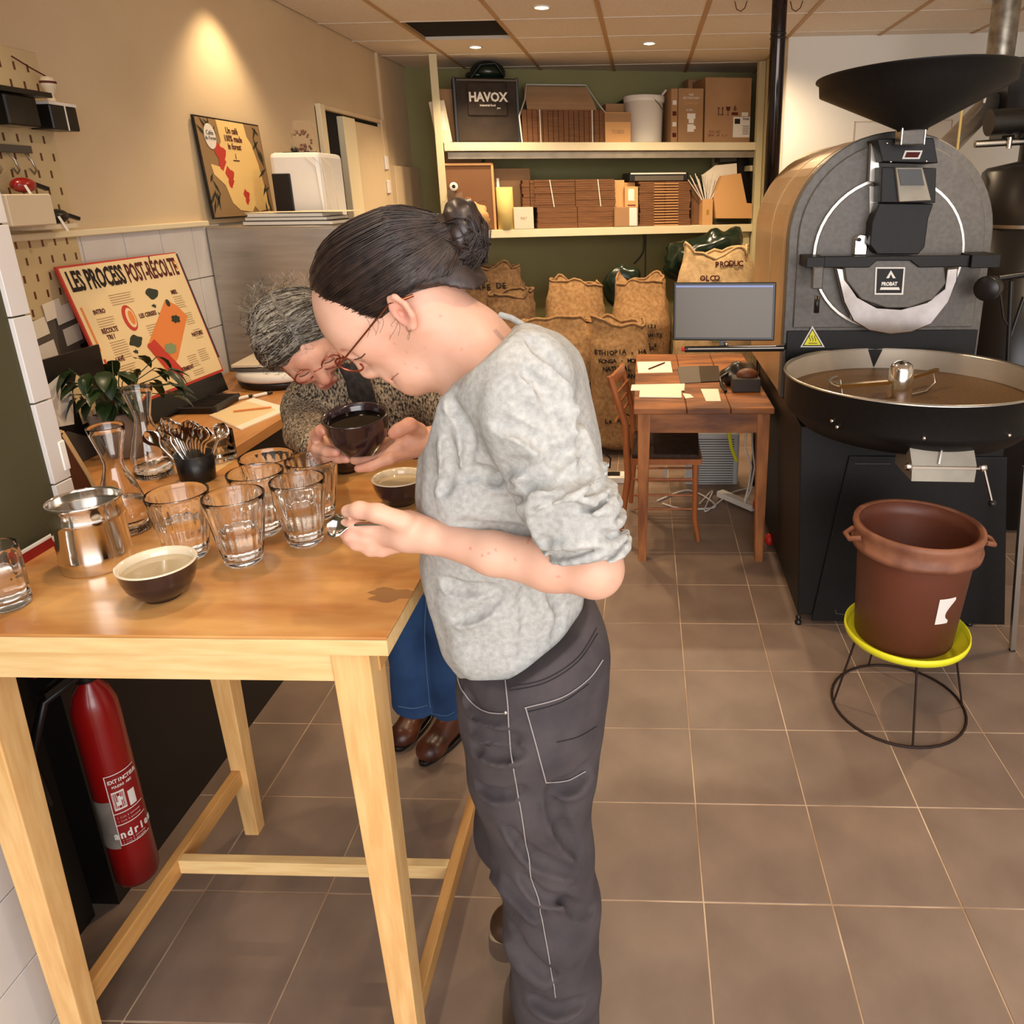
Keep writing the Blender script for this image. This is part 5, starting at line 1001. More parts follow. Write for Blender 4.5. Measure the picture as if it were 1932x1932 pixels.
# printed marks, laid on the sack fronts
def mark(cx_, zc, rx, rz, m_, nm, t, off=.004, n=8):
    body = [c for c in t.children if c.name.startswith('sack_body')][0]; W_ = [v.co for v in body.data.vertices if v.co.y < 0]
    def fy(x, z): return min(W_, key=lambda v: (v[0]-x)**2+(v[2]-z)**2)[1]
    V = [(cx_, fy(cx_, zc)-off-.006, zc)]; F = []
    for r_ in (.5, 1.):
        for k in range(16): a = 2*PI*k/16; x, z = cx_+rx*r_*math.cos(a), zc+rz*r_*math.sin(a); V.append((x, fy(x, z)-off-.004, z))
    for k in range(16): k2 = (k+1) % 16; F += [(0, 1+k, 1+k2), (1+k, 17+k, 17+k2, 1+k2)]
    raw(nm, V, F, m_, t, True)
mark(.06, .40, .075, .060, M['label'], 'llama_disc', S_LLAMA); mark(.035, .425, .035, .020, M['dkgreen'], 'llama_leaf', S_LLAMA, .010); mark(.085, .39, .018, .022, M['ink'], 'llama_eye', S_LLAMA, .012); mark(.085, .215, .030, .038, M['ink'], 'hand_mark', S_LLAMA); mark(.085, .215, .022, .030, M['burlap'], 'hand_mark', S_LLAMA, .008)
mark(.03, .245, .036, .045, M['ink'], 'hand_mark', S_NAT); mark(.03, .245, .028, .037, M['burlap'], 'hand_mark', S_NAT, .008); mark(.03, .245, .010, .030, M['ink'], 'hand_mark', S_NAT, .012)
mark(.02, .52, .060, .012, M['ink'], 'sun_mark', S_ETH); mark(.02, .535, .030, .012, M['ink'], 'sun_mark', S_ETH); mark(.0, .66, .055, .03, M['greenp'], 'green_print', S_PALE)
t = thing('green_bin_bag', 'dark green plastic bag slumped above the pale sack', 'bag', tuple(at(1325, 500, 1, 3.92))); r = .26
q = MB(); q.sphere((0, 0, .05), (.27, .16, .19), 36, 24); o = q.build('bag_body', M['bag'], t)
for v_ in o.data.vertices: c = v_.co; n_ = mnoise.noise(c*7)*.35+mnoise.noise(c*18)*.15; v_.co = c*(1+n_)+Vector((c.z*.5, 0, 0))
t = thing('green_bag', 'small dark green bag poking out between the sacks', 'bag', tuple(at(1180, 545, 1, 3.78))); q = MB(); q.sphere((0, 0, 0), (.15, .08, .16), 24, 16); o = q.build('bag_body', M['bag'], t)
for v_ in o.data.vertices: c = v_.co; n_ = mnoise.noise(c*9)*.4; v_.co = c*(1+n_)
# ================================================================== desk with monitor, chair, heater
DX0, DX1, DY0, DY1, DZ_ = -.185, .408, 1.395, 2.50, .725
d = thing('pine_desk', 'old knotty pine desk with tapered legs, carrying the monitor', 'desk', ((DX0+DX1)/2, (DY0+DY1)/2, 0)); dx, dy = d.location.x, d.location.y
def dl(mb): mb.V = [(v[0]-dx, v[1]-dy, v[2]) for v in mb.V]; return mb
ws = [DX0, DX0+.225, DX0+.41, DX1]
for a, b in zip(ws[:-1], ws[1:]): dl(MB().box(a+.001, b-.001, DY0, DY1, DZ_-.026, DZ_, ch=.003)).build('plank', M['desk'], d)
dl(MB().box(DX0+.03, DX1-.02, DY0+.02, DY0+.042, DZ_-.115, DZ_-.027)).build('apron', M['desk'], d, bevel=.002)
for x in (DX0+.02, DX1-.045): dl(MB().box(x, x+.022, DY0+.03, DY1-.05, DZ_-.115, DZ_-.027)).build('apron', M['desk'], d, bevel=.002)
for x, y, s in ((DX0+.018, DY0+.015, 1), (DX1-.015, DY0+.015, -1), (DX0+.018, DY1-.06, 1), (DX1-.015, DY1-.06, -1)):
    q = MB(); w1, w2 = .055, .036
    q.bar((x+s*w2/2, y+w2/2, 0), (x+s*w1/2, y+w1/2, DZ_-.027), w2, w2, up=(0, 1, 0), w2=w1, t2=w1); dl(q).build('leg', M['deskz'], d, bevel=.003)
# sheets etc.
def sheet(pts, z, lab, m_, name='paper_sheet', cat='paper', h=.001, grp=None):
    q = [at(x, y, 2, z) for x, y in pts]; c = sum(q)/len(q); t = thing(name, lab, cat, tuple(c), group=grp); MB().prism([(v[0]-c[0], v[1]-c[1]) for v in q], h).build('sheet', m_, t, fixn=True); return t
sheet([(1202, 683), (1265, 682), (1269, 703), (1204, 704)], DZ_+.0005, 'white sheet with a pencil near the back of the desk', M['paper'])
a_, b_ = at(1224, 696, 2, DZ_+.006), at(1254, 684, 2, DZ_+.006); t = thing('dark_pencil', 'dark pencil lying on the white sheet on the desk', 'pencil', tuple((a_+b_)/2)); MB().tube([a_-(a_+b_)/2, b_-(a_+b_)/2], .0035, 6).build('barrel', M['inkr'], t)
sheet([(1192, 726), (1292, 724), (1291, 737), (1190, 737)], DZ_+.0005, 'long cream sheet under the folded one at the front of the desk', M['paper'])
sheet([(1208, 731), (1285, 731), (1286, 751), (1206, 750)], DZ_+.002, 'folded cream sheet at the front left of the desk', M['paper'], h=.004)
sheet([(1288, 742), (1302, 744), (1309, 750), (1293, 752)], DZ_+.001, 'torn scrap of paper on the front of the desk', M['paper'])
sheet([(1322, 734), (1355, 734), (1360, 757), (1332, 757)], DZ_+.001, 'cream sheet half under the black box', M['paper'])
sheet([(1278, 693), (1320, 691), (1322, 722), (1284, 724)], DZ_+.001, 'grey card beside the black mouse mat on the desk', M['grey'], 'grey_card', 'card', .003)
sheet([(1318, 692), (1355, 691), (1360, 720), (1322, 722)], DZ_+.001, 'black ribbed mat beside the grey card on the desk', M['blackp'], 'black_mat', 'mat', .004)
c = at(1412, 742, 2, DZ_); t = thing('black_box', 'open black box with crumpled packing on the front right of the desk', 'box', (c[0]-.0, c[1]+.03, DZ_+.001))
MB().box(-.07, .055, -.02, .07, 0, .062, ch=.003).build('box_body', M['grey'].copy() if False else mat('charcoal card box', (56, 50, 46), rough=.6), t); q = MB(); q.sphere((-.0, .03, .07), (.05, .035, .03), 16, 10); q.build('packing', M['ochre'], t)
t = thing('black_camera_bag', 'black strap and bag slumped behind the black box', 'bag', (c[0]-.02, c[1]+.16, DZ_+.001)); q = MB(); q.sphere((0, 0, .045), (.09, .06, .06), 24, 16); o = q.build('bag_body', M['blackp'], t)
for v_ in o.data.vertices: v_.co *= 1+mnoise.noise(v_.co*20)*.2
MB().tube([(-.06, -.03, .06), (-.10, -.08, .05), (-.095, -.12, .02), (-.08, -.15, .005)], .008, 8).build('strap', M['blackp'], t)
# monitor
yM = 1.27; mc = at(1366, 588, 1, yM); t = thing('monitor', 'black all-in-one monitor with a grey desktop picture on the pine desk', 'monitor', tuple(mc), rot=(math.radians(-6), 0, math.radians(-3)))
wM = at(1463, 588, 1, yM)[0]-at(1271, 588, 1, yM)[0]; hM = at(1366, 533, 1, yM)[2]-at(1366, 642, 1, yM)[2]
MB().box(-wM/2, wM/2, 0, .022, -hM/2, hM/2, ch=.003).build('casing', M['blackp'], t, bevel=.006)
MB().box(-wM/2+.010, wM/2-.012, -.001, .001, -hM/2+.012, hM/2-.012).build('screen', M['screen'], t)
MB().box(-wM/2+.010, wM/2-.012, -.0018, -.0008, hM/2-.019, hM/2-.012).build('title_bar', M['blue'], t)
MB().box(-.012, .012, .004, .03, -hM/2-.030, -hM/2+.01).build('stand_arm', M['blackp'], t); MB().lathe([(.0005, 0), (.008, 0), (.008, .012), (.0005, .012)], 14, (0.012, -.006, -hM/2-.018)).build('stand_joint', M['chrome'], t)
o_ = at(1385, 660, 1, 1.26); t = thing('printer_bar', 'long black bar with white stripes under the monitor, red knob at its left end', 'printer', tuple(o_)); a_, b_ = at(1292, 659, 1, 1.26)-o_, at(1478, 657, 1, 1.24)-o_
MB().bar(b_+np.array([-.01, .0, 0]), b_+np.array([.012, .045, 0]), .02, .02).build('mount_bracket', M['blackp'], t); MB().tube([a_, b_], .0125, 16).build('bar', M['blackp'], t); MB().bar(a_+np.array([.012, -.012, .004]), b_+np.array([0, -.012, .004]), .0025, .0025).build('stripe', M['label'], t); MB().bar(a_+np.array([.10, -.008, .011]), b_+np.array([-.03, -.008, .011]), .0025, .0025).build('stripe', M['label'], t)
MB().lathe([(.0005, 0), (.009, 0), (.009, .012), (.0005, .012)], 14, a_, R=rotm(0, math.radians(-90))).build('red_knob', M['plug'], t)
# rush-bottom style chair pushed under the desk, back to the left
ch = thing('wooden_chair', 'varnished wooden chair with a dark seat, pushed under the pine desk from the left', 'chair', (-.12, 1.66, 0))
def cp(px, py, y): return np.array(at(px, py, 1, y))-np.array([-.12, 1.66, 0])
f1, f2 = 1.62, 1.98     # near and far sides
MB().tube([cp(1168, 1018, f1), cp(1185, 900, f1), cp(1180, 800, f1), cp(1150, 710, f1)], [.014, .017, .017, .014], 10).build('back_leg', M['chair'], ch)
MB().tube([cp(1190, 948, f2), cp(1197, 850, f2), cp(1193, 770, f2), cp(1172, 688, f2)], [.013, .016, .016, .013], 10).build('back_leg', M['chair'], ch)
a_, b_ = cp(1152, 722, f1), cp(1176, 695, f2); MB().bar(a_, b_, .05, .014, up=(1, 0, 0)).build('top_rail', M['chair'], ch); 
for dz in (-.06, -.12, -.18): 
    off = np.array([.02, 0, dz]); MB().tube([a_+off, b_+off], .006, 8).build('back_rung', M['chair'], ch)
s0 = cp(1200, 862, f1); sz = s0[2]
MB().prism([(s0[0]-.02, f1-1.66), (s0[0]+.29, f1-1.66-.01), (s0[0]+.31, f2-1.66), (s0[0]-.01, f2-1.66)], .022, ((0, 0, sz-.008), (1, 0, 0), (0, 1, 0), (0, 0, 1))).build('seat', mat('dark rush seat', (62, 40, 26), (40, 26, 18), rough=.8, scale=40), ch, bevel=.006)
MB().box(s0[0]-.02, s0[0]+.30, f1-1.66-.012, f1-1.66+.01, sz-.035, sz-.008).build('seat_rail', M['chair'], ch); MB().box(s0[0]+.285, s0[0]+.305, f1-1.66, f2-1.66, sz-.035, sz-.008).build('seat_rail', M['chair'], ch)
g1 = np.array([s0[0]+.275, f1-1.66, sz-.01]); MB().tube([g1, g1+np.array([.0, 0, -.30]), (g1[0]+.02, g1[1], .001)], [.014, .014, .010], 10).build('front_leg', M['chair'], ch)
g2 = np.array([s0[0]+.29, f2-1.66, sz-.01]); MB().tube([g2, (g2[0]+.01, g2[1], .001)], [.013, .010], 10).build('front_leg', M['chair'], ch)
for z in (sz-.11, sz-.19, sz-.26):
    MB().tube([(s0[0]-.01, f1-1.66, z), (g1[0], g1[1], z)], .006, 8).build('stretcher', M['chair'], ch)
    MB().tube([(s0[0]-.0, f2-1.66, z), (g2[0], g2[1], z)], .006, 8).build('stretcher', M['chair'], ch)
# heater, cables, power strips under the desk
h = thing('white_heater', 'white enamel convector heater with a slotted grille under the desk', 'heater', tuple(at(1350, 930, 1, 2.35)[:2])+(0,)); hx_ = h.location.x
a_, b_ = at(1300, 825, 1, 2.35), at(1392, 925, 1, 2.35)
MB().box(a_[0]-hx_-.02, b_[0]-hx_, 0, .14, b_[2]-.03, a_[2]+.02, ch=.01).build('body', M['heat'], h, bevel=.012)
gl = MB()
for k in range(20): z = b_[2]+.03+(a_[2]-b_[2]-.03)*k/20; gl.box(a_[0]-hx_+.04, b_[0]-hx_-.03, -.003, 0, z, z+.004)
g_ = gl.build('grille', M['grey'], h); MB().tube([(a_[0]-hx_-.02, .04, b_[2]+.02), (a_[0]-hx_-.12, .05, b_[2]+.0), (a_[0]-hx_-.13, .05, b_[2]+.12)], .012, 8).build('foot_bar', M['heat'], h)
o_ = at(1400, 950, 2, .03); t = thing('power_strip', 'white power strip with red plug lying under the desk', 'power strip', tuple(o_)); a_, b_ = at(1358, 930, 2, .03)-o_, at(1424, 958, 2, .03)-o_
MB().bar(a_, b_, .045, .03).build('strip_body', M['white'], t); MB().sphere(b_+np.array([.02, -.02, .03]), (.035, .03, .05), 12, 8).build('red_plug', M['plug'], t)
t = thing('red_plug', 'red plug at the foot of the right desk leg', 'plug', tuple(at(1450, 1025, 2, .02))); MB().sphere((0, 0, .02), (.02, .03, .03), 12, 8).build('plug_body', M['plug'], t)
for nm, pts, z, lab, m_, rr in (('white_cable', ((1240, 945), (1300, 925), (1350, 955), (1290, 960), (1250, 950)), .01, 'white cable looping on the floor under the chair', 'label', .005), ('white_cable', ((1320, 950), (1345, 925), (1330, 965), (1380, 930), (1420, 920)), .012, 'white cable tangle in front of the heater', 'label', .004)):
    q = [at(x, y, 2, z) for x, y in pts]; c = sum(q)/len(q); t = thing(nm, lab, 'cable', tuple(c)); P_ = [v-c for v in q]
    # smooth
    S = []
    for i in range(len(P_)-1):
        p0, p1, p2, p3 = P_[max(i-1, 0)], P_[i], P_[i+1], P_[min(i+2, len(P_)-1)]
        for k in range(6): u = k/6; S.append(.5*((2*p1)+(-p0+p2)*u+(2*p0-5*p1+4*p2-p3)*u*u+(-p0+3*p1-3*p2+p3)*u**3))
    MB().tube(S+[P_[-1]], rr, 6).build('cable', M[m_], t)
def vcab(nm, pts, y, rr, m_, lab):
    q = [at(x, yy, 1, y) for x, yy in pts]; c = q[0]; t = thing(nm, lab, 'cable', tuple(c)); MB().tube([v-c for v in q], rr, 6).build('cable', M[m_], t)
vcab('white_cable', ((1408, 815), (1405, 845), (1418, 880), (1412, 920), (1405, 945)), 1.75, .005, 'label', 'left of the two white cables hanging beside the right desk leg')
vcab('white_cable', ((1418, 815), (1420, 850), (1424, 880), (1416, 925), (1405, 948)), 1.78, .005, 'label', 'right of the two white cables hanging beside the right desk leg')
vcab('yellow_cable', ((1375, 815), (1380, 845), (1390, 870)), 2.0, .010, 'yellow', 'yellow strap hanging under the desk in front of the heater')
c = at(1160, 898, 2, .03); t = thing('white_socket_block', 'white socket block with a black cable on the floor beside the chair', 'power strip', tuple(c)); MB().box(-.07, .06, -.05, .05, -.03, .012, ch=.006).build('block_body', M['white'], t); MB().box(-.04, .03, -.03, .02, .012, .02).build('button', M['blackp'], t)
MB().tube([at(x, y, 1, c[1])-c for x, y in ((1150, 885), (1152, 865), (1135, 850), (1122, 838))], .006, 6).build('cable', M['blackp'], t)
# ================================================================== people: implicit surfaces -> one continuous mesh per body / garment
class SDF:
    def __init__(s, lo, hi, h):
        s.h = h; s.lo = np.array(lo, float); s.n = np.ceil((np.array(hi)-s.lo)/h).astype(int)+1
        s.F = np.full(s.n, .5, np.float32)
    def blk(s, lo, hi):
        a = np.clip(np.floor((np.array(lo)-s.lo)/s.h).astype(int), 0, s.n); b = np.clip(np.ceil((np.array(hi)-s.lo)/s.h).astype(int)+1, 0, s.n)
        if np.any(b <= a): return None
        sl = tuple(slice(i, j) for i, j in zip(a, b)); g = [np.arange(i, j, dtype=np.float32)*s.h+np.float32(o) for i, j, o in zip(a, b, s.lo)]
        return sl, g[0][:, None, None], g[1][None, :, None], g[2][None, None, :]
    def put(s, d, sl, k, op):
        f = s.F[sl]
        if op == 'sub': d = -d; h = np.maximum(k-np.abs(f-d), 0)/k; s.F[sl] = np.maximum(f, d)+h*h*k*.25
        elif op == 'int': s.F[sl] = np.maximum(f, d)
        else: h = np.maximum(k-np.abs(f-d), 0)/k; s.F[sl] = np.minimum(f, d)-h*h*k*.25
    def ell(s, c, r, ax=None, k=.02, op='add'):
        """ellipsoid, r=(rx,ry,rz) along axes ax (rows) """
        c = np.array(c, float); r = np.array(r, float); A = np.eye(3) if ax is None else np.array(ax, float); m = k+2*s.h
        ext = np.sqrt(((A*r[:, None])**2).sum(0))+m; q = s.blk(c-ext, c+ext)
        if q is None: return s
        sl, X, Y, Z = q; X = X-np.float32(c[0]); Y = Y-np.float32(c[1]); Z = Z-np.float32(c[2]); k0 = 0; k1 = 0
        for i in range(3):
            u = X*A[i, 0]+Y*A[i, 1]+Z*A[i, 2]; k0 = k0+(u/r[i])**2; k1 = k1+(u/r[i]**2)**2
        k0 = np.sqrt(k0); k1 = np.sqrt(k1)+1e-9; s.put((k0*(k0-1)/k1).astype(np.float32), sl, k, op); return s
    def cap(s, a, b, ra, rb, k=.02, op='add', side=None, f=1.):
        """tapered capsule; side/f: flatten by factor f (thickness along `side` = r*f)"""
        a = np.array(a, float); b = np.array(b, float); R = max(ra, rb)*max(1, f)+k+2*s.h; q = s.blk(np.minimum(a, b)-R, np.maximum(a, b)+R)
        if q is None: return s
        sl, X, Y, Z = q; d = b-a; L2 = max(d@d, 1e-12); X = X-np.float32(a[0]); Y = Y-np.float32(a[1]); Z = Z-np.float32(a[2])
        t = np.clip((X*d[0]+Y*d[1]+Z*d[2])/L2, 0, 1); px, py, pz = X-t*d[0], Y-t*d[1], Z-t*d[2]; r = ra+(rb-ra)*t
        if side is not None:
            sd = np.array(side, float); sd /= np.linalg.norm(sd); u = px*sd[0]+py*sd[1]+pz*sd[2]; rest = px*px+py*py+pz*pz-u*u
            D = np.sqrt(np.maximum(rest, 0)+(u/f)**2)-r; D = D*min(1, f) if f < 1 else D
        else: D = np.sqrt(px*px+py*py+pz*pz)-r
        s.put(D.astype(np.float32), sl, k, op); return s
    def chain(s, P, r, k=.02, **kw):
        for i in range(len(P)-1): s.cap(P[i], P[i+1], r[i], r[i+1], k, **kw)
        return s
    def field(s, fn, lo, hi):
        sl, X, Y, Z = s.blk(lo, hi); s.F[sl] = s.F[sl]+fn(X, Y, Z); return s
    def surf(s, px, py, dflt=None):
        """first surface point on the line of sight through the pixel"""
        d = ray(px, py); t = np.arange(.3, 3.0, .0015); P = O+t[:, None]*d; q = np.round((P-s.lo)/s.h).astype(int); ok = ((q >= 0) & (q < s.n)).all(1)
        P, q = P[ok], q[ok]; hit = np.nonzero(s.F[tuple(q.T)] < 0)[0]
        return P[hit[0]] if len(hit) else None
    def crease(s, pts, r=.006, k=.014, ridge=.5, depth=.25, n=7):
        """cloth fold along a pixel path: a groove with a soft ridge beside it"""
        C_ = []
        for i in range(len(pts)-1):
            p0, p1, p2, p3 = [np.array(pts[j], float) for j in (max(i-1, 0), i, i+1, min(i+2, len(pts)-1))]
            for a in range(n): u = a/n; C_.append(.5*((2*p1)+(-p0+p2)*u+(2*p0-5*p1+4*p2-p3)*u*u+(-p0+3*p1-3*p2+p3)*u**3))
        C_.append(np.array(pts[-1], float)); Q_ = [(c, s.surf(*c)) for c in C_]; Q_ = [q for q in Q_ if q[1] is not None]
        if len(Q_) < 3: return
        m_ = len(Q_); T_ = [math.sin(PI*(i+.6)/(m_+.2))**.7 for i in range(m_)]; G = [q[1]-unit(ray(*q[0]))*(r*depth) for q in Q_]
        if ridge:
            d_ = np.array(pts[-1], float)-np.array(pts[0], float); nn_ = np.array([-d_[1], d_[0]])/np.hypot(*d_); R_ = [s.surf(*(q[0]+nn_*r*1500)) for q in Q_]
            for i in range(m_-1):
                if R_[i] is not None and R_[i+1] is not None and np.linalg.norm(R_[i]-R_[i+1]) < .03: s.cap(R_[i]+unit(ray(*Q_[i][0]))*r*.55, R_[i+1]+unit(ray(*Q_[i][0]))*r*.55, r*T_[i]*ridge*1.6, r*T_[i+1]*ridge*1.6, k=k)
        for i in range(m_-1):
            if np.linalg.norm(G[i]-G[i+1]) < .03: s.cap(G[i], G[i+1], r*T_[i], r*T_[i+1], k=k, op='sub')
    def mesh(s, name, m, parent, smooth=2, tint=None):
        F = s.F; h = s.h; I = F < 0; n = F.shape
        c = np.zeros(tuple(np.array(n)-1), np.int8)
        for i in (0, 1):
            for j in (0, 1):
                for k in (0, 1): c += I[i:n[0]-1+i, j:n[1]-1+j, k:n[2]-1+k]
        act = np.argwhere((c > 0) & (c < 8)); del c
        idx = np.full(tuple(np.array(n)-1), -1, np.int32); idx[tuple(act.T)] = np.arange(len(act))
        cor = np.array([(i, j, k) for i in (0, 1) for j in (0, 1) for k in (0, 1)])
        val = np.stack([F[act[:, 0]+q[0], act[:, 1]+q[1], act[:, 2]+q[2]] for q in cor], 1)
        P = np.zeros((len(act), 3)); cnt = np.zeros(len(act))
        for a in range(8):
            for b in range(a+1, 8):
                if np.abs(cor[a]-cor[b]).sum() != 1: continue
                fa, fb = val[:, a], val[:, b]; mk = (fa < 0) != (fb < 0); t = np.where(mk, fa/(fa-fb+1e-12), 0)
                P += mk[:, None]*(cor[a]+(cor[b]-cor[a])*t[:, None]); cnt += mk
        P = (P/cnt[:, None]+act)*h+s.lo
        Q = []
        for ax in range(3):
            sa = [slice(0, n[0]), slice(0, n[1]), slice(0, n[2])]; A = list(sa); B = list(sa); A[ax] = slice(0, n[ax]-1); B[ax] = slice(1, n[ax])
            Aa, Bb = I[tuple(A)], I[tuple(B)]; e = np.argwhere(Aa != Bb); o1, o2 = [(1, 2), (2, 0), (0, 1)][ax]
            ok = (e[:, o1] > 0) & (e[:, o2] > 0) & (e[:, o1] < n[o1]-1) & (e[:, o2] < n[o2]-1); e = e[ok]; ins = Aa[tuple(e.T)]
            def g(d1, d2): v = e.copy(); v[:, o1] += d1; v[:, o2] += d2; return idx[tuple(v.T)]
            q = np.stack([g(-1, -1), g(0, -1), g(0, 0), g(-1, 0)], 1); q[~ins] = q[~ins][:, ::-1]; Q.append(q)
        Q = np.concatenate(Q); Q = Q[(Q >= 0).all(1)]
        for _ in range(smooth):   # light Laplacian smoothing
            S_ = np.zeros_like(P); N_ = np.zeros(len(P))
            for a, b in ((0, 1), (1, 2), (2, 3), (3, 0)):
                for x_, y_ in ((a, b), (b, a)): 
                    for d_ in range(3): S_[:, d_] += np.bincount(Q[:, x_], P[Q[:, y_], d_], len(P))
                    N_ += np.bincount(Q[:, x_], minlength=len(P))
            P = P*.5+.5*S_/np.maximum(N_, 1)[:, None]
        me = bpy.data.meshes.new(name); me.vertices.add(len(P)); me.vertices.foreach_set('co', P.astype(np.float32).ravel())
        me.loops.add(len(Q)*4); me.loops.foreach_set('vertex_index', Q.astype(np.int32).ravel()); me.polygons.add(len(Q))
        me.polygons.foreach_set('loop_start', np.arange(len(Q), dtype=np.int32)*4); me.polygons.foreach_set('use_smooth', np.ones(len(Q), bool)); me.update(calc_edges=True)
        if tint is not None:
            at_ = me.attributes.new('tint', 'FLOAT', 'POINT'); at_.data.foreach_set('value', np.clip(tint(P), 0, 1).astype(np.float32))
        me.materials.append(m); o = bpy.data.objects.new(name, me); link(o, parent)
        if parent is not None: o.location = -Vector(parent.location)
        return o
def unit(v): v = np.array(v, float); return v/np.linalg.norm(v)
def W(px, py, y): return at(px, py, 1, y)
skin = mat('fair skin', (222, 176, 150), (212, 162, 136), rough=.5, scale=18, sss=.12, tint=(206, 110, 96), bump=.05, bscale=400)
skin2 = mat('ruddy skin', (222, 170, 142), (204, 146, 120), rough=.5, scale=22, sss=.12, tint=(190, 84, 74), bump=.08, bscale=300)
shirtm = mat('heather grey jersey', (186, 184, 178), (158, 157, 152), rough=.95, scale=120, mix=(.3, .7), bump=.25, bscale=500, detail=8)
jeansm = mat('washed black denim', (74, 66, 66), (58, 51, 53), rough=.9, scale=14, bump=.3, bscale=700, detail=8)
seamm = mat('pale denim seam', (150, 140, 136), rough=.9)
bluem = mat('blue denim', (44, 78, 122), (30, 58, 98), rough=.9, scale=9, bump=.3, bscale=700, detail=8)
hairm = mat('dark brown hair', (58, 42, 34), (34, 24, 20), rough=.38, scale=60, spec=.6)
grayh = mat('grey streaked hair', (128, 120, 108), (62, 56, 50), rough=.5, scale=50, spec=.5)
leather = mat('brown leather', (92, 50, 32), (58, 32, 22), rough=.32, scale=14, bump=.15, bscale=120)
leathd = mat('dark brown leather', (78, 56, 40), (48, 34, 26), rough=.35, scale=14, bump=.15, bscale=120)
sole = mat('pale stitched sole', (170, 150, 120), rough=.7)
def hand_chain(S, base, tipdirs, radii, k=.006): pass
def noisef(seed, sc_, amp):
    """cheap smooth pseudo noise field"""
    r_ = np.random.default_rng(seed); K = [(r_.normal(size=3)*sc_, r_.uniform(0, 6.28)) for _ in range(7)]
    def fn(X, Y, Z):
        v = 0
        for kv, ph in K: v = v+np.sin(X*kv[0]+Y*kv[1]+Z*kv[2]+ph)
        return (amp*v/7).astype(np.float32)
    return fn

# ------------------------------------------------------------------ person 1 (front): grey jersey, spoon in hand
BY = -.58
p1 = thing('person', 'person in a grey jersey and washed black jeans bending over the table, holding a spoon', 'person', (-.30, BY, 0))
S = SDF((-.70, -.86, .95), (-.08, -.36, 1.64), .0030)
yn = BY
Pm = lambda x, y, d=0: W(x, y, BY+d)
# skull and face (profile seen from the left, nose towards lower left)
fw_ = unit(W(600, 640, BY)-W(760, 560, BY)); fdn = unit(W(780, 690, BY)-W(640, 520, BY))   # face normal-ish, face down direction
ax1 = unit(W(585, 600, BY)-W(880, 480, BY)); ay = np.array([0, 1., 0]); ax3 = np.cross(ax1, ay)
S.ell(Pm(730, 522), (.104, .074, .082), (ax1, ay, ax3), k=.01)
S.ell(Pm(682, 588), (.060, .064, .058), None, k=.03)              # forehead
S.cap(Pm(700, 614), Pm(776, 682), .047, .034, k=.03, side=ay, f=1.18)   # mid face to jaw front
S.cap(Pm(795, 610), Pm(805, 690), .056, .024, k=.03, side=ay, f=1.1)   # jaw corner
S.cap(Pm(785, 706), Pm(840, 692), .020, .026, k=.03, side=ay, f=1.5)
for sg in (-1, 1): S.ell(Pm(700, 645, sg*.034), (.026, .022, .022), None, k=.02)      # cheekbones
S.cap(Pm(663, 651), Pm(671, 661), .012, .010, k=.012, side=ay, f=2.8)    # brow
S.cap(Pm(670, 668), Pm(690, 696), .007, .0100, k=.012)            # nose
S.ell(Pm(699, 703), (.0105, .015, .009), None, k=.008)
S.ell(Pm(706, 700, 0), (.006, .017, .006), None, k=.008)
S.cap(Pm(722, 694), Pm(735, 702), .010, .010, k=.015, side=ay, f=2.0)
S.cap(Pm(734, 711, -.017), Pm(734, 711, .017), .0070, .0070, k=.006)   # upper lip
S.cap(Pm(748, 721, -.015), Pm(748, 721, .015), .0075, .0075, k=.006)   # lower lip
S.cap(Pm(740, 717, -.030), Pm(740, 717, .030), .0024, .0024, k=.003, op='sub'); S.cap(Pm(744, 706, -.030), Pm(752, 702, -.034), .0026, .0016, k=.005, op='sub')
S.ell(Pm(783, 722), (.018, .022, .014), None, k=.02)   # chin
for sg in (-1, 1):
    S.ell(Pm(672, 660, sg*.031), (.016, .015, .012), None, k=.012, op='sub')  # eye socket
    S.ell(Pm(679, 655, sg*.029), (.0135, .0145, .0135), None, k=.004)                # lid over the eye
# neck & shoulders
S.chain([Pm(820, 598), Pm(885, 648), Pm(935, 705)], [.056, .052, .060], k=.025)
S.cap(Pm(890, 650), Pm(893, 740), .040, .040, k=.03)
S.cap(Pm(955, 722, -.055), Pm(955, 722, .09), .043, .043, k=.05)
# left ear (near side) and right ear
for sg in (-1, 1):
    e0 = W(753, 592, BY-.078) if sg < 0 else W(753, 592, BY-.078)*np.array([1, 0, 1])+np.array([0, BY+.080, 0])
    eu = unit(W(775, 612, BY)-W(735, 570, BY)); ev = np.cross(eu, ay); T_ = [e0+eu*a+ev*b+ay*(sg*c) for a, b, c in ((-.022, .006, .006), (-.018, .016, .012), (-.002, .020, .014), (.014, .016, .012), (.026, .004, .006), (.024, -.006, .001))]
    for i in range(5): S.cap(T_[i], T_[i+1], .0042, .0042, k=.004)
    S.ell(e0+eu*.002+ev*.006+ay*sg*.004, (.024, .006, .015), (eu, ay, ev), k=.006)
    S.ell(e0+eu*.003+ev*.004+ay*sg*.010, (.008, .009, .005), (eu, ay, ev), k=.003, op='sub')
# near arm: elbow, forearm, hand with spoon
sh_ = W(1030, 880, -.690); el_ = W(1118, 1068, -.760); wr = W(812, 1012, -.715); 
S.cap(sh_, el_, .028, .034, k=.03)
S.chain([el_+np.array([0, .0, -.004]), W(1040, 1066, -.750), W(930, 1044, -.735), wr], [.0355, .0340, .0280, .0205], k=.015)
S.ell(el_+np.array([.008, 0, -.006]), (.030, .030, .034), None, k=.02)
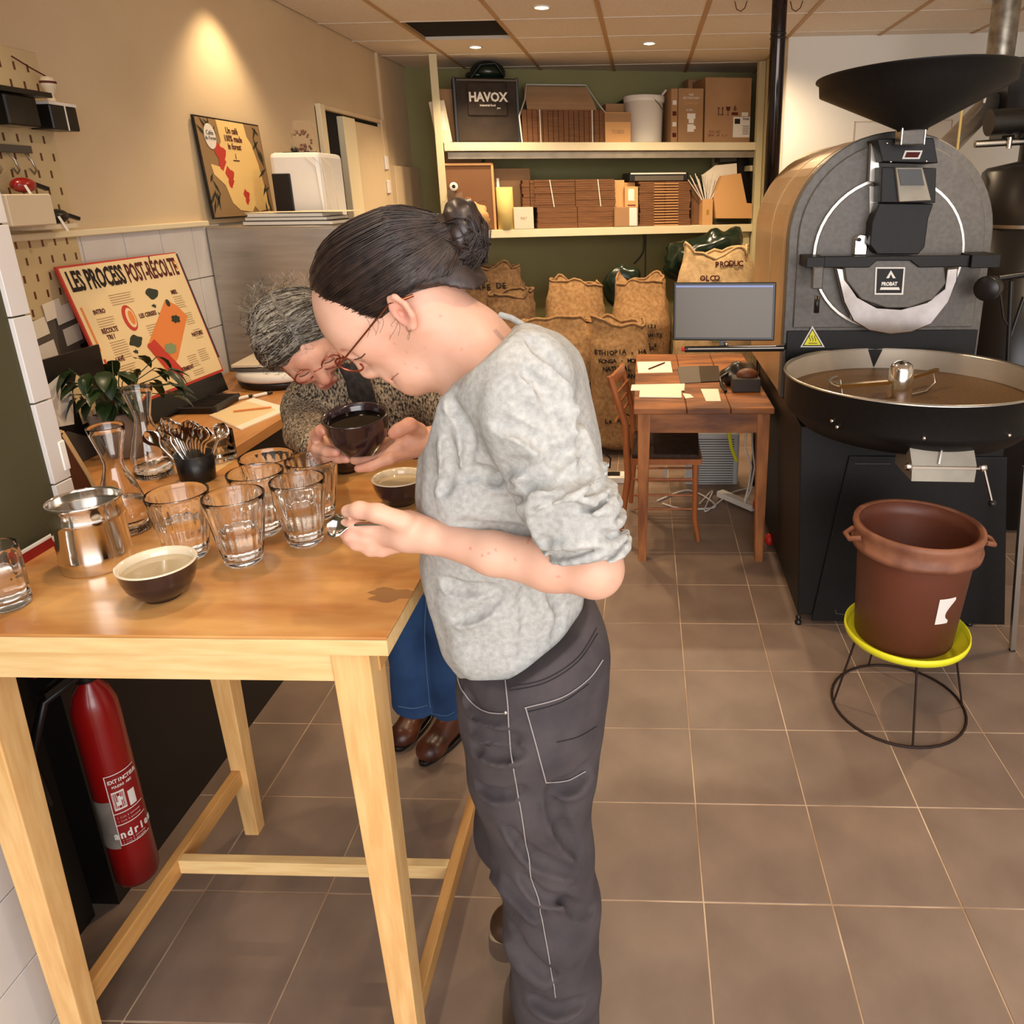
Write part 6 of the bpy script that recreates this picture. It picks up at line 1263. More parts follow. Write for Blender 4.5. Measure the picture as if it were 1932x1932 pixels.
# hand: palm roughly vertical-edge view, thumb on top, fingers curling beneath/around the spoon
pal0 = wr; pal1 = W(722, 998, -.700)
S.cap(wr, W(770, 1003, -.708), .0225, .026, k=.015); S.cap(W(770, 1003, -.708), pal1, .0270, .0245, k=.015, side=ay, f=.8)
th = [W(762, 985, -.725), W(712, 968, -.728), W(678, 962, -.722), W(655, 964, -.712)]; S.chain(th, [.0150, .0125, .0112, .0090], k=.008)
fing = [([(735, 1000, -.700), (690, 1000, -.712), (665, 990, -.712), (652, 986, -.705)], [.0110, .0098, .0088, .0075]),
        ([(735, 1012, -.695), (690, 1018, -.712), (660, 1012, -.716), (645, 1002, -.708)], [.0112, .0100, .0090, .0077]),
        ([(742, 1022, -.690), (702, 1031, -.708), (672, 1027, -.714), (655, 1017, -.708)], [.0108, .0095, .0086, .0074]),
        ([(755, 1030, -.682), (722, 1040, -.700), (698, 1040, -.708), (682, 1032, -.706)], [.0098, .0084, .0076, .0066])]
for P_, r_ in fing: S.chain([W(*q) for q in P_], r_, k=.0045)
# torso under the jersey keeps the body one piece
S.chain([Pm(950, 780), Pm(960, 900), Pm(970, 1060)], [.055, .070, .060], k=.05)
S.cap(Pm(960, 850), sh_, .05, .034, k=.03)
lipc = Pm(743, 713); earc = W(753, 592, BY-.085); nosec = Pm(698, 704); cheek = Pm(715, 660, -.06); nk = W(845, 600, BY-.06); pal = W(700, 1000, -.71)
def tint1(P):
    t = np.exp(-((P-lipc)**2/np.array([.008, .020, .0065])**2).sum(1))*.8
    for c, s_, a in ((earc, .022, .50), (nosec, .014, .30), (cheek, .035, .16), (nk, .045, .22), (W(665, 1005, -.71), .022, .25), (el_, .03, .12)): t = t+a*np.exp(-((P-c)**2).sum(1)/s_**2)
    for c in ((742, 650), (762, 668), (800, 660), (828, 598), (735, 635), (870, 660), (780, 700), (756, 690)): q = W(*c, BY-.062); t = t+.35*(((P[:, [0, 2]]-q[[0, 2]])**2).sum(1) < .0018**2)
    for c in ((970, 1062), (930, 1050), (918, 1055), (905, 1058), (1055, 1082), (990, 1040), (880, 1052)): q = W(*c, -.78); t = t+.5*(((P[:, [0, 2]]-q[[0, 2]])**2).sum(1) < .0022**2)
    return t
body1 = S.mesh('body', skin, p1, smooth=2, tint=tint1)
for o_, (x, y) in (('freckle', (0, 0)),): pass
# jersey
S = SDF((-.62, -.90, .72), (-.10, -.26, 1.46), .0036)
tor = [Pm(968, 735), Pm(958, 800), Pm(955, 880), Pm(958, 980), Pm(962, 1080), Pm(970, 1170), Pm(985, 1215)]
S.chain(tor, [.085, .108, .113, .110, .112, .105, .098], k=.04, side=ay, f=1.15)
S.cap(Pm(925, 780), Pm(905, 930), .060, .066, k=.05, side=ay, f=1.6)     # chest front
S.cap(Pm(880, 1040), Pm(905, 1150), .055, .050, k=.05, side=ay, f=1.8)      # belly front
S.cap(Pm(1030, 720), Pm(1055, 880), .055, .060, k=.05, side=ay, f=1.8)      # back
S.cap(Pm(893, 790, -.085), Pm(985, 705, -.095), .056, .056, k=.04); S.cap(Pm(897, 850), Pm(890, 950), .058, .060, k=.04, side=ay, f=1.7)
S.cap(Pm(985, 715, -.12), Pm(985, 705, .12), .056, .054, k=.05)            # shoulders
fr_ = W(840, 1000, BY)
# hem cut: slanting edge, lower in front of the hip
hemc = [(800, 1195), (862, 1222), (905, 1248), (985, 1262), (1050, 1225), (1110, 1130), (1160, 1060)]
hx = np.array([Pm(*q)[0] for q in hemc]); hz = np.array([Pm(*q)[2] for q in hemc])
def cut(X, Y, Z): return None
q = S.blk(S.lo, S.lo+(S.n)*S.h); sl, X, Y, Z = q; zc = np.interp(X.ravel(), hx, hz)[:, None, None]
S.F = np.maximum(S.F, ((zc-Z)*.85+0*Y).astype(np.float32)); TOR = S; S = SDF.__new__(SDF); S.h, S.lo, S.n = TOR.h, TOR.lo, TOR.n; S.F = np.full(TOR.n, .5, np.float32)
ua = W(992, 785, BY-.145); S.cap(ua, W(1075, 950, -.750), .064, .060, k=.035); S.cap(W(1075, 950, -.750), W(1118, 1060, -.762), .060, .046, k=.02)
# cuff end of the sleeve: plane across the arm above the elbow
cu_c = W(1112, 1040, -.762); cu_n = unit(W(1108, 1090, -.76)-W(1092, 960, -.752)); D = ((X-cu_c[0])*cu_n[0]+(Y-cu_c[1])*cu_n[1]+(Z-cu_c[2])*cu_n[2]); CUT_ = D
for i in range(7):      # bunched sleeve rings
    u = i/6; c = W(1060+52*u, 905+130*u, -.756); ang = unit(W(1115, 1040, -.76)-W(1070, 930, -.75)); a1_ = unit(np.cross(ang, ay)); rr = .064-.009*u
    for sgn, op in ((0, 'sub'), (.007, 'add')):
        R_ = [c+ang*sgn+a1_*(math.cos(t)*rr)+ay*(math.sin(t)*rr)+ang*(.004*math.sin(2*t+i*1.7)) for t in np.linspace(-2.9, .2 if i % 2 else .6, 12)]
        for a in range(11): S.cap(R_[a], R_[a+1], .0028, .0028, k=.010, op=op)
S.F = np.maximum(S.F, CUT_).astype(np.float32)
_n = tuple(np.minimum(S.n, TOR.n)); _sl = tuple(slice(0, q_) for q_ in _n); _a, _b = TOR.F[_sl], S.F[_sl]; _h = np.maximum(.022-np.abs(_a-_b), 0)/.022; TOR.F[_sl] = np.minimum(_a, _b)-_h*_h*.022*.25; S = TOR
_nl = [(760, 900), (812, 830), (822, 795), (838, 748), (880, 706), (942, 650), (962, 634), (1000, 600), (1060, 500)]; _nx = np.array([W(a, b, BY-.09)[0] for a, b in _nl]); _nz = np.array([W(a, b, BY-.09)[2] for a, b in _nl])
sl, X, Y, Z = S.blk(S.lo, S.lo+S.n*S.h); S.F = np.maximum(S.F, ((Z-np.interp(X.ravel(), _nx, _nz)[:, None, None])*.75+0*Y)).astype(np.float32)
for pts, r in ((((1000, 640), (1050, 690), (1085, 760), (1108, 850), (1112, 900)), .007), (((935, 800), (990, 812), (1040, 845), (1085, 890)), .0065), (((980, 770), (1040, 800), (1085, 838)), .005), (((860, 905), (900, 890), (935, 905), (960, 912)), .005), (((938, 908), (955, 885), (1000, 878)), .005),
               (((975, 950), (1010, 905), (1050, 870), (1085, 842)), .007), (((865, 990), (930, 1003), (1000, 1003)), .006), (((860, 1170), (905, 1155), (945, 1115)), .0045), (((990, 1115), (993, 1150), (988, 1240)), .0025), (((1000, 925), (1050, 905), (1110, 898)), .005), (((850, 760), (885, 815), (880, 880)), .004),
               (((985, 700), (1030, 740), (1050, 800)), .004), (((840, 1100), (870, 1112), (930, 1110)), .004), (((1040, 1120), (1060, 1160), (1050, 1200)), .004), (((845, 830), (850, 880), (835, 930)), .004), (((1005, 985), (1060, 968), (1135, 955)), .0055), (((1008, 1005), (1070, 990), (1145, 985)), .0055), (((1020, 1025), (1080, 1012), (1155, 1010)), .005)): S.crease(pts, r)
S.field(noisef(3, 38, .0042), S.lo, S.lo+S.n*S.h); S.field(noisef(5, 90, .0014), S.lo, S.lo+S.n*S.h)
jer = S.mesh('jersey', shirtm, p1, smooth=2)
# neckline and shoulder seam edge
MB_ = MB(); MB_.tube([Vector(v)-p1.location for v in (W(944, 594, -.62), W(965, 600, -.63), W(985, 612, -.64), W(992, 628, -.645), W(1012, 640, -.65))], .0045, 8); MB_.build('collar', shirtm, p1)
# jeans
S = SDF((-.60, -.80, -.0), (-.10, -.30, .98), .0042)
hip = Pm(1000, 1290); 
near = [W(1020, 1230, BY-.055), W(1005, 1340, BY-.075), W(1005, 1450, BY-.08), W(1022, 1600, BY-.08), W(1042, 1720, BY-.075), W(1052, 1850, BY-.07)]
foot = W(1052, 1932, BY-.07); foot = near[-1]+(foot-near[-1])*1.0
S.chain([Pm(1010, 1190), Pm(1003, 1260), Pm(1000, 1330)], [.105, .112, .108], k=.04, side=ay, f=1.2)
S.cap(Pm(1040, 1270, -.05), Pm(1035, 1370, -.06), .075, .080, k=.04); S.cap(Pm(1030, 1270, .07), Pm(1025, 1370, .08), .075, .075, k=.04)
NL = near+[np.array([near[-1][0]-.004, near[-1][1], .05])]
S.chain(NL, [.105, .105, .098, .083, .080, .078, .080], k=.03)
far = [Pm(1000, 1290, .07), Pm(985, 1420, .08), Pm(975, 1560, .09), np.array([-.335, -.475, .28]), np.array([-.36, -.46, .09])]
S.chain(far, [.100, .092, .080, .074, .072], k=.02)
wz = np.array([Pm(*q)[2] for q in ((850, 1205), (985, 1190), (1120, 1120))]); wx = np.array([Pm(*q)[0] for q in ((850, 1205), (985, 1190), (1120, 1120))])
sl, X, Y, Z = S.blk(S.lo, S.lo+S.n*S.h); S.F = np.maximum(S.F, (Z-np.interp(X.ravel(), wx, wz)[:, None, None])*.9+0*Y).astype(np.float32); S.F = np.maximum(S.F, (.030-Z)+0*X+0*Y).astype(np.float32)
for pts, r in ((((1040, 1490), (1060, 1560), (1095, 1615)), .009), (((920, 1635), (960, 1670), (1000, 1710), (1020, 1730)), .008), (((965, 1750), (990, 1800), (1030, 1835), (1045, 1838)), .010), (((890, 1370), (930, 1392), (980, 1395)), .005), (((893, 1410), (940, 1425), (985, 1422)), .005), (((1045, 1485), (1080, 1478), (1105, 1450)), .009),
               (((960, 1560), (1010, 1620), (1085, 1650)), .006), (((1000, 1880), (1050, 1905), (1100, 1890)), .007), (((900, 1480), (940, 1500), (985, 1490)), .004), (((1060, 1690), (1090, 1720), (1120, 1715)), .006), (((880, 1310), (900, 1345), (950, 1360)), .004), (((985, 1650), (1020, 1690), (1070, 1700)), .005)): S.crease(pts, r)
S.field(noisef(11, 26, .006), S.lo, S.lo+S.n*S.h); S.field(noisef(12, 75, .0016), S.lo, S.lo+S.n*S.h)
je = S.mesh('jeans', jeansm, p1, smooth=2)
def on_mesh(o, px, py):
    """point of object o's surface seen at the pixel"""
    d = Vector(ray(px, py)).normalized(); M_ = o.matrix_world if False else Matrix.Translation(Vector(o.location)+(o.parent.location if o.parent else Vector()))
    inv = M_.inverted(); hit, loc_, nrm, _ = o.ray_cast(inv @ Vector(O), d)
    return (M_ @ loc_, nrm) if hit else (None, None)
def seam(name, o, pts, r, m_, parent, off=.0, sub=6, n=5):
    P_ = []; base = Vector((0, 0, 0)) if parent is o else parent.location
    for i in range(len(pts)-1):
        p0, p1, p2, p3 = [np.array(pts[j], float) for j in (max(i-1, 0), i, i+1, min(i+2, len(pts)-1))]
        for k in range(sub): u = k/sub; P_.append(tuple(.5*((2*p1)+(-p0+p2)*u+(2*p0-5*p1+4*p2-p3)*u*u+(-p0+3*p1-3*p2+p3)*u**3)))
    P_.append(pts[-1]); Q_ = []
    for x, y in P_:
        l, nn_ = on_mesh(o, x, y)
        if l is not None: Q_.append(l+nn_*off-base)
    if len(Q_) > 1: return MB().tube(Q_, r, n).build(name, m_, parent)
bpy.context.view_layer.update()
for pts in (((950, 1262), (958, 1320), (965, 1420), (985, 1540), (1000, 1640), (1020, 1720), (1035, 1800), (1048, 1880)), ((862, 1245), (868, 1290), (890, 1325), (920, 1342), (958, 1345)), ((990, 1335), (1060, 1315), (1110, 1280), (1136, 1245)), ((992, 1335), (1010, 1400), (1030, 1475)), ((1030, 1475), (1070, 1472), (1105, 1455))): seam('seam', je, pts, .0011, seamm, je, .0016)
for pts in (((962, 1296), (1030, 1280), (1090, 1240), (1125, 1185)), ((962, 1303), (1030, 1287), (1090, 1248), (1127, 1195)), ((996, 1343), (1060, 1324), (1110, 1290)), ((1050, 1400), (1090, 1390), (1125, 1370))): seam('seam', je, pts, .0007, mat('dark denim seam', (44, 38, 40), rough=.9), je, .0014)
l, nn_ = on_mesh(je, 954, 1345)
if l is not None: MB().sphere(l-p1.location, (.004, .003, .004)).build('rivet', M['chrome2'], p1)
l, nn_ = on_mesh(je, 862, 1250)
bpy.context.view_layer.update()
lash = mat('dark lashes', (70, 44, 34), rough=.6)
seam('eyelashes', body1, ((668, 678), (675, 677), (683, 673), (689, 667)), .0009, lash, body1, .0004); seam('mouth_line', body1, ((738, 716), (746, 709), (752, 704)), .0007, mat('lip shadow', (160, 88, 78), rough=.6), body1, .0002)
_b = MB()
for i in range(34):
    u = i/33; l, nn_ = on_mesh(body1, 650+34*u+(i % 3), 641+10*u*u+(i*7 % 4)); l2, n2 = on_mesh(body1, 656+34*u, 645+10*u*u+(i*7 % 4))
    if l is not None and l2 is not None and (l-l2).length < .02: _b.tube([l+nn_*.0004, l2+n2*.0008], .0004, 3, caps=False)
pass
# boots
def boot(name, toe, heel, m_, par, w_=.045, hgt=.10):
    S = SDF(np.minimum(toe, heel)-.1, np.maximum(toe, heel)+np.array([.1, .1, .2]), .0035); d = unit(toe-heel); sd = np.array([-d[1], d[0], 0])
    S.cap(heel+np.array([0, 0, .045]), toe+np.array([0, 0, .035])-d*.03, .036, .030, k=.03, side=sd, f=1.15); S.ell(toe-d*.035+np.array([0, 0, .03]), (.045, .042, .030), (d, sd, (0, 0, 1)), k=.02)
    S.cap(heel+d*.01+np.array([0, 0, .05]), heel+d*.015+np.array([0, 0, hgt+.03]), .040, .042, k=.03); S.cap(heel+d*.03+np.array([0, 0, hgt]), toe-d*.09+np.array([0, 0, .06]), .030, .024, k=.03)
    sl, X, Y, Z = S.blk(S.lo, S.lo+S.n*S.h); S.F = np.maximum(S.F, (.016-Z)+0*X+0*Y).astype(np.float32); o = S.mesh(name, m_, par, smooth=2)
    q = MB(); L_ = np.linalg.norm(toe-heel); pts = []
    for k in range(36):
        a = 2*PI*k/36; u = (1+math.cos(a))/2; ww = .040*(.82+.25*math.sin(PI*min(1, u*1.1)))
        pts.append((math.cos(a)*(L_/2+.014), math.copysign(abs(math.sin(a))**.7, math.sin(a))*ww))
    c = (toe+heel)/2; q.prism([(p_[0], p_[1]) for p_ in pts], .015, (Vector(c)+Vector((0, 0, .003-c[2]*1)), d, sd, (0, 0, 1))); q.build('sole', sole if m_ is leathd else M['blackp'], o, bevel=.003)
    return o, d, sd
toe = at(922, 1762, 2, .03); toe = np.array([toe[0]+.010, toe[1]+.02, 0.]); heel = toe+np.array([.17, .03, 0]); boot('boot', toe, heel, leathd, p1)
boot('boot', np.array([near[-1][0]-.14, near[-1][1]-.02, 0.]), np.array([near[-1][0]+.03, near[-1][1], 0.]), leathd, p1)
# hair: cap + strands swept to the bun
tie = Pm(858, 437); hc_ = Pm(730, 519); HA = np.array([ax1, ay, ax3]); HRr = np.array([.113, .082, .087])
S = SDF(hc_-np.array([.17, .13, .15]), hc_+np.array([.22, .13, .15]), .003)
S.ell(hc_, HRr*np.array([.985, .985, .98]), HA, k=.01); S.cap(Pm(800, 480), Pm(845, 448), .070, .030, k=.03); S.cap(Pm(790, 520), Pm(862, 545), .060, .046, k=.03, side=ay, f=1.1)
hl = [(540, 560), (583, 566), (600, 576), (640, 586), (672, 604), (700, 608), (722, 592), (742, 566), (770, 548), (810, 545), (850, 556), (880, 566), (930, 540)]
hlx = np.array([W(a, b, BY-.085)[0] for a, b in hl]); hlz = np.array([W(a, b, BY-.085)[2] for a, b in hl])
sl, X, Y, Z = S.blk(S.lo, S.lo+S.n*S.h); zc = np.interp(X.ravel(), hlx, hlz)[:, None, None]; side_ = np.clip(np.abs(Y-BY)/.07, 0, 1)
zline = zc+(1-side_)*.010; S.F = np.maximum(S.F, (zline-Z)*.8+.0012*np.sin(X*420)*np.sin(Y*350)).astype(np.float32)
cap_ = S.mesh('hair', hairm, p1, smooth=3)
def ell_r(d): return 1/np.sqrt((((HA@d)/HRr)**2).sum())
st = MB(); rg = np.random.default_rng(4); dT = unit(tie-hc_)
for i in range(1900):
    # start on the hairline around the head
    px = rg.uniform(580, 905); zl = np.interp(W(px, 500, BY-.085)[0], hlx, hlz); xx = W(px, 500, BY-.085)[0]; sgn = -1 if rg.random() < .8 else 1
    if px < 640 and rg.random() < .7: yy = BY+sgn*rg.uniform(0, .07)
    else: yy = BY+sgn*rg.uniform(.05, .085)
    s0 = np.array([xx, yy, zl+rg.uniform(-.002, .08 if rg.random() < .6 else .01)]); d0 = unit(s0-hc_); om = math.acos(max(-1, min(1, d0@dT)))
    if om < .05: continue
    P_ = []; off = rg.uniform(.0, .0022); jit = rg.normal(size=3)*.03
    u0 = 0 if rg.random() < .45 else rg.uniform(0, .55)
    for k in range(11):
        u = u0+(1-u0)*k/10; d = unit((math.sin((1-u)*om)*d0+math.sin(u*om)*dT)/math.sin(om)+jit*math.sin(PI*u)*.5); p_ = hc_+d*(ell_r(d)*1.0+off)
        w1 = max(0, (u-.86)/.14); ok_, cl_, nr_, _i = cap_.closest_point_on_mesh(Vector(p_)-p1.location*0); p_ = (np.array(cl_)+np.array(nr_)*(off+.0004)) if ok_ else p_; p_ = p_*(1-w1)+(tie+rg.normal(size=3)*.006)*w1; P_.append(Vector(p_)-p1.location)
    r_ = rg.uniform(.0005, .0010); st.tube(P_, [r_*.5]+[r_]*9+[r_*.7], 3, caps=False)
_h = st.build('hair_strands', hairm, p1); _h['kind'] = 'stuff'
# bun: loops fanning from the tie
st = MB()
S = SDF(tie-.10, tie+.12, .003); S.ell(Pm(876, 440), (.026, .038, .040), None, k=.01); S.cap(Pm(868, 405), Pm(886, 505), .020, .015, k=.02); S.field(noisef(8, 160, .004), S.lo, S.lo+S.n*S.h); bun_ = S.mesh('hair_bun', hairm, p1, smooth=2)
for i in range(700):
    a = rg.uniform(-1.9, 1.7); b_ = rg.uniform(-1, 1); r0 = rg.uniform(.028, .052); e = Pm(858, 437); 
    m1 = Pm(880+22*math.cos(a), 437+44*math.sin(a), b_*.032); m2 = Pm(888+12*rg.uniform(-1, 1), 455+rg.uniform(-10, 50), b_*.025); f = Pm(868+rg.uniform(-12, 24), 440+rg.uniform(0, 66), b_*.02)
    P_ = []; off = rg.uniform(.0004, .004)
    for k in range(10):
        u = k/9; p_ = (1-u)**3*e+3*u*(1-u)**2*m1+3*u*u*(1-u)*m2+u**3*f; ok_, cl_, nr_, _i = bun_.closest_point_on_mesh(Vector(p_)); P_.append(cl_+nr_*off*(1+2*u*u)-p1.location)
    st.tube(P_, .0007, 3, caps=False)
for i in range(54):  # stray wisps
    s0 = [(840, 408), (880, 398), (900, 440), (890, 520), (700, 402), (720, 596), (770, 600), (745, 600), (700, 600)][i % 9]; e0 = Pm(s0[0]+rg.uniform(-10, 10), s0[1]+rg.uniform(-6, 8), rg.uniform(-.05, .04) if i % 9 in (0, 1, 2, 3, 4) else -.085)
    dd = np.array([rg.uniform(-.03, .035), rg.uniform(-.02, .01), rg.uniform(-.02, .03)]) if i % 9 < 5 else np.array([rg.uniform(-.018, .006), -.002, rg.uniform(-.016, -.004)])
    if i % 9 > 4 and i > 26: continue
    P_ = [Vector(e0+dd*u+np.array([.0, 0, -.012*u*u])*1.+.004*np.array([math.sin(6*u+i), 0, math.cos(5*u+i)])*u)-p1.location for u in np.linspace(0, 1, 8)]; st.tube(P_, .00025, 3, caps=False)
_h = st.build('hair_bun_strands', hairm, p1); _h['kind'] = 'stuff'
MB().tube([Vector(tie+np.array([0.002+.006*math.cos(a)*.3, .028*math.cos(a), .028*math.sin(a)]))-p1.location for a in np.linspace(0, 2*PI, 20)], .004, 8).build('hair_tie', M['blackp'], p1)
# glasses
g = MB(); L0 = Vector(W(735, 572, BY-.085)); L1 = Vector(W(657, 668, BY-.070)); g.tube([L0-p1.location, L1-p1.location], .0013, 6); g.tube([Vector(W(780, 557, BY-.083))-p1.location, Vector(W(757, 566, BY-.088))-p1.location, L0-p1.location], .0024, 6)
g.build('glasses_temple', mat('thin gold brown wire', (150, 90, 60), rough=.25, metal=.9), p1)
q = MB(); gn = unit(W(664, 690, BY)-W(690, 668, BY)); gu = unit(W(700, 690, BY)-W(650, 668, BY)); 
for sg in (-1, 1):
    c = W(674, 679, BY)+ay*sg*.031; c = np.array(c); q.tube([Vector(c+gu*.019*math.cos(a)+ay*.024*math.sin(a))-p1.location for a in np.linspace(0, 2*PI, 28)[:-1]], .0016, 6, closed=True)
c0 = W(668, 680, BY); q.tube([Vector(c0+ay*t+gn*.004)-p1.location for t in (-.008, 0, .008)], .0013, 6); q.tube([Vector(W(657, 668, BY-.070))-p1.location, Vector(W(664, 676, BY)+ay*-.052)-p1.location], .0016, 6); q.build('glasses_frame', mat('copper frame', (170, 96, 76), rough=.2, metal=.9), p1)
# spoon in the hand: held level, bowl towards the left
a_, b_ = W(760, 985, -.722), W(616, 992, -.716); spoon(a_, b_, None, (0, -.6, .8), 'cupping_spoon', None, 'steel cupping spoon held between the fingers of the person in grey', None, M['chrome'])
# ------------------------------------------------------------------ person 2 (behind the table): marled knit jumper, blue jeans, bowl in both hands
p2 = thing('person', 'grey-haired person in a marled jumper and blue jeans, holding a dark bowl', 'person', (-.72, .20, 0))
knit = mat('marled knit wool', (176, 156, 128), (34, 28, 24), rough=.95, scale=230, stretch=(1, 1, .5), mix=(.38, .62), bump=.9, bscale=260, detail=2)
HY = .02
Q2 = lambda x, y, d=0: W(x, y, HY+d)
hc2 = Q2(566, 636)
# head frame: face looks down and towards the lower right of the picture
fwd = unit(Q2(612, 722, -.10)-hc2); upv = unit(np.array(Q2(516, 590, .0)-hc2)+np.array([0, -.01, .06])); sdv = unit(np.cross(fwd, upv)); upv = unit(np.cross(sdv, fwd)); FR = (fwd, sdv, upv)
L = lambda f, s_, u: hc2+fwd*f+sdv*s_+upv*u
S = SDF((-1.12, -.46, 1.00), (-.50, .30, 1.52), .0032)
S.ell(hc2, (.094, .074, .088), FR, k=.01)
S.cap(L(.045, 0, -.02), L(.050, 0, -.085), .052, .034, k=.03); S.ell(L(.072, 0, -.103), (.020, .022, .018), FR, k=.02)
S.cap(L(.088, 0, .0), L(.112, 0, -.042), .008, .012, k=.012); S.ell(L(.104, 0, -.047), (.010, .017, .009), FR, k=.01)
for sg in (-1, 1):
    S.ell(L(.072, sg*.036, -.035), (.022, .022, .020), FR, k=.02); S.ell(L(.090, sg*.031, -.008), (.012, .014, .010), FR, k=.01, op='sub'); S.ell(L(.080, sg*.031, -.010), (.013, .014, .013), FR, k=.004)
    S.ell(L(-.005, sg*.076, -.02), (.018, .008, .028), FR, k=.008)
S.cap(L(.084, -.018, .016), L(.084, .018, .016), .010, .010, k=.02)
S.cap(L(.092, -.018, -.073), L(.092, .018, -.073), .0062, .0062, k=.006); S.cap(L(.088, -.016, -.084), L(.088, .016, -.084), .0066, .0066, k=.006)
neck0 = L(-.02, 0, -.06); S.chain([neck0, Q2(645, 690, .11), Q2(690, 740, .16)], [.052, .054, .06], k=.03)
# left hand (right in the picture) around the bowl
BYb = -.33
bc = W(677, 812, BYb); rimL, rimR = W(617, 790, BYb), W(738, 790, BYb); br = (rimR[0]-rimL[0])/2; zb0, zb1 = W(677, 858, BYb-.0)[2], W(677, 782, BYb)[2]
H2 = lambda x, y, d=0: W(x, y, BYb+d)
wr2 = H2(822, 832, .01); S.cap(H2(905, 830, .06), wr2, .032, .026, k=.02)
S.cap(wr2, H2(778, 836, .0), .026, .028, k=.015); S.cap(H2(778, 830, -.01), H2(752, 852, .0), .024, .020, k=.015)
S.chain([H2(790, 812, -.02), H2(772, 802, -.045), H2(752, 812, -.060), H2(742, 818, -.064)], [.0150, .0130, .0118, .0100], k=.008)
for P_, r_ in (([(755, 842, -.03), (722, 866, -.045), (690, 872, -.04), (668, 868, -.03)], [.0125, .0112, .0100, .0085]), ([(768, 852, -.02), (735, 866, -.055), (700, 880, -.065), (676, 884, -.068)], [.0120, .0105, .0095, .0080]),
               ([(752, 836, .02), (715, 858, .035), (680, 866, .035), (655, 862, .03)], [.0120, .0110, .0100, .0085]), ([(760, 825, .03), (735, 835, .055), (705, 840, .065), (680, 838, .066)], [.0118, .0105, .0096, .0085])): S.chain([H2(*q) for q in P_], r_, k=.005)
# right hand, behind the bowl, fingertips showing at its left side
w3 = H2(606, 850, .12); S.cap(H2(598, 820, .25), w3, .026, .024, k=.02); S.cap(w3, H2(608, 846, .05), .024, .022, k=.015)
for P_, r_ in (([(600, 838, .05), (596, 822, .01), (606, 812, -.020), (614, 812, -.032)], [.0125, .0115, .0105, .009]), ([(605, 846, .045), (600, 846, .005), (618, 852, -.020), (634, 854, -.032)], [.0125, .0115, .0105, .009]), ([(612, 855, .045), (618, 864, .01), (640, 864, -.005), (655, 866, -.015)], [.0122, .0112, .010, .0085])): S.chain([H2(*q) for q in P_], r_, k=.005)
S.chain([Q2(690, 740, .16), Q2(720, 860, .20)], [.07, .07], k=.04)
S.chain([H2(905, 830, .06), Q2(880, 800, .10), Q2(720, 860, .20)], [.032, .035, .05], k=.03); S.chain([H2(598, 820, .25), Q2(640, 800, .16), Q2(720, 860, .20)], [.026, .035, .05], k=.03)
lip2 = L(.094, 0, -.078); nz2 = L(.116, 0, -.045)
def tint2(P):
    t = np.exp(-((P-lip2)**2).sum(1)/.016**2)*.8+np.exp(-((P-nz2)**2).sum(1)/.014**2)*.45
    for sg in (-1, 1): t = t+.3*np.exp(-((P-L(.08, sg*.04, -.04))**2).sum(1)/.022**2)
    for q in (H2(742, 818, -.06), H2(690, 874, -.06), H2(612, 812, -.03), H2(636, 854, -.03)): t = t+.4*np.exp(-((P-q)**2).sum(1)/.018**2)
    return t
body2 = S.mesh('body', skin2, p2, smooth=2, tint=tint2)
for sg in (-1, 1): MB().tube([Vector(L(.0935, sg*.031+t_, -.013-.004*math.cos(t_*120))) for t_ in (-.012, -.006, 0, .006, .012)], .0011, 5).build('eyelashes', lash, body2)
MB().tube([Vector(L(.0975, t_, -.0785)) for t_ in (-.018, -.008, .008, .018)], .0010, 5).build('mouth_line', mat('lip shadow', (160, 88, 78)), body2)
# jumper
S = SDF((-1.10, -.36, .72), (-.38, .42, 1.34), .0050)
T2 = [Q2(690, 745, .13), Q2(710, 830, .17), Q2(745, 930, .20), Q2(775, 1010, .20)]
S.chain(T2, [.115, .120, .118, .112], k=.04, side=(1, 0, 0), f=1.25)
S.cap(Q2(600, 765, .09), Q2(800, 720, .12), .075, .080, k=.05)
S.chain([Q2(588, 775, .07), Q2(585, 810, -.02), W(600, 842, -.15)], [.066, .054, .040], k=.03)
S.chain([Q2(800, 730, .10), Q2(890, 800, .02), W(905, 838, -.22), W(835, 838, -.305)], [.070, .058, .050, .041], k=.03)
S.cap(neck0*.5+Q2(650, 700, .08)*.5, Q2(665, 725, .08), .070, .078, k=.03)
S.cap(W(790, 832, -.33), W(822, 832, -.31), .030, .030, k=.004, op='sub')
S.F = np.maximum(S.F, np.float32(0)*0+S.F)
S.field(noisef(21, 40, .006), S.lo, S.lo+S.n*S.h); S.field(lambda X, Y, Z: (.0012*np.sin((X+.35*Z)*520)+0*Y).astype(np.float32), S.lo, S.lo+S.n*S.h)
S.mesh('jumper', knit, p2, smooth=1)
q = MB()
for k in range(3): q.tube([Vector(Q2(648+8*k, 690, -.02))-p2.location, Vector(Q2(668+6*k, 715, -.03))-p2.location, Vector(Q2(672+10*k, 745, -.02))-p2.location, Vector(Q2(690+8*k, 775, .0))-p2.location], [.012, .020, .018, .010], 10)
q.build('scarf', mat('charcoal scarf', (52, 46, 42), (28, 24, 22), rough=.95, scale=70, bump=.6, bscale=200), p2)
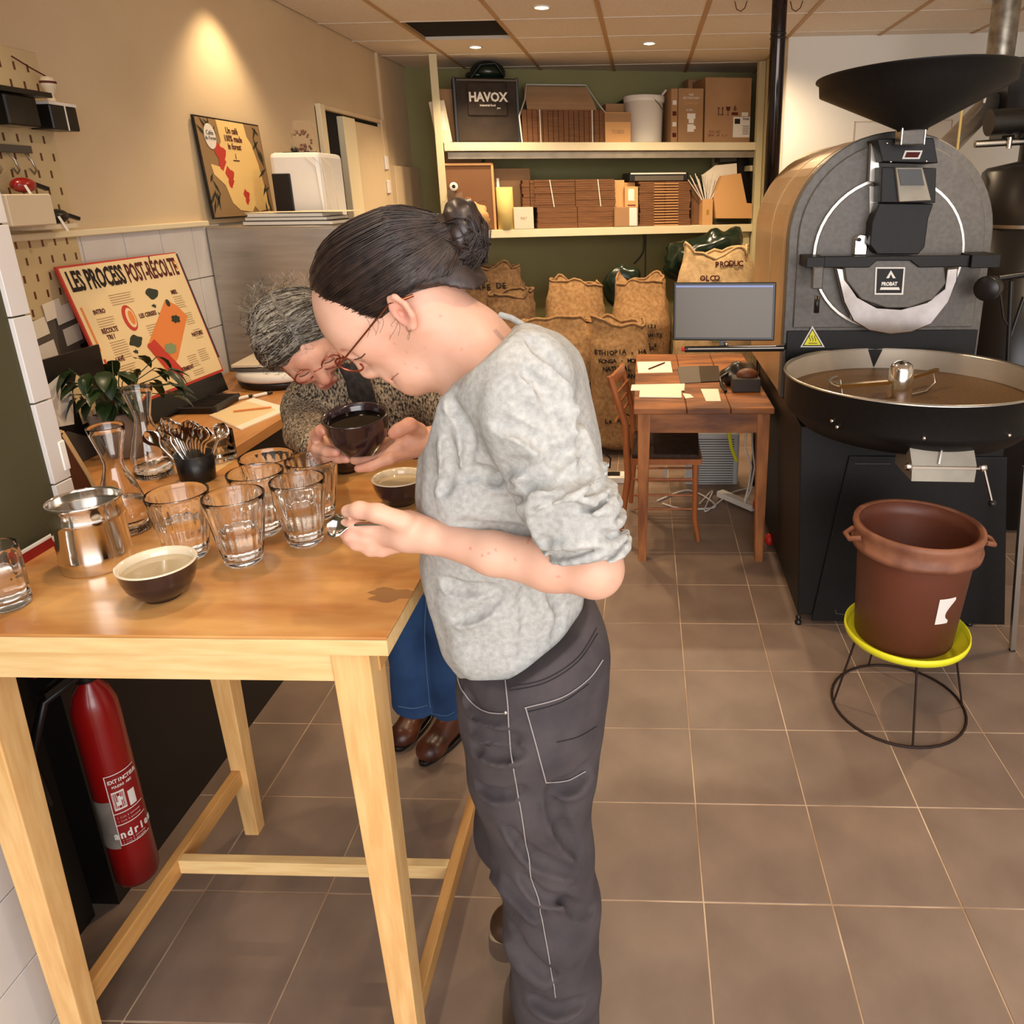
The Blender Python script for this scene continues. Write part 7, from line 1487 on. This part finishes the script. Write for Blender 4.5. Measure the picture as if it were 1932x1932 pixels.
# blue jeans
S = SDF((-1.0, -.06, .0), (-.45, .42, .95), .0050)
S.chain([np.array([-.72, .20, .86]), np.array([-.72, .20, .76])], [.125, .13], k=.04, side=(1, 0, 0), f=1.25)
hemL, hemR = at(780, 1338, 1, .10), at(835, 1345, 1, .12)
lA = [np.array([-.775, .21, .78]), np.array([-.785, .15, .50]), np.array([-.800, .145, .20])]; lB = [np.array([-.665, .19, .78]), np.array([-.675, .14, .50]), np.array([-.685, .155, .17])]
S.chain(lA, [.088, .068, .062], k=.015); S.chain(lB, [.088, .070, .066], k=.015)
sl, X, Y, Z = S.blk(S.lo, S.lo+S.n*S.h); S.F = np.maximum(S.F, (.195+.012*np.sin(X*20)-Z+0*Y)*.95).astype(np.float32)
S.field(noisef(31, 35, .005), S.lo, S.lo+S.n*S.h); j2 = S.mesh('jeans', bluem, p2, smooth=2); bpy.context.view_layer.update()
seam('seam', j2, ((806, 1110), (802, 1200), (808, 1300), (812, 1335)), .0012, mat('blue denim seam', (96, 122, 156), rough=.9), j2, .0012)
seam('seam', j2, ((752, 1332), (780, 1336), (806, 1330)), .0012, mat('blue denim seam', (96, 122, 156)), j2, .0012); seam('seam', j2, ((812, 1344), (840, 1350), (858, 1342)), .0012, mat('blue denim seam', (96, 122, 156)), j2, .0012)
for tp, hl_ in (((800, 1432), (848, 1330)), ((752, 1405), (780, 1320))):
    tt_ = at(tp[0], tp[1], 2, .02); tt_[2] = 0; hh_ = tt_+np.array([.085, .20, 0]) if tp[0] > 780 else tt_+np.array([.04, .21, 0])
    o, d_, s_ = boot('leather_shoe', tt_, hh_, leather, p2, hgt=.11)
    q = MB()
    for k in range(4): c = tt_+d_*-(.085+.018*k)+np.array([0, 0, .072+.010*k]); q.tube([Vector(c-s_*.022), Vector(c+np.array([0, 0, .006])), Vector(c+s_*.022)], .0022, 6)
    q.build('laces', mat('dark laces', (60, 34, 24), rough=.8), o)
# hair: grey, pulled back from a parting, frizzy
S = SDF(hc2-.17, hc2+.17, .0032); S.ell(hc2+upv*.006-fwd*.010, (.100, .084, .098), FR, k=.01); S.cap(L(-.05, .0, .02), L(-.06, 0, -.05), .07, .05, k=.04)
for sg in (-1, 1): S.cap(L(.02, sg*.055, .05), L(.0, sg*.072, -.03), .030, .024, k=.03)
S.ell(L(.098, 0, -.040), (.062, .058, .075), FR, k=.012, op='sub'); S.field(noisef(41, 60, .006), S.lo, S.lo+S.n*S.h)
cap2 = S.mesh('hair', grayh, p2, smooth=2)
st = MB(); st2 = MB(); rg = np.random.default_rng(9)
for i in range(1500):
    sg = 1 if rg.random() < .5 else -1; f0 = rg.uniform(-.05, .085); start = L(f0, sg*.004, .10); end = L(f0*.3-.03, sg*.08, rg.uniform(-.07, -.0)); P_ = []; jit = rg.normal(size=3)*.010; off = rg.uniform(0, .004); fr_amp = rg.uniform(0, .004); ph = rg.uniform(0, 6)
    for k in range(10):
        u = k/9; p_ = start*(1-u)+end*u+sdv*sg*.05*math.sin(PI*u)+upv*.03*math.sin(PI*u)+jit*math.sin(PI*u); ok_, cl_, nr_, _i = cap2.closest_point_on_mesh(Vector(p_)); p_ = np.array(cl_)+np.array(nr_)*(off+fr_amp*(1+math.sin(7*u+ph))*u); P_.append(Vector(p_)-p2.location)
    (st if rg.random() < .55 else st2).tube(P_, rg.uniform(.0005, .0009), 3, caps=False)
for i in range(700):
    sg = 1 if i % 2 else -1; start = L(rg.uniform(.03, .095), sg*rg.uniform(.0, .05), rg.uniform(.05, .10)); end = L(rg.uniform(-.07, -.0), sg*.085, rg.uniform(-.07, .0)); P_ = []; off = rg.uniform(.0005, .004); ph = rg.uniform(0, 6)
    for k in range(9):
        u = k/8; p_ = start*(1-u)+end*u+sdv*sg*.04*math.sin(PI*u)+fwd*.02*math.sin(PI*u); ok_, cl_, nr_, _i = cap2.closest_point_on_mesh(Vector(p_)); P_.append(cl_+nr_*(off+.0015*math.sin(8*u+ph))-p2.location)
    (st if rg.random() < .5 else st2).tube(P_, rg.uniform(.0005, .0009), 3, caps=False)
for i in range(170):
    d = unit(rg.normal(size=3)+upv*.6-fwd*.4); ok_, cl_, nr_, _i = cap2.closest_point_on_mesh(Vector(hc2+d*.11)); c0 = np.array(cl_); t_ = unit(np.cross(np.array(nr_), rg.normal(size=3))); P_ = [Vector(c0+np.array(nr_)*.022*u+t_*.035*u+.006*np.array([math.sin(9*u+i), math.cos(7*u+i), math.sin(8*u)])*u)-p2.location for u in np.linspace(0, 1, 7)]
    (st if i % 2 else st2).tube(P_, .0004, 3, caps=False)
st.build('hair_strands', mat('pale grey hair', (176, 168, 152), (120, 112, 98), rough=.45, scale=60), p2)['kind'] = 'stuff'; st2.build('hair_strands', mat('dark grey hair', (70, 60, 50), (46, 38, 32), rough=.45, scale=60), p2)['kind'] = 'stuff'
q = MB()
for sg in (-1, 1): q.tube([Vector(L(.100+.002*math.cos(a), sg*.032+.022*math.cos(a), -.012+.018*math.sin(a)))-p2.location for a in np.linspace(0, 2*PI, 24)[:-1]], .0018, 6, closed=True); q.tube([Vector(L(.098, sg*.054, -.008))-p2.location, Vector(L(.01, sg*.080, .0))-p2.location], .0016, 6)
q.tube([Vector(L(.104, -.010, -.010))-p2.location, Vector(L(.107, 0, -.007))-p2.location, Vector(L(.104, .010, -.010))-p2.location], .0015, 6); q.build('glasses_frame', mat('copper frame', (170, 96, 76)), p2)
# the lifted bowl
bowl((bc[0], BYb), zb0+.004, br, zb1-zb0, 'black glossy bowl of coffee lifted in both hands by the grey-haired person', .82, M['coffee'], rim=False, rot=(math.radians(8), 0, 0))
